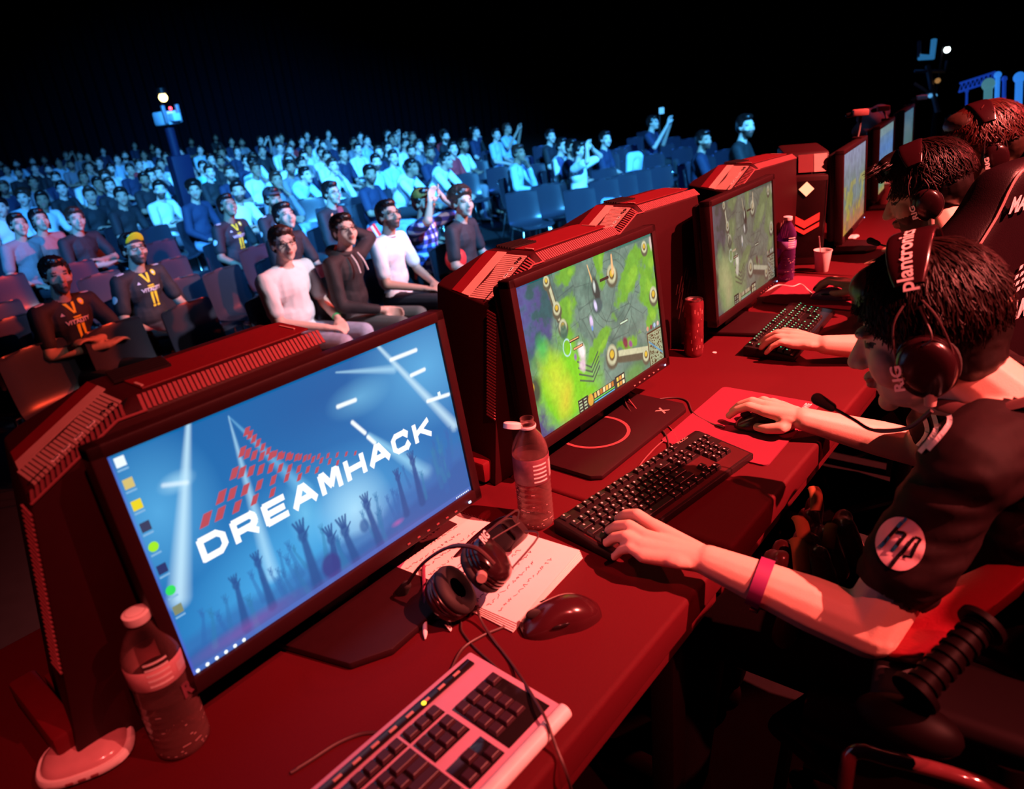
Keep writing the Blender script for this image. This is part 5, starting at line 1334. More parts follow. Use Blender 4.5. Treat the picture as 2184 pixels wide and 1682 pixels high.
b = MB(); b.tube([(-.08, 0, .08), (-.04, 0, .17), (.04, 0, .17), (.08, 0, .08)], .008, 6); b.build('bag_handle', c_white, r)

# ------------------------------------------------------------------ the crowd behind
crowd_ms = {}
def crowd_mesh(pose, yaw, hairstyle, sleeve, beard, fat):
    k = (pose, yaw, hairstyle, sleeve, beard, fat)
    if k not in crowd_ms: crowd_ms[k] = seated_meshes(k, pose, yaw, .12, .015, hairstyle=hairstyle, sleeve=sleeve, beard=beard, fat=fat)
    return crowd_ms[k]
VAR = [('lap', -.75, 'short', 'short', False, 1.), ('crossed', -.75, 'short', 'short', True, 1.), ('chin', -.55, 'short', 'long', False, 1.), ('side', -.8, 'curly', 'long', False, 1.), ('lean', -.3, 'short', 'short', False, 1.), ('phone', -.2, 'short', 'short', False, 1.), ('lap', -.7, 'long', 'short', False, .92), ('crossed', -.65, 'quiff', 'long', False, 1.05), ('headhands', -.3, 'short', 'short', False, 1.), ('behindhead', -.4, 'short', 'short', False, 1.)]
VT = {'lap': 'hands on lap', 'crossed': 'arms crossed', 'chin': 'hand at chin', 'side': 'arms at sides', 'lean': 'leaning forward', 'phone': 'raising a phone', 'headhands': 'hands on head', 'behindhead': 'one elbow raised'}
HT = {'short': 'short haired', 'curly': 'curly haired', 'long': 'long haired', 'quiff': 'quiffed'}
CT = {'w': (c_white, 'white'), 'k': (c_black, 'black'), 'g': (c_grey, 'grey'), 'n': (c_navy, 'navy'), 'r': (c_red, 'red'), 't': (c_teal, 'mint green'), 's': (c_sky, 'pale blue')}
LIST = """32,332,g,0 74,324,g,3 92,342,n,1 140,330,n,5 170,332,g,0 187,335,k,2 220,322,n,3 287,310,n,0 325,315,k,1 337,322,n,3 250,340,s,6 267,332,g,1 212,347,k,0 72,344,n,2 35,350,s,1 125,347,s,2 152,352,g,1
297,352,r,2 343,352,w,0 240,362,w,1 197,396,n,2 240,394,k,6 333,406,w,1 257,418,k,0 180,420,k,7 100,427,w,6 50,422,s,3 18,440,w,0
415,406,n,3 420,360,t,0 427,320,s,0 472,325,n,2 385,327,g,0 478,345,k,1 471,322,w,1 494,302,n,0 516,304,g,1 506,324,n,6 558,299,n,5 589,299,g,2 600,294,n,0 597,316,w,0 634,306,r,1 644,301,n,2 664,304,w,7 713,303,n,1 756,304,g,1 769,292,n,0 803,299,s,2
827,287,n,5 851,294,n,5 877,309,w,2 538,338,w,1 521,344,n,0 570,348,s,3 610,343,w,6 649,336,g,7 652,319,w,0 679,329,w,1 805,326,n,0 862,324,k,1 857,358,w,4 726,353,w,2 508,408,w,1 640,352,n,2 700,335,w,1 765,318,w,7
850,297,w,0 879,310,g,2 933,289,r,0 949,291,k,1 979,285,n,9 1008,282,k,2 990,310,w,1 1059,287,s,0 1082,275,s,5 944,343,w,4 1107,327,s,2 1175,291,k,0 1200,312,w,2 1221,316,n,1 1238,322,w,8 1292,297,n,0 1502,299,n,1 960,318,r,0 915,300,n,1 740,330,n,0 780,345,s,1 450,340,n,2 560,322,k,0
120,380,n,1 150,400,k,0 10,400,n,1 70,390,g,0 300,385,k,1 360,370,n,2 275,362,n,0 590,385,g,2 660,372,s,4 790,372,n,1 820,340,s,0 905,330,n,1""".split()
people_rows = []
rs0 = random.Random(77); pts0 = [tuple(float(x) for x in q.split(',')[:2]) for q in LIST]
for v0 in (296, 306, 318, 331, 345, 362):
    for u0 in range(10, 1010, 34):
        u, v = u0 + rs0.uniform(-12, 12), v0 + (500 - u0) * .045 + rs0.uniform(-5, 5)
        if v < 286 + max(0, (560 - u)) * .075 or (u > 850 and v > 330): continue
        if all(((u - a) / 24) ** 2 + ((v - c) / 15) ** 2 > 1 for a, c in pts0): pts0.append((u, v)); LIST.append(f"{u:.0f},{v:.0f},{rs0.choice('wwgnksnk')},{rs0.choice([0, 1, 2, 3, 0, 1, 6, 7])}")
print('crowd', len(LIST))
for i, q in enumerate(LIST):
    u, v, c, k = q.split(','); u, v, k = float(u), float(v), int(k); var = VAR[k]
    lean = POSES[var[0]].get('lean', 0); p = PH(u, v, 1.185 - lean * .35)
    people_rows.append([p, u, v, c, var, i])
# keep neighbours a seat apart
for _ in range(30):
    for a in range(len(people_rows)):
        for c in range(a):
            pa, pc = people_rows[a][0], people_rows[c][0]; dx, dy = pa.x - pc.x, pa.y - pc.y; d = math.hypot(dx / .54, dy / .80)
            if d < 1:
                k = (1 - d) * .25; ux, uy = (dx or .01) / .54 / max(d, .05), (dy or .01) / .80 / max(d, .05)
                pa.x += ux * .54 * k; pa.y += uy * .80 * k; pc.x -= ux * .54 * k; pc.y -= uy * .80 * k
people_rows.sort(key=lambda t: t[0].y)
# rows in depth, then from left to right, so that every label tells where to look
def ordn(n): return str(n) + ('th' if 10 <= n % 100 <= 20 else {1: 'st', 2: 'nd', 3: 'rd'}.get(n % 10, 'th'))
bands = {}
for t in people_rows: bands.setdefault(int(t[2] // 14), []).append(t)
rs = random.Random(21); occupied = []
nb = 0
for bi, kk in enumerate(sorted(bands)):
    row = sorted(bands[kk], key=lambda t: t[1])
    for j, (p, u, v, c, var, i) in enumerate(row):
        ms = crowd_mesh(*var); hd = (V((.34, -.94)) + V((rs.uniform(-.1, .1), 0))).normalized()
        a = math.atan2(hd.y, hd.x) - PI / 2; lean = POSES[var[0]].get('lean', 0); off = MX.Rotation(a, 2) @ V((0, .025 + lean * 1.2)); x, y = p.x - off.x, p.y - off.y
        lab = f"{HT[var[2]]} {CT[c][1]} shirted person, {VT[var[0]]}, {ordn(j + 1)} from left in {ordn(bi + 1)} head line"
        r = place_person(ms, (x, y, hall(y)), hd, CT[c][0], rs.choice([c_dark, c_dark, c_denim, c_grey]), rs.choice([m_hair, m_hair, m_hair_br]), rs.choice([skA, skA, skB, skC]), lab, 'seated spectators in the blue lit crowd')
        if var[0] == 'phone':
            ph = empty('phone', r.location + MX.Rotation(a, 3, 'Z') @ V((0, .34, 1.24)), a, f"phone held up by {ordn(j + 1)} spectator from left in {ordn(bi + 1)} head line", 'phone')
            b = MB(); b.box((0, 0, 0), (.15, .010, .075), .004); b.build('phone_body', m_black, ph); b = MB(); b.box((0, -.0056, 0), (.138, .001, .066)); b.build('phone_screen', M('phone_glass', (.2, .4, .6), .2, emit=(.2, .5, .8), estr=.4), ph)
        occupied.append((x, y))
        if y < 13: hall_chair(x, y, a + PI, f"grey chair under {ordn(j + 1)} spectator from left in {ordn(bi + 1)} head line")

# empty chairs: those the photograph shows, in their rows
EMP = [(107, 790, 'lower left corner'), (272, 738, ''), (425, 692, ''), (405, 634, ''), (380, 588, ''), (357, 545, ''), (345, 510, ''), (333, 486, ''), (180, 594, ''), (170, 556, ''), (18, 690, ''), (30, 625, ''), (494, 612, ''), (690, 610, ''), (5, 780, ''), (90, 540, ''),
       (1102, 440, ''), (1155, 424, ''), (1200, 400, ''), (1225, 436, ''), (1246, 394, ''), (1278, 413, ''), (1030, 412, ''), (1055, 380, ''), (1280, 388, ''), (1319, 403, ''), (1351, 393, ''), (1385, 353, ''), (1397, 384, ''), (1430, 380, ''), (1463, 376, ''), (1492, 362, ''), (1332, 332, ''), (1410, 330, ''), (1447, 339, ''), (1426, 313, ''), (1465, 316, ''), (1360, 345, ''), (1310, 340, ''), (1350, 312, ''), (1385, 320, ''), (1290, 352, ''), (1130, 375, ''), (1165, 352, ''), (1010, 365, ''), (985, 395, ''), (1340, 366, ''), (1540, 345, ''), (1420, 352, ''), (1475, 335, ''), (745, 450, ''), (700, 470, ''), (770, 420, ''), (800, 405, ''), (650, 450, ''), (540, 500, ''), (640, 410, ''), (1250, 355, ''), (1205, 362, ''), (1150, 330, ''), (1395, 300, ''), (1370, 298, ''), (60, 720, ''), (120, 690, ''), (235, 620, ''), (220, 560, ''), (560, 560, ''), (1500, 330, ''), (880, 380, ''), (760, 380, ''), (450, 440, ''), (1040, 340, '')]
ee = []
for (u, v, t) in EMP:
    p = PH(u, v, .66); x, y = p.x, p.y - .2
    if all((x - a) ** 2 + (y - c) ** 2 > .13 for a, c in occupied): ee.append((u, v, x, y)); occupied.append((x, y))
ee.sort(key=lambda t: (int(t[1] // 40), t[0])); cnt = {}
for (u, v, x, y) in ee:
    q = int(v // 40); cnt[q] = cnt.get(q, 0) + 1
    side = 'left' if u < 560 else ('middle' if u < 1000 else 'right')
    lab = f"empty grey chair, {ordn(cnt[q])} from left in {ordn(q - 6)} line of empty chairs, {side} part"
    rd = (u < 460 and v < 560 and v > 470)
    hx_, hy2 = (-.42, -.9) if x > 5 else (.28, -.96)
    hall_chair(x, y, math.atan2(hy2, hx_) - PI / 2 + PI, lab.replace('grey', 'red lit') if rd else lab)
# ------------------------------------------------------------------ hair made of tapering locks
def hair_locks(c, R, n, seed, tmax, rad=(.082, .100, .090), cen=(0, -.020, .036), length=(.5, 1.0), w=.0035, lift=.012, wild=.05, s=1.):
    rs = random.Random(seed); b = MB(); c = V(c)
    for _ in range(n):
        ph = rs.uniform(-PI, PI); tm = tmax(ph); t0 = rs.uniform(0, 1) ** .8 * tm * .92; L = rs.uniform(*length); t1 = min(tm * rs.uniform(.93, 1.05), t0 + L)
        if t1 - t0 < .12: t0 = t1 - .12
        pts = []; rr = []; dph = rs.uniform(-1, 1) * wild * 4; lf = rs.uniform(.002, lift)
        for k in range(7):
            q = k / 6; t = t0 + (t1 - t0) * q; f = ph + dph * q * q
            e = V((rad[0] * math.sin(t) * math.sin(f), rad[1] * math.sin(t) * math.cos(f), rad[2] * math.cos(t)))
            e = e * (1 + (lf + .010 * q * q * rs.uniform(.3, 1)) / .09) + V(cen)
            pts.append(c + R @ e * s); rr.append(w * s * (1.1 - q) ** .6 * (.6 + .4 * rs.random()) + .0003)
        b.tube(pts, rr, 4, cap=False, flat=.45)
    return b

def pose_hand_px(wrist, kn, tips, thumb, r=1.0, mids=None):
    """hand from real joint positions: wrist, four knuckles, four finger tips, thumb chain"""
    C = []; w = V(wrist)
    rr = [(.0102, .0090, .0078), (.0104, .0092, .0080), (.0098, .0088, .0076), (.0088, .0078, .0068)]
    C.append(('e', w.lerp(sum(kn, V()) / 4, .45) - V((0, 0, .002)), (.036, .040, .0165)))
    for i in range(4):
        k, t = V(kn[i]), V(tips[i]); C.append(('c', w + (k - w) * .15, .019 * r, k, .0122 * r))
        m1 = k.lerp(t, .42) + V((0, 0, .016)); m2 = k.lerp(t, .76) + V((0, 0, .012))
        a, b_, c = rr[i]; C += [('c', k, .0112 * r, m1, a * r), ('c', m1, a * r, m2, b_ * r), ('c', m2, b_ * r, t, c * r)]
    th = [V(q) for q in thumb]; tr = [.017, .0125, .0112, .0092]
    for i in range(len(th) - 1): C.append(('c', th[i], tr[i] * r, th[i + 1], tr[i + 1] * r))
    return C

# ------------------------------------------------------------------ near player
pr = empty('person', (1.13, -.02, 0), 0, 'player in black jersey with three white shoulder stripes playing at the black keyboard', 'person')
o0 = V(pr.location)
HC = V((1.150, .192, 1.085)); HR = MX.Rotation(math.radians(4), 3, 'Z') @ MX.Rotation(math.radians(-17), 3, 'X')
sL, sR = V((.965, .095, .965)), V((1.310, .125, .955)); eL, eR = V((.872, .168, .742)), V((1.505, .235, .712))
wL, wR = P(1512, 1196, .052), P(1712, 893, .046); nk = V((1.14, .075, 1.010))
kL = [P(1392, 1120, .062), P(1378, 1144, .064), P(1369, 1163, .060), P(1372, 1184, .052)]
tL = [P(1318, 1106, .032), P(1298, 1131, .032), P(1294, 1157, .032), P(1311, 1187, .026)]
thL = [wL + V((.012, .03, -.008)), wL + V((.040, .060, -.014)), wL + V((.052, .088, -.020)), wL + V((.050, .110, -.024))]
kR = [P(1608, 856, .058), P(1634, 868, .060), P(1644, 884, .054), P(1650, 893, .045)]
kR = [V((1.362, .512, DT + .058)), V((1.386, .515, DT + .060)), V((1.408, .508, DT + .055)), V((1.428, .498, DT + .046))]
tR = [V((1.362, .588, DT + .030)), V((1.388, .592, DT + .030)), V((1.420, .566, DT + .026)), V((1.440, .548, DT + .018))]
thR = [wR + V((-.014, .026, -.010)), V((1.352, .468, DT + .032)), V((1.350, .498, DT + .024)), V((1.356, .522, DT + .020))]
pel, chs = V((1.13, .0, .56)), V((1.135, .02, .84))
skin = head_caps(HC, HR, 1.03) + [('c', nk + V((0, -.01, -.03)), .056, HC + HR @ V((0, -.02, -.05)), .052), ('c', HC + HR @ V((0, .02, -.10)), .03, nk + V((0, .02, 0)), .045)]
skin += [('c', pel, .10, chs, .10), ('c', chs, .10, nk + V((0, 0, -.05)), .06), ('c', sL, .044, nk + V((0, 0, -.03)), .045), ('c', sR, .044, nk + V((0, 0, -.03)), .045)]
skin += [('c', sL, .042, eL, .041), ('c', eL, .0415, eL.lerp(wL, .35), .040), ('c', eL.lerp(wL, .35), .040, wL, .0245), ('c', sR, .042, eR, .038), ('c', eR, .039, eR.lerp(wR, .35), .037), ('c', eR.lerp(wR, .35), .037, wR, .0245)]
skin += pose_hand_px(wL, kL, tL, thL) + pose_hand_px(wR, kR, tR, thR)
kneeL, kneeR = V((.98, .48, .55)), V((1.28, .50, .55))
skin += [('c', pel + V((-.09, 0, -.02)), .07, kneeL, .05), ('c', pel + V((.09, 0, -.02)), .07, kneeR, .05), ('c', kneeL, .05, V((.97, .50, .10)), .035), ('c', kneeR, .05, V((1.28, .55, .10)), .035)]
skin = [(c[0], V(c[1]) - o0, c[2], V(c[3]) - o0, c[4]) if c[0] == 'c' else (c[0], V(c[1]) - o0) + tuple(c[2:]) for c in skin]
me = organic('body', skin, .0029, 4)
region_mats(me, head_rules(HC - o0, HR, 1.03)); 
o = link('body', me, [m_skin, m_eye, m_lip, m_beard], pr); o['label'] = 'bare face, neck, arms and hands'
# nails
b = MB()
for k, t in zip(kL + kR, tL + tR):
    d = (V(t) - V(k)).normalized(); b.ell(V(t) - o0 + V((0, 0, .0062)) + d * .001, (.0045, .0058, .0012), frame_of(d))
b.build('finger_nails', M('nail', (.75, .50, .42), .3), pr, smooth=60)
# hair
def tmax1(ph):   # polar reach of the locks; ph = 0 is the brow
    a = abs(ph)
    if a < .6: return 1.32 + .08 * a
    if a < 1.2: return 1.37 + .85 * (a - .6)
    return 1.90 + .18 * min(1, (a - 1.2) / 1.)
C = hair_caps(HC - o0 + HR @ V((0, .010, 0)), HR, .95) + [('e', HC - o0 + HR @ V((0, -.050, -.035)), (.068, .046, .062), HR), ('e', HC - o0 + HR @ V((0, .040, .066)), (.064, .050, .040), HR)]
hm = organic('hair', C, .005, 2); ho = link('hair', hm, m_hair, pr)
hair_locks(HC - o0, HR, 7500, 3, tmax1, rad=(.080, .087, .087), cen=(0, -.011, .037), w=.0014, lift=.010, s=1.02, wild=.035).build('hair_locks', M('glossy_black_hair', (.011, .0025, .0025), .42, var=.7, scale=300, spec=.18), ho, smooth=60, fix=False)
# shirt
g = .016
sh = [('c', pel + V((0, -.01, 0)), .135, V((1.13, .0, .72)), .125), ('e', chs + V((0, -.01, .0)), (.165, .115, .15)), ('e', V((1.14, .03, .92)), (.155, .10, .09)), ('c', V((1.14, .045, .93)), .10, nk + V((0, -.012, -.035)), .074), ('c', sL, .062, nk + V((-.02, -.015, -.03)), .062), ('c', sR, .062, nk + V((.02, -.015, -.03)), .062)]
def sleeve(s_, e_, k=.60): m_ = s_.lerp(e_, k); return [('c', s_, .056, s_.lerp(e_, .3), .056), ('c', s_.lerp(e_, .3), .056, m_, .060)]
sh += sleeve(sL, eL) + sleeve(sR, eR)
sh = [(c[0], V(c[1]) - o0, c[2], V(c[3]) - o0, c[4]) if c[0] == 'c' else (c[0], V(c[1]) - o0) + tuple(c[2:]) for c in sh]
ms = organic('shirt', sh, .006, 3)
bm = bmesh.new(); bm.from_mesh(ms)
nn_ = nk - o0 + V((0, .035, .045))
endL = sL.lerp(eL, .60) - o0; dL = (eL - sL).normalized()
kill = [f for f in bm.faces if (f.calc_center_median() - nn_).length < .085 or ((f.calc_center_median() - endL).dot(dL) > .036 and (f.calc_center_median() - endL).length < .09)]
bmesh.ops.delete(bm, geom=kill, context='FACES')
for v in bm.verts:
    q = v.co; k = noise.noise(V((q.x * 9, q.y * 9, q.z * 34))) + .5 * noise.noise(V((q.x * 22, q.y * 20, q.z * 60 + 7)))
    v.co += v.normal * k * .0075
bm.to_mesh(ms); bm.free(); ms.shade_smooth()
m_jersey = M('jersey_cloth', (.011, .0035, .0045), .62, var=.35, scale=90, bump=.3, bscale=1500, spec=.12)
so = link('shirt', ms, m_jersey, pr); bv = bvh_of(ms); sd_ = so.modifiers.new('thick', 'SOLIDIFY'); sd_.thickness = .0035; sd_.offset = -1
# collar, sleeve hem, seam
b = MB(); cc_ = nk - o0 + V((0, -.004, .012))
pts = [cc_ + V((.088 * math.cos(a), .075 * math.sin(a) + .012, -.030 * math.sin(a))) for a in [2 * PI * i / 28 for i in range(28)]]
b.tube(pts, .0165, 8, closed=True, cap=False, flat=.30, up=V((0, 0, 1))); b.build('collar', M('collar_cloth', (.05, .012, .014), .6), pr, smooth=60)
# three stripes over the left shoulder
def on_shirt(u, v, off=.0022):
    o_ = V((0, 0, CAMZ)) - o0; h = bv.ray_cast(o_, ray(u, v).normalized(), 3)
    return (h[0] + h[1] * off, h[1]) if h[0] is not None else (None, None)
for (tx, ty, mx_, my, bx, by) in ((1972, 886, 1978, 925, 1938, 972), (1992, 880, 1998, 920, 1964, 966), (2018, 872, 2026, 905, 1982, 960)):
    q = smooth_path([(tx, ty, 0), (mx_, my, 0), (bx, by, 0)], 10); L_ = []; R_ = []; b = MB()
    for k, p in enumerate(q):
        d = (q[min(k + 1, len(q) - 1)] - q[max(k - 1, 0)]).normalized(); sd = V((-d.y, d.x, 0)) * 5.2
        for lst, pp in ((L_, p + sd), (R_, p - sd)):
            h = on_shirt(pp.x, pp.y); lst.append(b.v(h[0]) if h[0] is not None else None)
    for k in range(len(q) - 1):
        if all((L_[k], L_[k + 1], R_[k], R_[k + 1])): b.f([L_[k], L_[k + 1], R_[k + 1], R_[k]])
    b.build('shoulder_stripe', m_wprint, pr, smooth=0, fix=False)
# round badge with letters on the sleeve
def px_disc(cx, cy, rx, ry, off):
    b = MB(); n = 40; c = on_shirt(cx, cy, off)[0]
    if c is None: return b
    prev = None; cv = b.v(c)
    for q in (.2, .4, .6, .8, 1.):
        ring = [on_shirt(cx + rx * q * math.cos(2 * PI * k / n), cy + ry * q * math.sin(2 * PI * k / n), off)[0] for k in range(n)]
        ring = [b.v(p) if p is not None else None for p in ring]
        for k in range(n):
            a_, c_1 = ring[k], ring[(k + 1) % n]
            if a_ is None or c_1 is None: continue
            if prev is None: b.f([cv, a_, c_1])
            elif prev[k] is not None and prev[(k + 1) % n] is not None: b.f([prev[k], a_, c_1, prev[(k + 1) % n]])
        prev = ring
    return b
def px_stroke(b, pts, w_, off):
    q = []
    for p, r_ in zip(pts[:-1], pts[1:]):
        for k in range(6): q.append(V(p).lerp(V(r_), k / 6))
    q.append(V(pts[-1])); prev = None
    for k, p in enumerate(q):
        d = (q[min(k + 1, len(q) - 1)] - q[max(k - 1, 0)]).normalized(); n_ = V((-d.y, d.x)) * w_
        a_, c_1 = on_shirt(p.x + n_.x, p.y + n_.y, off)[0], on_shirt(p.x - n_.x, p.y - n_.y, off)[0]
        cur = (b.v(a_), b.v(c_1)) if a_ is not None and c_1 is not None else None
        if cur and prev: b.f([prev[0], cur[0], cur[1], prev[1]])
        prev = cur
px_disc(1922, 1159, 52, 57, .0025).build('sleeve_badge', M('badge_white', (.60, .38, .42), .55), pr, smooth=60, fix=False)
b = MB()
for st in ([(1938, 1104), (1882, 1168)], [(1916, 1136), (1931, 1137), (1934, 1142), (1908, 1174)], [(1953, 1145), (1900, 1210)], [(1953, 1145), (1964, 1148), (1943, 1186), (1928, 1184)]): px_stroke(b, st, 3.6, .0045)
b.build('badge_letters', m_gloss, pr, smooth=0, fix=False)
b = MB()
def px_loop(cx, cy, pts_o, pts_i):
    L_ = [on_shirt(cx + x, cy + y)[0] for x, y in pts_o]; I_ = [on_shirt(cx + x, cy + y)[0] for x, y in pts_i]
    if any(q is None for q in L_ + I_): return
    L_ = [b.v(q) for q in L_]; I_ = [b.v(q) for q in I_]; n = len(L_)
    for k in range(n): b.f([L_[k], L_[(k + 1) % n], I_[(k + 1) % n], I_[k]])
cir = lambda rx, ry: [(rx * math.cos(2 * PI * k / 20), ry * math.sin(2 * PI * k / 20)) for k in range(20)]
px_loop(1934, 940, cir(10, 11), cir(7, 8)); b.build('chest_ring', m_wprint, pr, smooth=0, fix=False)
b = MB(); hexo = [(14, -42), (20, -30), (10, 16), (-8, 42), (-20, 22), (-8, -26)]
px_loop(1868, 1040, hexo, [(x * .78, y * .86) for x, y in hexo]); b.build('team_crest', M('gold_thread', (.55, .22, .05), .5), pr, smooth=0, fix=False)
# trousers and shoes
tr = [('e', pel, (.17, .14, .11)), ('c', pel + V((-.09, 0, -.02)), .088, kneeL, .068), ('c', pel + V((.09, 0, -.02)), .088, kneeR, .068), ('c', kneeL, .066, V((.97, .50, .12)), .05), ('c', kneeR, .066, V((1.28, .55, .12)), .05)]
tr = [(c[0], V(c[1]) - o0, c[2], V(c[3]) - o0, c[4]) if c[0] == 'c' else (c[0], V(c[1]) - o0) + tuple(c[2:]) for c in tr]
link('trousers', organic('trousers', tr, .01, 3), m_cloth_black, pr)
for q in ([('c', V((.97, .50, .05)) - o0, .045, V((.97, .68, .045)) - o0, .04)], [('c', V((1.28, .55, .05)) - o0, .045, V((1.28, .73, .045)) - o0, .04)]): link('shoe', organic('shoe', q, .01, 2), m_black, pr)
# wristband
d = (eL - wL).normalized(); c = wL.lerp(eL, .34)
wb = empty('wristband', c, 0, 'purple festival wristband round the near player\'s left wrist', 'wristband')
b = MB(); fr = frame_of(d)
pr_ = [(fr @ V((math.cos(a) * 1.02, 0, math.sin(a)))) for a in [2 * PI * i / 28 for i in range(28)]]
rings = [[b.v(d * s_ + q * rr) for q in pr_] for s_, rr in ((-.010, .0352), (-.010, .0362), (.010, .0375), (.010, .0365))]
for A, B in zip(rings, rings[1:] + rings[:1]):
    for k in range(28): b.f([A[k], A[(k + 1) % 28], B[(k + 1) % 28], B[k]])
b.build('band', M('purple_band', (.22, .02, .12), .5), wb, smooth=50)
b = MB(); b.box(V((-.012, 0, -.0375)), (.02, .012, .006), .001); b.build('clasp', m_steel, wb)
# headset on the player
Th = MX.Translation(HC + HR @ V((0, -.008, -.004))) @ HR.to_4x4()
make_headset('headset', Th, 'black headset with microphone worn by the player in the striped jersey', spread=.087, size=1.17, bk=1.09, bandtext='plantronics', micside=-1,
             mic_pts=[(-.108, .004, -.080), (-.104, .04, -.105), (-.085, .09, -.112), (-.065, .120, -.100), (-.058, .150, -.078)])

# ------------------------------------------------------------------ second player
p2 = empty('person', (2.22, .38, 0), 0, 'player with quiffed hair and lettered headset typing on the green glowing keyboard', 'person')
o0 = V(p2.location); H2 = V((2.34, .45, 1.095)); R2 = MX.Rotation(math.radians(10), 3, 'Z') @ MX.Rotation(math.radians(-22), 3, 'X')
n2 = V((2.31, .365, .99)); s2L, s2R = V((2.10, .34, .93)), V((2.48, .37, .93)); e2L, e2R = V((1.91, .38, .775)), V((2.62, .45, .78))
w2L, w2R = P(1760, 735, .055), V((2.42, .585, DT + .045))
k2 = [P(1727, 702, .070), P(1716, 712, .072), P(1708, 718, .066), P(1700, 727, .055)]; k2 = [w2L + V((.028, .088, .012)), w2L + V((.006, .094, .014)), w2L + V((-.016, .088, .010)), w2L + V((-.034, .076, .002))]
t2 = [k2[0] + V((.006, .070, -.036)), k2[1] + V((-.002, .078, -.038)), k2[2] + V((-.010, .070, -.034)), k2[3] + V((-.016, .058, -.028))]
th2 = [w2L + V((.014, .03, -.008)), w2L + V((.042, .058, -.014)), w2L + V((.050, .086, -.020)), w2L + V((.046, .108, -.024))]
k2R = [w2R + V((-.028, .088, .012)), w2R + V((-.006, .094, .014)), w2R + V((.016, .088, .010)), w2R + V((.034, .076, .0))]
t2R = [k2R[0] + V((-.002, .065, -.028)), k2R[1] + V((.0, .07, -.030)), k2R[2] + V((.006, .06, -.03)), k2R[3] + V((.012, .045, -.03))]
th2R = [w2R + V((-.014, .03, -.008)), w2R + V((-.038, .055, -.012)), w2R + V((-.042, .085, -.018)), w2R + V((-.036, .105, -.020))]
sk = head_caps(H2, R2, 1.) + [('c', n2, .055, H2 + R2 @ V((0, -.02, -.05)), .05), ('c', V((2.22, .38, .56)), .1, n2 + V((0, 0, -.08)), .09), ('c', s2L, .042, e2L, .04), ('c', e2L, .041, w2L, .025), ('c', s2R, .042, e2R, .04), ('c', e2R, .041, w2R, .025), ('c', s2L, .04, s2R, .04)]
sk += pose_hand_px(w2L, k2, t2, th2) + pose_hand_px(w2R, k2R, t2R, th2R) + [('c', V((2.12, .40, .55)), .07, V((2.10, .80, .55)), .05), ('c', V((2.32, .40, .55)), .07, V((2.36, .80, .55)), .05), ('c', V((2.10, .80, .55)), .05, V((2.10, .82, .08)), .035), ('c', V((2.36, .80, .55)), .05, V((2.36, .82, .08)), .035)]
rel = lambda L: [(c[0], V(c[1]) - o0, c[2], V(c[3]) - o0, c[4]) if c[0] == 'c' else (c[0], V(c[1]) - o0) + tuple(c[2:]) for c in L]
me = organic('body', rel(sk), .0036, 4); region_mats(me, head_rules(H2 - o0, R2, 1., True)); link('body', me, [m_skin, m_eye, m_lip, m_beard], p2)
hm = organic('hair', hair_caps(H2 - o0, R2, 1.02, 'quiff'), .005, 1); ho = link('hair', hm, m_hair, p2)
b = hair_locks(H2 - o0, R2, 2600, 9, lambda a: 1.2 if abs(a) < .8 else 1.75, w=.0019, lift=.014, wild=.08, s=1.03); rs = random.Random(8)
for _ in range(200):    # curled quiff
    x, y = rs.uniform(-.05, .05), rs.uniform(.03, .085); p0 = V((x, y, .085 + rs.uniform(0, .02))); L = []
    for k in range(9): a = k * .7; L.append(H2 - o0 + R2 @ (p0 + V((.006 * math.sin(a) + x * .05 * k, .004 * k + .008 * math.cos(a), .008 * math.sin(a * .8) + .003 * k))))
    b.tube(L, [.0022 * (1 - .1 * k) for k in range(9)], 4, cap=False)
b.build('hair_locks', _M['glossy_black_hair'], ho, smooth=60, fix=False)
sh2 = [('c', V((2.22, .38, .56)), .125, n2 + V((0, -.01, -.10)), .115), ('c', s2L, .062, s2R, .062), ('c', n2 + V((0, -.01, -.05)), .072, V((2.27, .37, .85)), .12), ('c', s2L, .06, s2L.lerp(e2L, .7), .058), ('c', s2R, .06, s2R.lerp(e2R, .7), .058)]
link('shirt', organic('shirt', rel(sh2), .008, 2), m_jersey, p2)
link('trousers', organic('trousers', rel([('e', V((2.22, .38, .55)), (.16, .125, .11)), ('c', V((2.12, .40, .55)), .088, V((2.10, .80, .55)), .068), ('c', V((2.32, .40, .55)), .088, V((2.36, .80, .55)), .068), ('c', V((2.10, .80, .55)), .066, V((2.10, .82, .10)), .05), ('c', V((2.36, .80, .55)), .066, V((2.36, .82, .10)), .05)]), .012, 2), m_cloth_black, p2)
make_headset('headset', MX.Translation(H2 + R2 @ V((0, -.008, -.004))) @ R2.to_4x4(), 'black headset worn by the second player with the quiffed hair', spread=.085, size=1.14, bk=1.07, micside=-1,
             mic_pts=[(-.103, .004, -.078), (-.10, .04, -.098), (-.085, .09, -.105), (-.06, .130, -.098), (-.05, .150, -.085)])

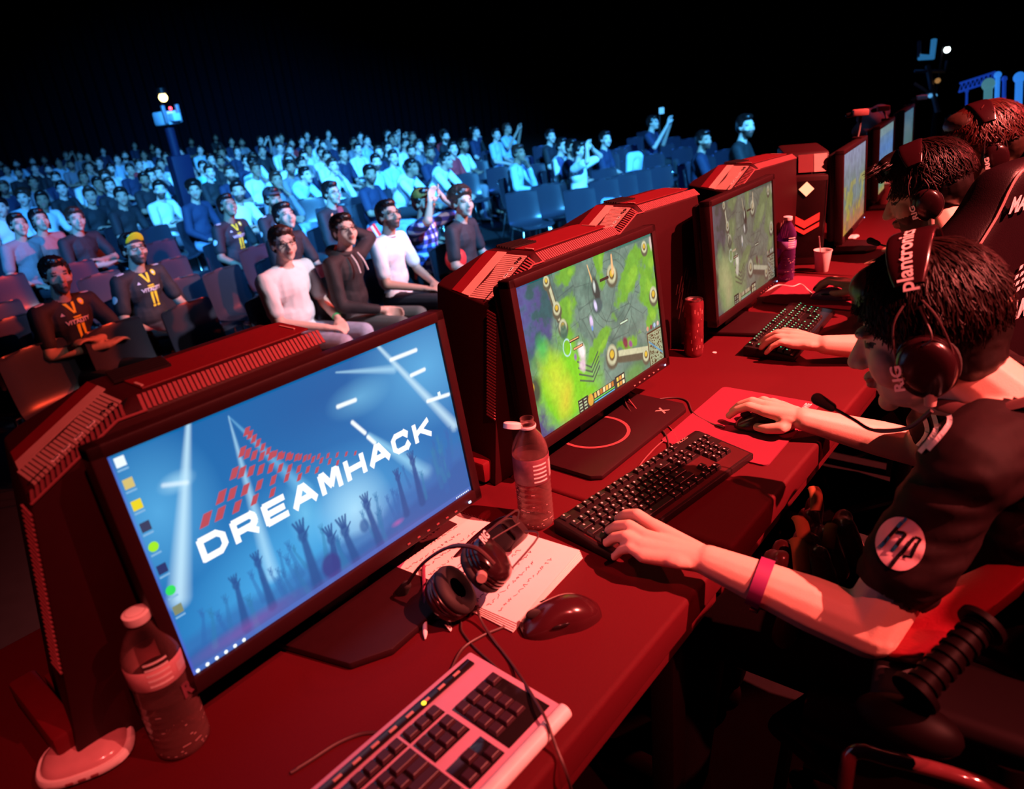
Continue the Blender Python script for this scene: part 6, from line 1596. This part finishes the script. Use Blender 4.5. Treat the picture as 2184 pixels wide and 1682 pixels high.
# ------------------------------------------------------------------ third player, bearded, leaning in behind chair two
p3 = empty('person', (3.15, .02, 0), 0, 'bearded person in olive hooded top with headset at the top right behind the tall chair', 'person')
o0 = V(p3.location); H3 = V((3.10, .385, 1.135)); R3 = MX.Rotation(math.radians(28), 3, 'Z') @ MX.Rotation(math.radians(-14), 3, 'X'); sc3 = 1.12
H3 = PD(2088, 318, 2.45)
n3 = H3 + V((.02, -.10, -.17))
sk = head_caps(H3, R3, sc3) + [('c', n3, .062, H3 + R3 @ V((0, -.02, -.05)), .06), ('c', n3, .08, V((3.05, .0, .6)), .12), ('c', n3 + V((-.19, 0, -.06)), .05, n3 + V((.19, 0, -.06)), .05), ('c', n3 + V((-.19, 0, -.06)), .05, n3 + V((-.22, .06, -.30)), .042), ('c', n3 + V((-.22, .06, -.30)), .042, n3 + V((-.12, .28, -.22)), .03), ('c', n3 + V((.19, 0, -.06)), .05, n3 + V((.24, .06, -.30)), .042), ('c', n3 + V((.24, .06, -.30)), .042, n3 + V((.14, .28, -.22)), .03)]
sk += hand_caps(n3 + V((-.12, .28, -.22)), n3 + V((-.10, .38, -.23)), (0, 0, 1), 1, 1) + hand_caps(n3 + V((.14, .28, -.22)), n3 + V((.12, .38, -.23)), (0, 0, 1), 1, -1)
me = organic('body', rel(sk), .005, 3); region_mats(me, head_rules(H3 - o0, R3, sc3, True)); link('body', me, [m_skin2, m_eye, m_lip, m_beard], p3)
hm = organic('hair', hair_caps(H3 - o0, R3, sc3 * 1.02), .006, 1); ho = link('hair', hm, m_hair_br, p3)
hair_locks(H3 - o0, R3, 2200, 19, lambda a: 1.20 if abs(a) < .8 else 1.7, w=.0022, lift=.010, s=sc3 * 1.02, wild=.08).build('hair_locks', M('reddish_hair', (.06, .008, .006), .4, var=.4, scale=200), ho, smooth=60, fix=False)
m_olive = M('olive_cloth', (.05, .028, .014), .85, bump=.3, bscale=600)
sh3 = [('c', V((3.05, .0, .6)), .15, n3 + V((0, -.02, -.10)), .15), ('c', n3 + V((-.19, 0, -.06)), .07, n3 + V((.19, 0, -.06)), .07), ('c', n3 + V((0, -.01, -.02)), .095, n3 + V((0, 0, -.1)), .13), ('c', n3 + V((-.19, 0, -.06)), .068, n3 + V((-.22, .06, -.30)), .058), ('c', n3 + V((-.22, .06, -.30)), .056, n3 + V((-.13, .26, -.225)), .040), ('c', n3 + V((.19, 0, -.06)), .068, n3 + V((.24, .06, -.30)), .058), ('c', n3 + V((.24, .06, -.30)), .056, n3 + V((.15, .26, -.225)), .040)]
link('shirt', organic('shirt', rel(sh3), .009, 2), m_olive, p3)
link('trousers', organic('trousers', rel([('e', V((3.05, .0, .56)), (.18, .14, .11)), ('c', V((2.95, .0, .55)), .088, V((2.95, .42, .55)), .068), ('c', V((3.15, .0, .55)), .088, V((3.18, .42, .55)), .068), ('c', V((2.95, .42, .55)), .066, V((2.95, .44, .08)), .05), ('c', V((3.18, .42, .55)), .066, V((3.18, .44, .08)), .05)]), .012, 2), m_cloth_black, p3)
make_headset('headset', MX.Translation(H3 + R3 @ V((0, -.01, -.004))) @ (R3 * 1.0).to_4x4(), 'black headset worn by the bearded person in the olive top', spread=.098, size=1.26, bk=1.05, micside=-1, parts_mic=False)

# ------------------------------------------------------------------ gaming chairs
def gaming_chair(loc, rz, label, accent, back_h=.84, recline=.10, logos=True, letters=('MAXNOMIC', 'DREAMHACK'), pad=None, z0=.46):
    """origin on the floor under the seat, faces +y"""
    r = empty('gaming_chair', loc, rz, label, 'chair')
    b = MB(); b.box((0, .02, .47), (.44, .46, .09), .035, seg=4); b.build('seat_cushion', m_leather, r, smooth=50)
    for k in (-1, 1):
        b = MB(); b.tube([(k * .235, -.18, .50), (k * .245, .0, .515), (k * .24, .24, .50)], [.05, .055, .045], 12, flat=1.0); b.build('seat_bolster', m_leather, r, smooth=60)
    # back: outline with shoulder wings, 9 cm thick, slightly reclined
    out = [(.19, 0), (.26, .06), (.275, .18), (.255, .30), (.215, .40), (.24, .50), (.285, .58), (.28, .66), (.20, .76), (.155, .84), (.11, .87), (0, .88)]
    out = [(x, y * back_h / .88) for x, y in out]; pts = [V((x, y, 0)) for x, y in out]; pts = smooth_path(pts, 3)
    half = [(p.x, p.y) for p in pts]; full = half + [(-x, y) for x, y in half[-2::-1]]
    T = MX.Translation((0, -.24, z0)) @ MX.Rotation(recline, 4, 'X') @ MX(((1, 0, 0, 0), (0, 0, 1, 0), (0, 1, 0, 0), (0, 0, 0, 1)))
    b = MB()
    cen = V((0, .44)); lay = [(.88, -.040), (.96, -.034), (1., -.02), (1., .02), (.965, .045), (.90, .058)]
    rings = []
    for s_, z in lay:
        rings.append([b.v(T @ V((x * s_, cen.y + (y - cen.y) * s_, z + (.05 * (abs(x) / .27) ** 2 if z > 0 else 0)))) for x, y in full])
    n = len(full)
    for A, B in zip(rings[:-1], rings[1:]):
        for k in range(n): b.f([A[k], A[(k + 1) % n], B[(k + 1) % n], B[k]])
    # caps as fans with a soft centre
    for ring, z in ((rings[0], -.045), (rings[-1], .03)):
        c = b.v(T @ V((0, cen.y, z)))
        for k in range(n): b.f([ring[k], ring[(k + 1) % n], c])
    b.build('backrest', m_leather, r, smooth=55)
    b = MB(); b.X = T
    ys = [.16, .30, .42, .52, .62, .74]; b.tube([(0, y, .062) for y in ys], [.105, .125, .12, .12, .115, .09], 14, flat=.35, up=V((0, 0, 1)))
    b.build('centre_panel', m_leather, r, smooth=60)
    b = MB()
    for k in (-1, 1):
        b.tube([T @ V((k * x * .985, cen.y + (y - cen.y) * .985, -.032)) for x, y in half[3:]], .0035, 6)
    b.build('piping', m_leather_red, r)
    for k in (-1, 1):     # accent patches at the shoulders
        b = MB(); q = [(k * .285, .50), (k * .235, .47), (k * .205, .56), (k * .225, .62), (k * .292, .60)]
        b.prism([(x, y * back_h / .88) for x, y in q], -.046, .055, T, .006); b.build('shoulder_patch', accent, r, smooth=40)
    if logos:
        # rear writing: reads left to right from behind
        Tb = T @ MX.Translation((0, 0, -.049))
        def back_text(tx, x, y, w_, h_, sh_=0.):
            b = MB(); A = Tb @ MX(((1, 0, 0, x), (0, 1, 0, y), (0, 0, -1, 0), (0, 0, 0, 1)))
            b.text(tx, A, w_, h_, .04, shear=sh_); return b
        back_text(letters[0], -.18, .71, .26, .040, .3).build('back_lettering', m_wprint, r, smooth=0)
        back_text(letters[1], -.20, .42, .38, .055, .2).build('back_lettering', m_wprint, r, smooth=0)
        b = MB()
        for j in range(4):
            for i in range(6 - j):
                x = -.12 + i * .022 + j * .012; y = .49 + j * .022 + (i * .004); A = Tb
                b.poly([A @ V((x, y, -.001)), A @ V((x + .014, y + .004, -.001)), A @ V((x + .017, y + .014, -.001)), A @ V((x + .003, y + .012, -.001))])
        b.build('back_emblem', m_wprint, r, smooth=0)
    for k in (-1, 1):
        b = MB(); b.tube([(k * .30, -.04, .44), (k * .315, -.03, .56), (k * .315, -.02, .64)], [.026, .026, .03], 14)
        for i in range(6): b.tube([(k * .313, -.035 + .001 * i, .50 + i * .02), (k * .313, -.035 + .001 * i, .505 + i * .02)], .031, 16)
        b.build('armrest_post', m_black, r, smooth=50)
        b = MB(); b.box((k * .29, -.03, .678), (.12, .36, .035), .016, seg=4, rot=Euler((.08, 0, k * -.12))); b.build('armrest_pad', pad or m_rubber, r, smooth=50)
        b = MB(); b.box((k * .27, -.05, .43), (.10, .05, .02), .005); b.build('arm_bracket', m_black, r)
        A = MX.Translation((k * .262, -.205, .47)) @ MX.Rotation(k * PI / 2, 4, 'Y'); b = MB(); b.lathe([(0, .0), (.055, .0), (.058, .01), (.05, .022), (.02, .028), (0, .028)], 28, A); b.build('recline_hinge', m_dark, r, smooth=50)
    b = MB(); b.tube([(0, -.02, .42), (0, -.02, .12)], [.03, .028], 16); b.build('gas_lift', m_black, r)
    b = MB()
    for k in range(5): a = 2 * PI * k / 5 + .3; b.tube([(0, -.02, .13), (.16 * math.cos(a), -.02 + .16 * math.sin(a), .115), (.31 * math.cos(a), -.02 + .31 * math.sin(a), .08)], [.03, .024, .018], 8)
    b.build('star_base', m_black, r)
    for k in range(5): a = 2 * PI * k / 5 + .3; b = MB(); b.ell((.31 * math.cos(a), -.02 + .31 * math.sin(a), .033), (.022, .033, .033)); b.build('caster', m_black, r)
    return r
gc1 = gaming_chair((1.17, .02, 0), math.radians(3), 'black leather gaming chair under the near player in the striped jersey', m_leather_red, logos=False, recline=.12)
m_vdark = M('soft_black', (.004, .001, .0015), .5, spec=.06)
mi = gc1.matrix_basis.inverted() if False else (MX.Translation((1.17, .02, 0)) @ MX.Rotation(math.radians(3), 4, 'Z')).inverted()
W_ = lambda u, v, d: mi @ PD(u, v, d)
b = MB(); top = [W_(1862, 1330, 1.00), W_(1890, 1298, 1.01), W_(2000, 1250, 1.00), W_(2100, 1205, .97), W_(2230, 1140, .93), W_(2230, 1205, .90), W_(2120, 1290, .91), W_(1964, 1402, .93), W_(1890, 1400, .96)]
dn = V((.035, .0, -.05)); lo_ = [b.v(p + dn) for p in top]; hi_ = [b.v(p) for p in top]; n = len(top); b.f(hi_); b.f(lo_[::-1])
for i in range(n): b.f([lo_[i], lo_[(i + 1) % n], hi_[(i + 1) % n], hi_[i]])
bmesh.ops.bevel(b.bm, geom=b.bm.edges[:], offset=.006, segments=2, profile=.5, affect='EDGES')
b.build('side_bolster', M('red_leather', (.30, .010, .022), .4, bump=.2, bscale=300), gc1, smooth=60)
b = MB(); a_, c_2 = W_(2098, 1328, .87), W_(1948, 1482, .84)
b.tube([a_, c_2], .017, 18)
for i in range(9): q = a_.lerp(c_2, (i + .5) / 9); b.tube([q, a_.lerp(c_2, (i + .85) / 9)], .0195, 18)
b.build('ribbed_arm_post', m_vdark, gc1, smooth=50)
for p, q in ((a_, a_.lerp(c_2, .06)), (c_2, c_2.lerp(a_, .06))):
    b = MB(); b.tube([p, q], .028, 22); b.build('post_collar', m_vdark, gc1, smooth=50)
b = MB(); b.ell(W_(1935, 1545, .86), (.034, .060, .030), None, 24, 14); b.build('armrest_end', m_vdark, gc1, smooth=60)
gaming_chair((2.315, .425, 0), math.radians(-21), 'tall black gaming chair with white lettering and pink shoulder patch behind the near player\'s head', m_leather_red, back_h=.82, recline=.02, z0=.385)
gaming_chair((3.10, .05, 0), math.radians(-6), 'far gaming chair under the bearded person in the olive top', m_leather_red, logos=False)

# black stacking chair with shiny rim at the bottom right, seat of the empty place
r = empty('side_chair', (.93, -.12, 0), math.radians(-20), 'black chair with glossy curved top rail at the bottom right corner', 'chair')
o = V(r.location)
b = MB(); ra = P(1822, 1604, -.09), P(1900, 1618, -.085), P(1990, 1640, -.085), P(2080, 1668, -.09), P(2170, 1710, -.11)
Ri = MX.Rotation(-math.radians(-20), 3, 'Z')
rl = [Ri @ (q - o) for q in ra]
b.tube(smooth_path([rl[0] + V((-.01, .0, -.30))] + [rl[0] + V((-.012, 0, -.05))] + rl, 6), .010, 10); b.build('top_rail', M('gloss_rail', (.10, .02, .025), .08, coat=1.), r, smooth=60)
b = MB(); n = len(rl)
for A, B in zip(rl[:-1], rl[1:]): b.poly([A, B, B + V((0, .01, -.35)), A + V((0, .01, -.35))])
b.build('back_panel', m_gloss, r)
b = MB(); b.box((.05, .20, .42), (.42, .42, .04), .015); b.build('seat', m_black, r)
for sx in (-1, 1):
    for sy in (-1, 1): b = MB(); b.tube([(.05 + sx * .18, .2 + sy * .18, .41), (.05 + sx * .2, .2 + sy * .2, 0)], .011, 8); b.build('leg', m_black, r)

# track pants folds on the near player's lap, shaped as loose bunched cloth
r = empty('satin_track_pants', (1.10, .33, .62), 0, 'bunched black satin jacket with orange trimmed straps on the near player\'s knees', 'jacket')
rs = random.Random(2); C = []
for i in range(26):
    x, y = rs.uniform(-.13, .15), rs.uniform(-.05, .04); L = rs.uniform(.04, .10)
    C.append(('c', V((x, y, .06 + rs.uniform(-.03, .02))), .017, V((x + rs.uniform(-.03, .03), y + rs.uniform(-.03, .02), .06 - L)), .022))
link('pants_cloth', organic('pants_cloth', C, .006, 3), M('red_black_satin', (.10, .018, .018), .25, var=.5, scale=12, sheen=.3), r)
b = MB()
for (p, q, w_) in (((-.10, -.03, .08), (-.04, .0, .095), .018), ((-.03, -.01, .09), (.02, .02, .10), .016), ((.06, .0, .10), (.10, .02, .12), .015), ((.0, -.04, .07), (.05, -.03, .085), .014)):
    b.tube(smooth_path([p, V(p).lerp(V(q), .5) + V((0, 0, .012)), q], 4), w_ * .75, 8, flat=.5)
b.build('orange_trim', M('orange_cloth', (.26, .07, .02), .8), r, smooth=60)
# ------------------------------------------------------------------ things in the dark behind
m_bl = M('rig_metal', (.20, .22, .28), .4, metal=.3)
def glow(name, col, st): return M(name, (.02, .02, .02), .4, emit=col, estr=st)
# camera tower on the left
c = PD(355, 252, 11.0); g = hall(c.y)
r = empty('broadcast_camera', (c.x, c.y, g), 0, 'broadcast camera on a tall dark pedestal among the left spectators, lit blue', 'camera')
z = c.z - g
b = MB(); b.prism([(-.16, -.14), (.16, -.14), (.12, .14), (-.12, .14)], 0, z - .55, None, .02); b.tube([(0, 0, z - .56), (0, 0, z - .14)], .07, 12); b.build('pedestal', M('pedestal_navy', (.008, .010, .035), .6, spec=.2), r)
b = MB(); b.box((0, 0, z), (.26, .36, .20), .03); b.box((0, -.26, z), (.12, .18, .11), .01); b.build('camera_body', M('camera_shell', (.5, .6, .7), .5), r)
for k in (-1, 1): b = MB(); b.box((k * .11, -.2, z + .05), (.05, .06, .26), .01); b.build('side_flag', m_bl, r)
b = MB(); b.ell((.0, -.21, z + .13), (.025, .02, .025)); b.build('tally_light', glow('red_tally', (1, .05, .08), 6), r)
# amber work light behind it
def lamp(uv, dep, rad, label, col, st, name='work_lamp'):
    c = PD(*uv, dep); r = empty(name, c, 0, label, 'lamp'); b = MB(); b.ell((0, 0, 0), (rad,) * 3); b.build('bulb', glow('glow_' + label[:12], col, st), r)
    b = MB(); b.lathe([(rad * .7, rad * .8), (rad * 1.3, rad * .9), (rad * 1.1, rad * 2.2), (0, rad * 2.4)], 16); b.build('housing', m_black, r)
    zf = hall(c.y) if c.y > 1.4 else 0.0
    b = MB(); b.tube([(0, rad * 1.5, rad * 1.5), (0, rad * 1.6, zf - c.z + .02)], .012, 6); b.build('lamp_stand', m_black, r); return r
lamp((348, 208), 16, .09, 'warm yellow work lamp glowing in the dark above the left camera', (1, .72, .25), 9)
lamp((2020, 106), 9, .035, 'small cold white light right of the crane monitor', (.8, 1, 1), 9)
lamp((2045, 262), 7, .045, 'warm white lamp glowing left of the bearded head', (1, .55, .25), 6)
lamp((2069, 246), 7, .028, 'smaller warm lamp above the warm white one', (1, .5, .2), 5)
lamp((2028, 260), 7, .03, 'dim orange red lamp left of the warm white one', (1, .12, .03), 2)
lamp((2012, 298), 6.5, .018, 'tiny yellow green signal light behind the farthest monitor', (.9, .9, .05), 5)
# camera crane
c = PD(1985, 104, 8.5)
r = empty('camera_crane', (c.x, c.y, 0), 0, 'dark camera crane with an angled blue lit frame at the upper right', 'camera crane')
def rel_(u, v, d=8.5): q = PD(u, v, d); return q - V((c.x, c.y, 0))
b = MB(); p = [rel_(1960, 88), rel_(1960, 122), rel_(1988, 122), rel_(1992, 85)]
b.tube([p[1], p[2], p[3]], .035, 8); b.build('monitor_hood', M('crane_blue_glow', (.35, .5, .7), .5, emit=(.02, .15, .35), estr=.8), r)  # emission stands in for the blue light falling on the frame
b = MB(); b.tube([p[0], p[1]], .02, 6); b.build('hood_side', m_bl, r)
b = MB(); b.tube([rel_(1978, 140), rel_(1988, 190), rel_(2000, 240)], .03, 8); b.tube([rel_(1950, 152), rel_(2015, 152), rel_(2020, 130)], .018, 6); b.tube([rel_(1950, 178), rel_(1985, 200), rel_(1965, 203)], .016, 6); b.build('crane_arm', m_bl, r)
b = MB(); b.tube([rel_(2000, 240), V((.1, -.2, 0.02))], .04, 8); b.build('crane_column', m_black, r)
for q in ((1984, 204), (1994, 204)):
    b = MB(); b.ell(rel_(*q), (.025,) * 3); b.build('crane_knob', M('knob_blue_glow', (.6, .7, .8), .4, emit=(.1, .4, .8), estr=.9), r)  # knobs look blue lit through emission in their material
b = MB(); b.ell(rel_(2000, 172), (.06, .03, .03)); b.build('amber_part', M('amber_part', (.6, .4, .2), .5, emit=(.5, .25, .08), estr=.6), r)  # amber brightness put into the material as emission
# set pieces at the right edge: upright posts, blue light put in as glow, one with a lit panel
def post(u0, v0, u1, v1, dep, rad, label, mat):
    a_ = PD(u0, v0, dep); q = PD(u1, v1, dep); base = V((a_.x, a_.y, 0)); r = empty('stage_post', base, 0, label, 'post', None)
    b = MB(); b.tube([a_ - base, q - base, V((q.x - base.x, q.y - base.y, 0.0))], rad, 10); b.build('tube', mat, r)
    b = MB(); b.ell(a_ - base, (rad * 1.6,) * 3); b.build('top_cap', mat, r); return r
mb1 = M('post_blue_glow', (.1, .2, .6), .4, emit=(.01, .06, .5), estr=.5); mb2 = M('post_bright_glow', (.2, .4, .8), .4, emit=(.03, .25, .9), estr=.8); mb3 = M('post_panel', (.3, .5, .5), .4, emit=(.06, .22, .28), estr=.8)  # emission of the blue materials imitates blue light on the posts
post(2128, 160, 2126, 222, 6, .018, 'blue lit upright with round head, second from the right edge', mb2)
post(2142, 168, 2141, 222, 6, .014, 'thin dim blue upright between the two brighter ones', mb1)
post(2174, 165, 2172, 222, 6, .028, 'widest bright blue upright at the right edge', mb2)
post(2108, 180, 2106, 240, 6, .032, 'pale green grey upright panel left of the blue uprights', mb3)
post(2062, 195, 2060, 270, 6.5, .010, 'slim blue upright beside the warm lamps', mb1)
r = empty('truss', PD(2080, 185, 6.3), 0, 'short slanting blue lit truss at the upper right', 'truss'); o = V(r.location)
b = MB(); A = PD(2045, 196, 6.3) - o; B = PD(2120, 172, 6.3) - o
for k in range(2): b.tube([A + V((0, 0, k * .07)), B + V((0, 0, k * .07))], .010, 6)
for i in range(8): b.tube([A.lerp(B, i / 8), A.lerp(B, (i + .5) / 8) + V((0, 0, .07)), A.lerp(B, (i + 1) / 8)], .006, 5)
b.build('truss_frame', mb1, r)  # blue light on the truss also comes from the material's emission
# goose-neck player cameras on top of the far monitors
for (u, v, mon, dx, lab) in ((1836, 246, mon4, .17, 'small red lit player camera on a stalk above the orange monitor'), (1884, 236, mon5, .10, 'small player camera on a stalk above the blue monitor'), (1966, 212, mon6, .08, 'small red player camera on a stalk above the farthest monitor')):
    q = mon.location + MX.Rotation(math.radians(7), 3, 'Z') @ V((dx, .028, .424)); dpt = (q - V((0, 0, CAMZ))).dot(RF); a_ = PD(u, v, dpt); r = empty('player_camera', q, 0, lab, 'camera', None); d = a_ - q
    b = MB(); b.tube(smooth_path([(0, 0, 0), d * .5 + V((.01, 0, 0)), d], 5), .005, 6); b.build('stalk', m_dark, r)
    b = MB(); b.box(d + V((-.01, 0, .012)), (.04, .06, .026), .006, rot=Euler((0, 0, .5))); b.build('camera_body', M('camera_grey', (.35, .12, .12), .4), r)
    b = MB(); b.capsule(d + V((-.015, .02, .008)), .010, d + V((-.02, .045, .004)), .010); b.build('lens', m_gloss, r)
    b = MB(); b.box((0, .0, -.004), (.03, .04, .012), .003); b.build('clamp', m_dark, r)
# jumble of player silhouettes beyond monitors
c = PD(1855, 262, 4.4)
me = organic('player_silhouettes', [('e', (random.Random(k).uniform(-.16, .2), random.Random(k + 9).uniform(-.06, .06), random.Random(k + 20).uniform(-.05, .05)), (.08, .06, .05)) for k in range(8)], .012, 3)
o = link('player_silhouettes', me, M('dark_red_cloth', (.12, .02, .02), .8), None, (c.x, c.y, c.z)); tag(o, 'lumpy dark red player silhouettes behind the orange and blue monitors', 'bag')
# standing onlookers at the back right
def stand(u, v, dep_y, label, pose, shirt):
    p = PY(u, v, dep_y); hd = V((.2, -.98)); ms = crowd_mesh(*VAR[pose]); return place_person(ms, (p.x, p.y, p.z - 1.185), hd, shirt, c_dark, m_hair, skA, label)
def riser(x, y, z, label):
    r = empty('riser_box', (x, y, hall(y)), 0, label, 'riser'); b = MB(); b.box((0, 0, (z - hall(y)) / 2), (.7, .7, z - hall(y)), .01); b.build('riser_body', m_black, r)
for (u, v, y, lab, ps, sh) in ((1586, 270, 3.2, 'lone person dimly lit blue sitting high behind the rear seats at the right', 1, c_black), (1390, 262, 6.5, 'person with a camera high behind the empty chairs', 5, c_navy)):
    r = stand(u, v, y, lab, ps, sh); riser(r.location.x, r.location.y, r.location.z, 'black riser carrying the ' + ' '.join(lab.split()[:5]))
c = PD(1411, 236, 12); r = empty('camera_light', c, 0, 'small square blue light beside the person with a camera', 'light'); b = MB(); b.box((0, 0, 0), (.10, .05, .10), .01); b.build('light_panel', glow('blue_panel', (.1, .45, .9), 1.5), r)
b = MB(); b.tube([(0, .04, 0), (0, .04, hall(c.y) - c.z)], .012, 6); b.build('light_stand', m_black, r)
# draped coat on a right hand chair
me = organic('coat', [('c', (-.10, 0, .12), .07, (.12, .02, .10), .08), ('c', (-.12, 0, .1), .06, (-.16, 0, -.10), .05), ('c', (.12, 0, .1), .07, (.16, .03, -.08), .05), ('e', (0, 0, 0), (.12, .08, .13))], .014, 3)
p = PH(1353, 352, .85); o = link('coat', me, c_sky, None, p); tag(o, 'pale coat draped over a chair back among the empty seats at the right', 'coat')
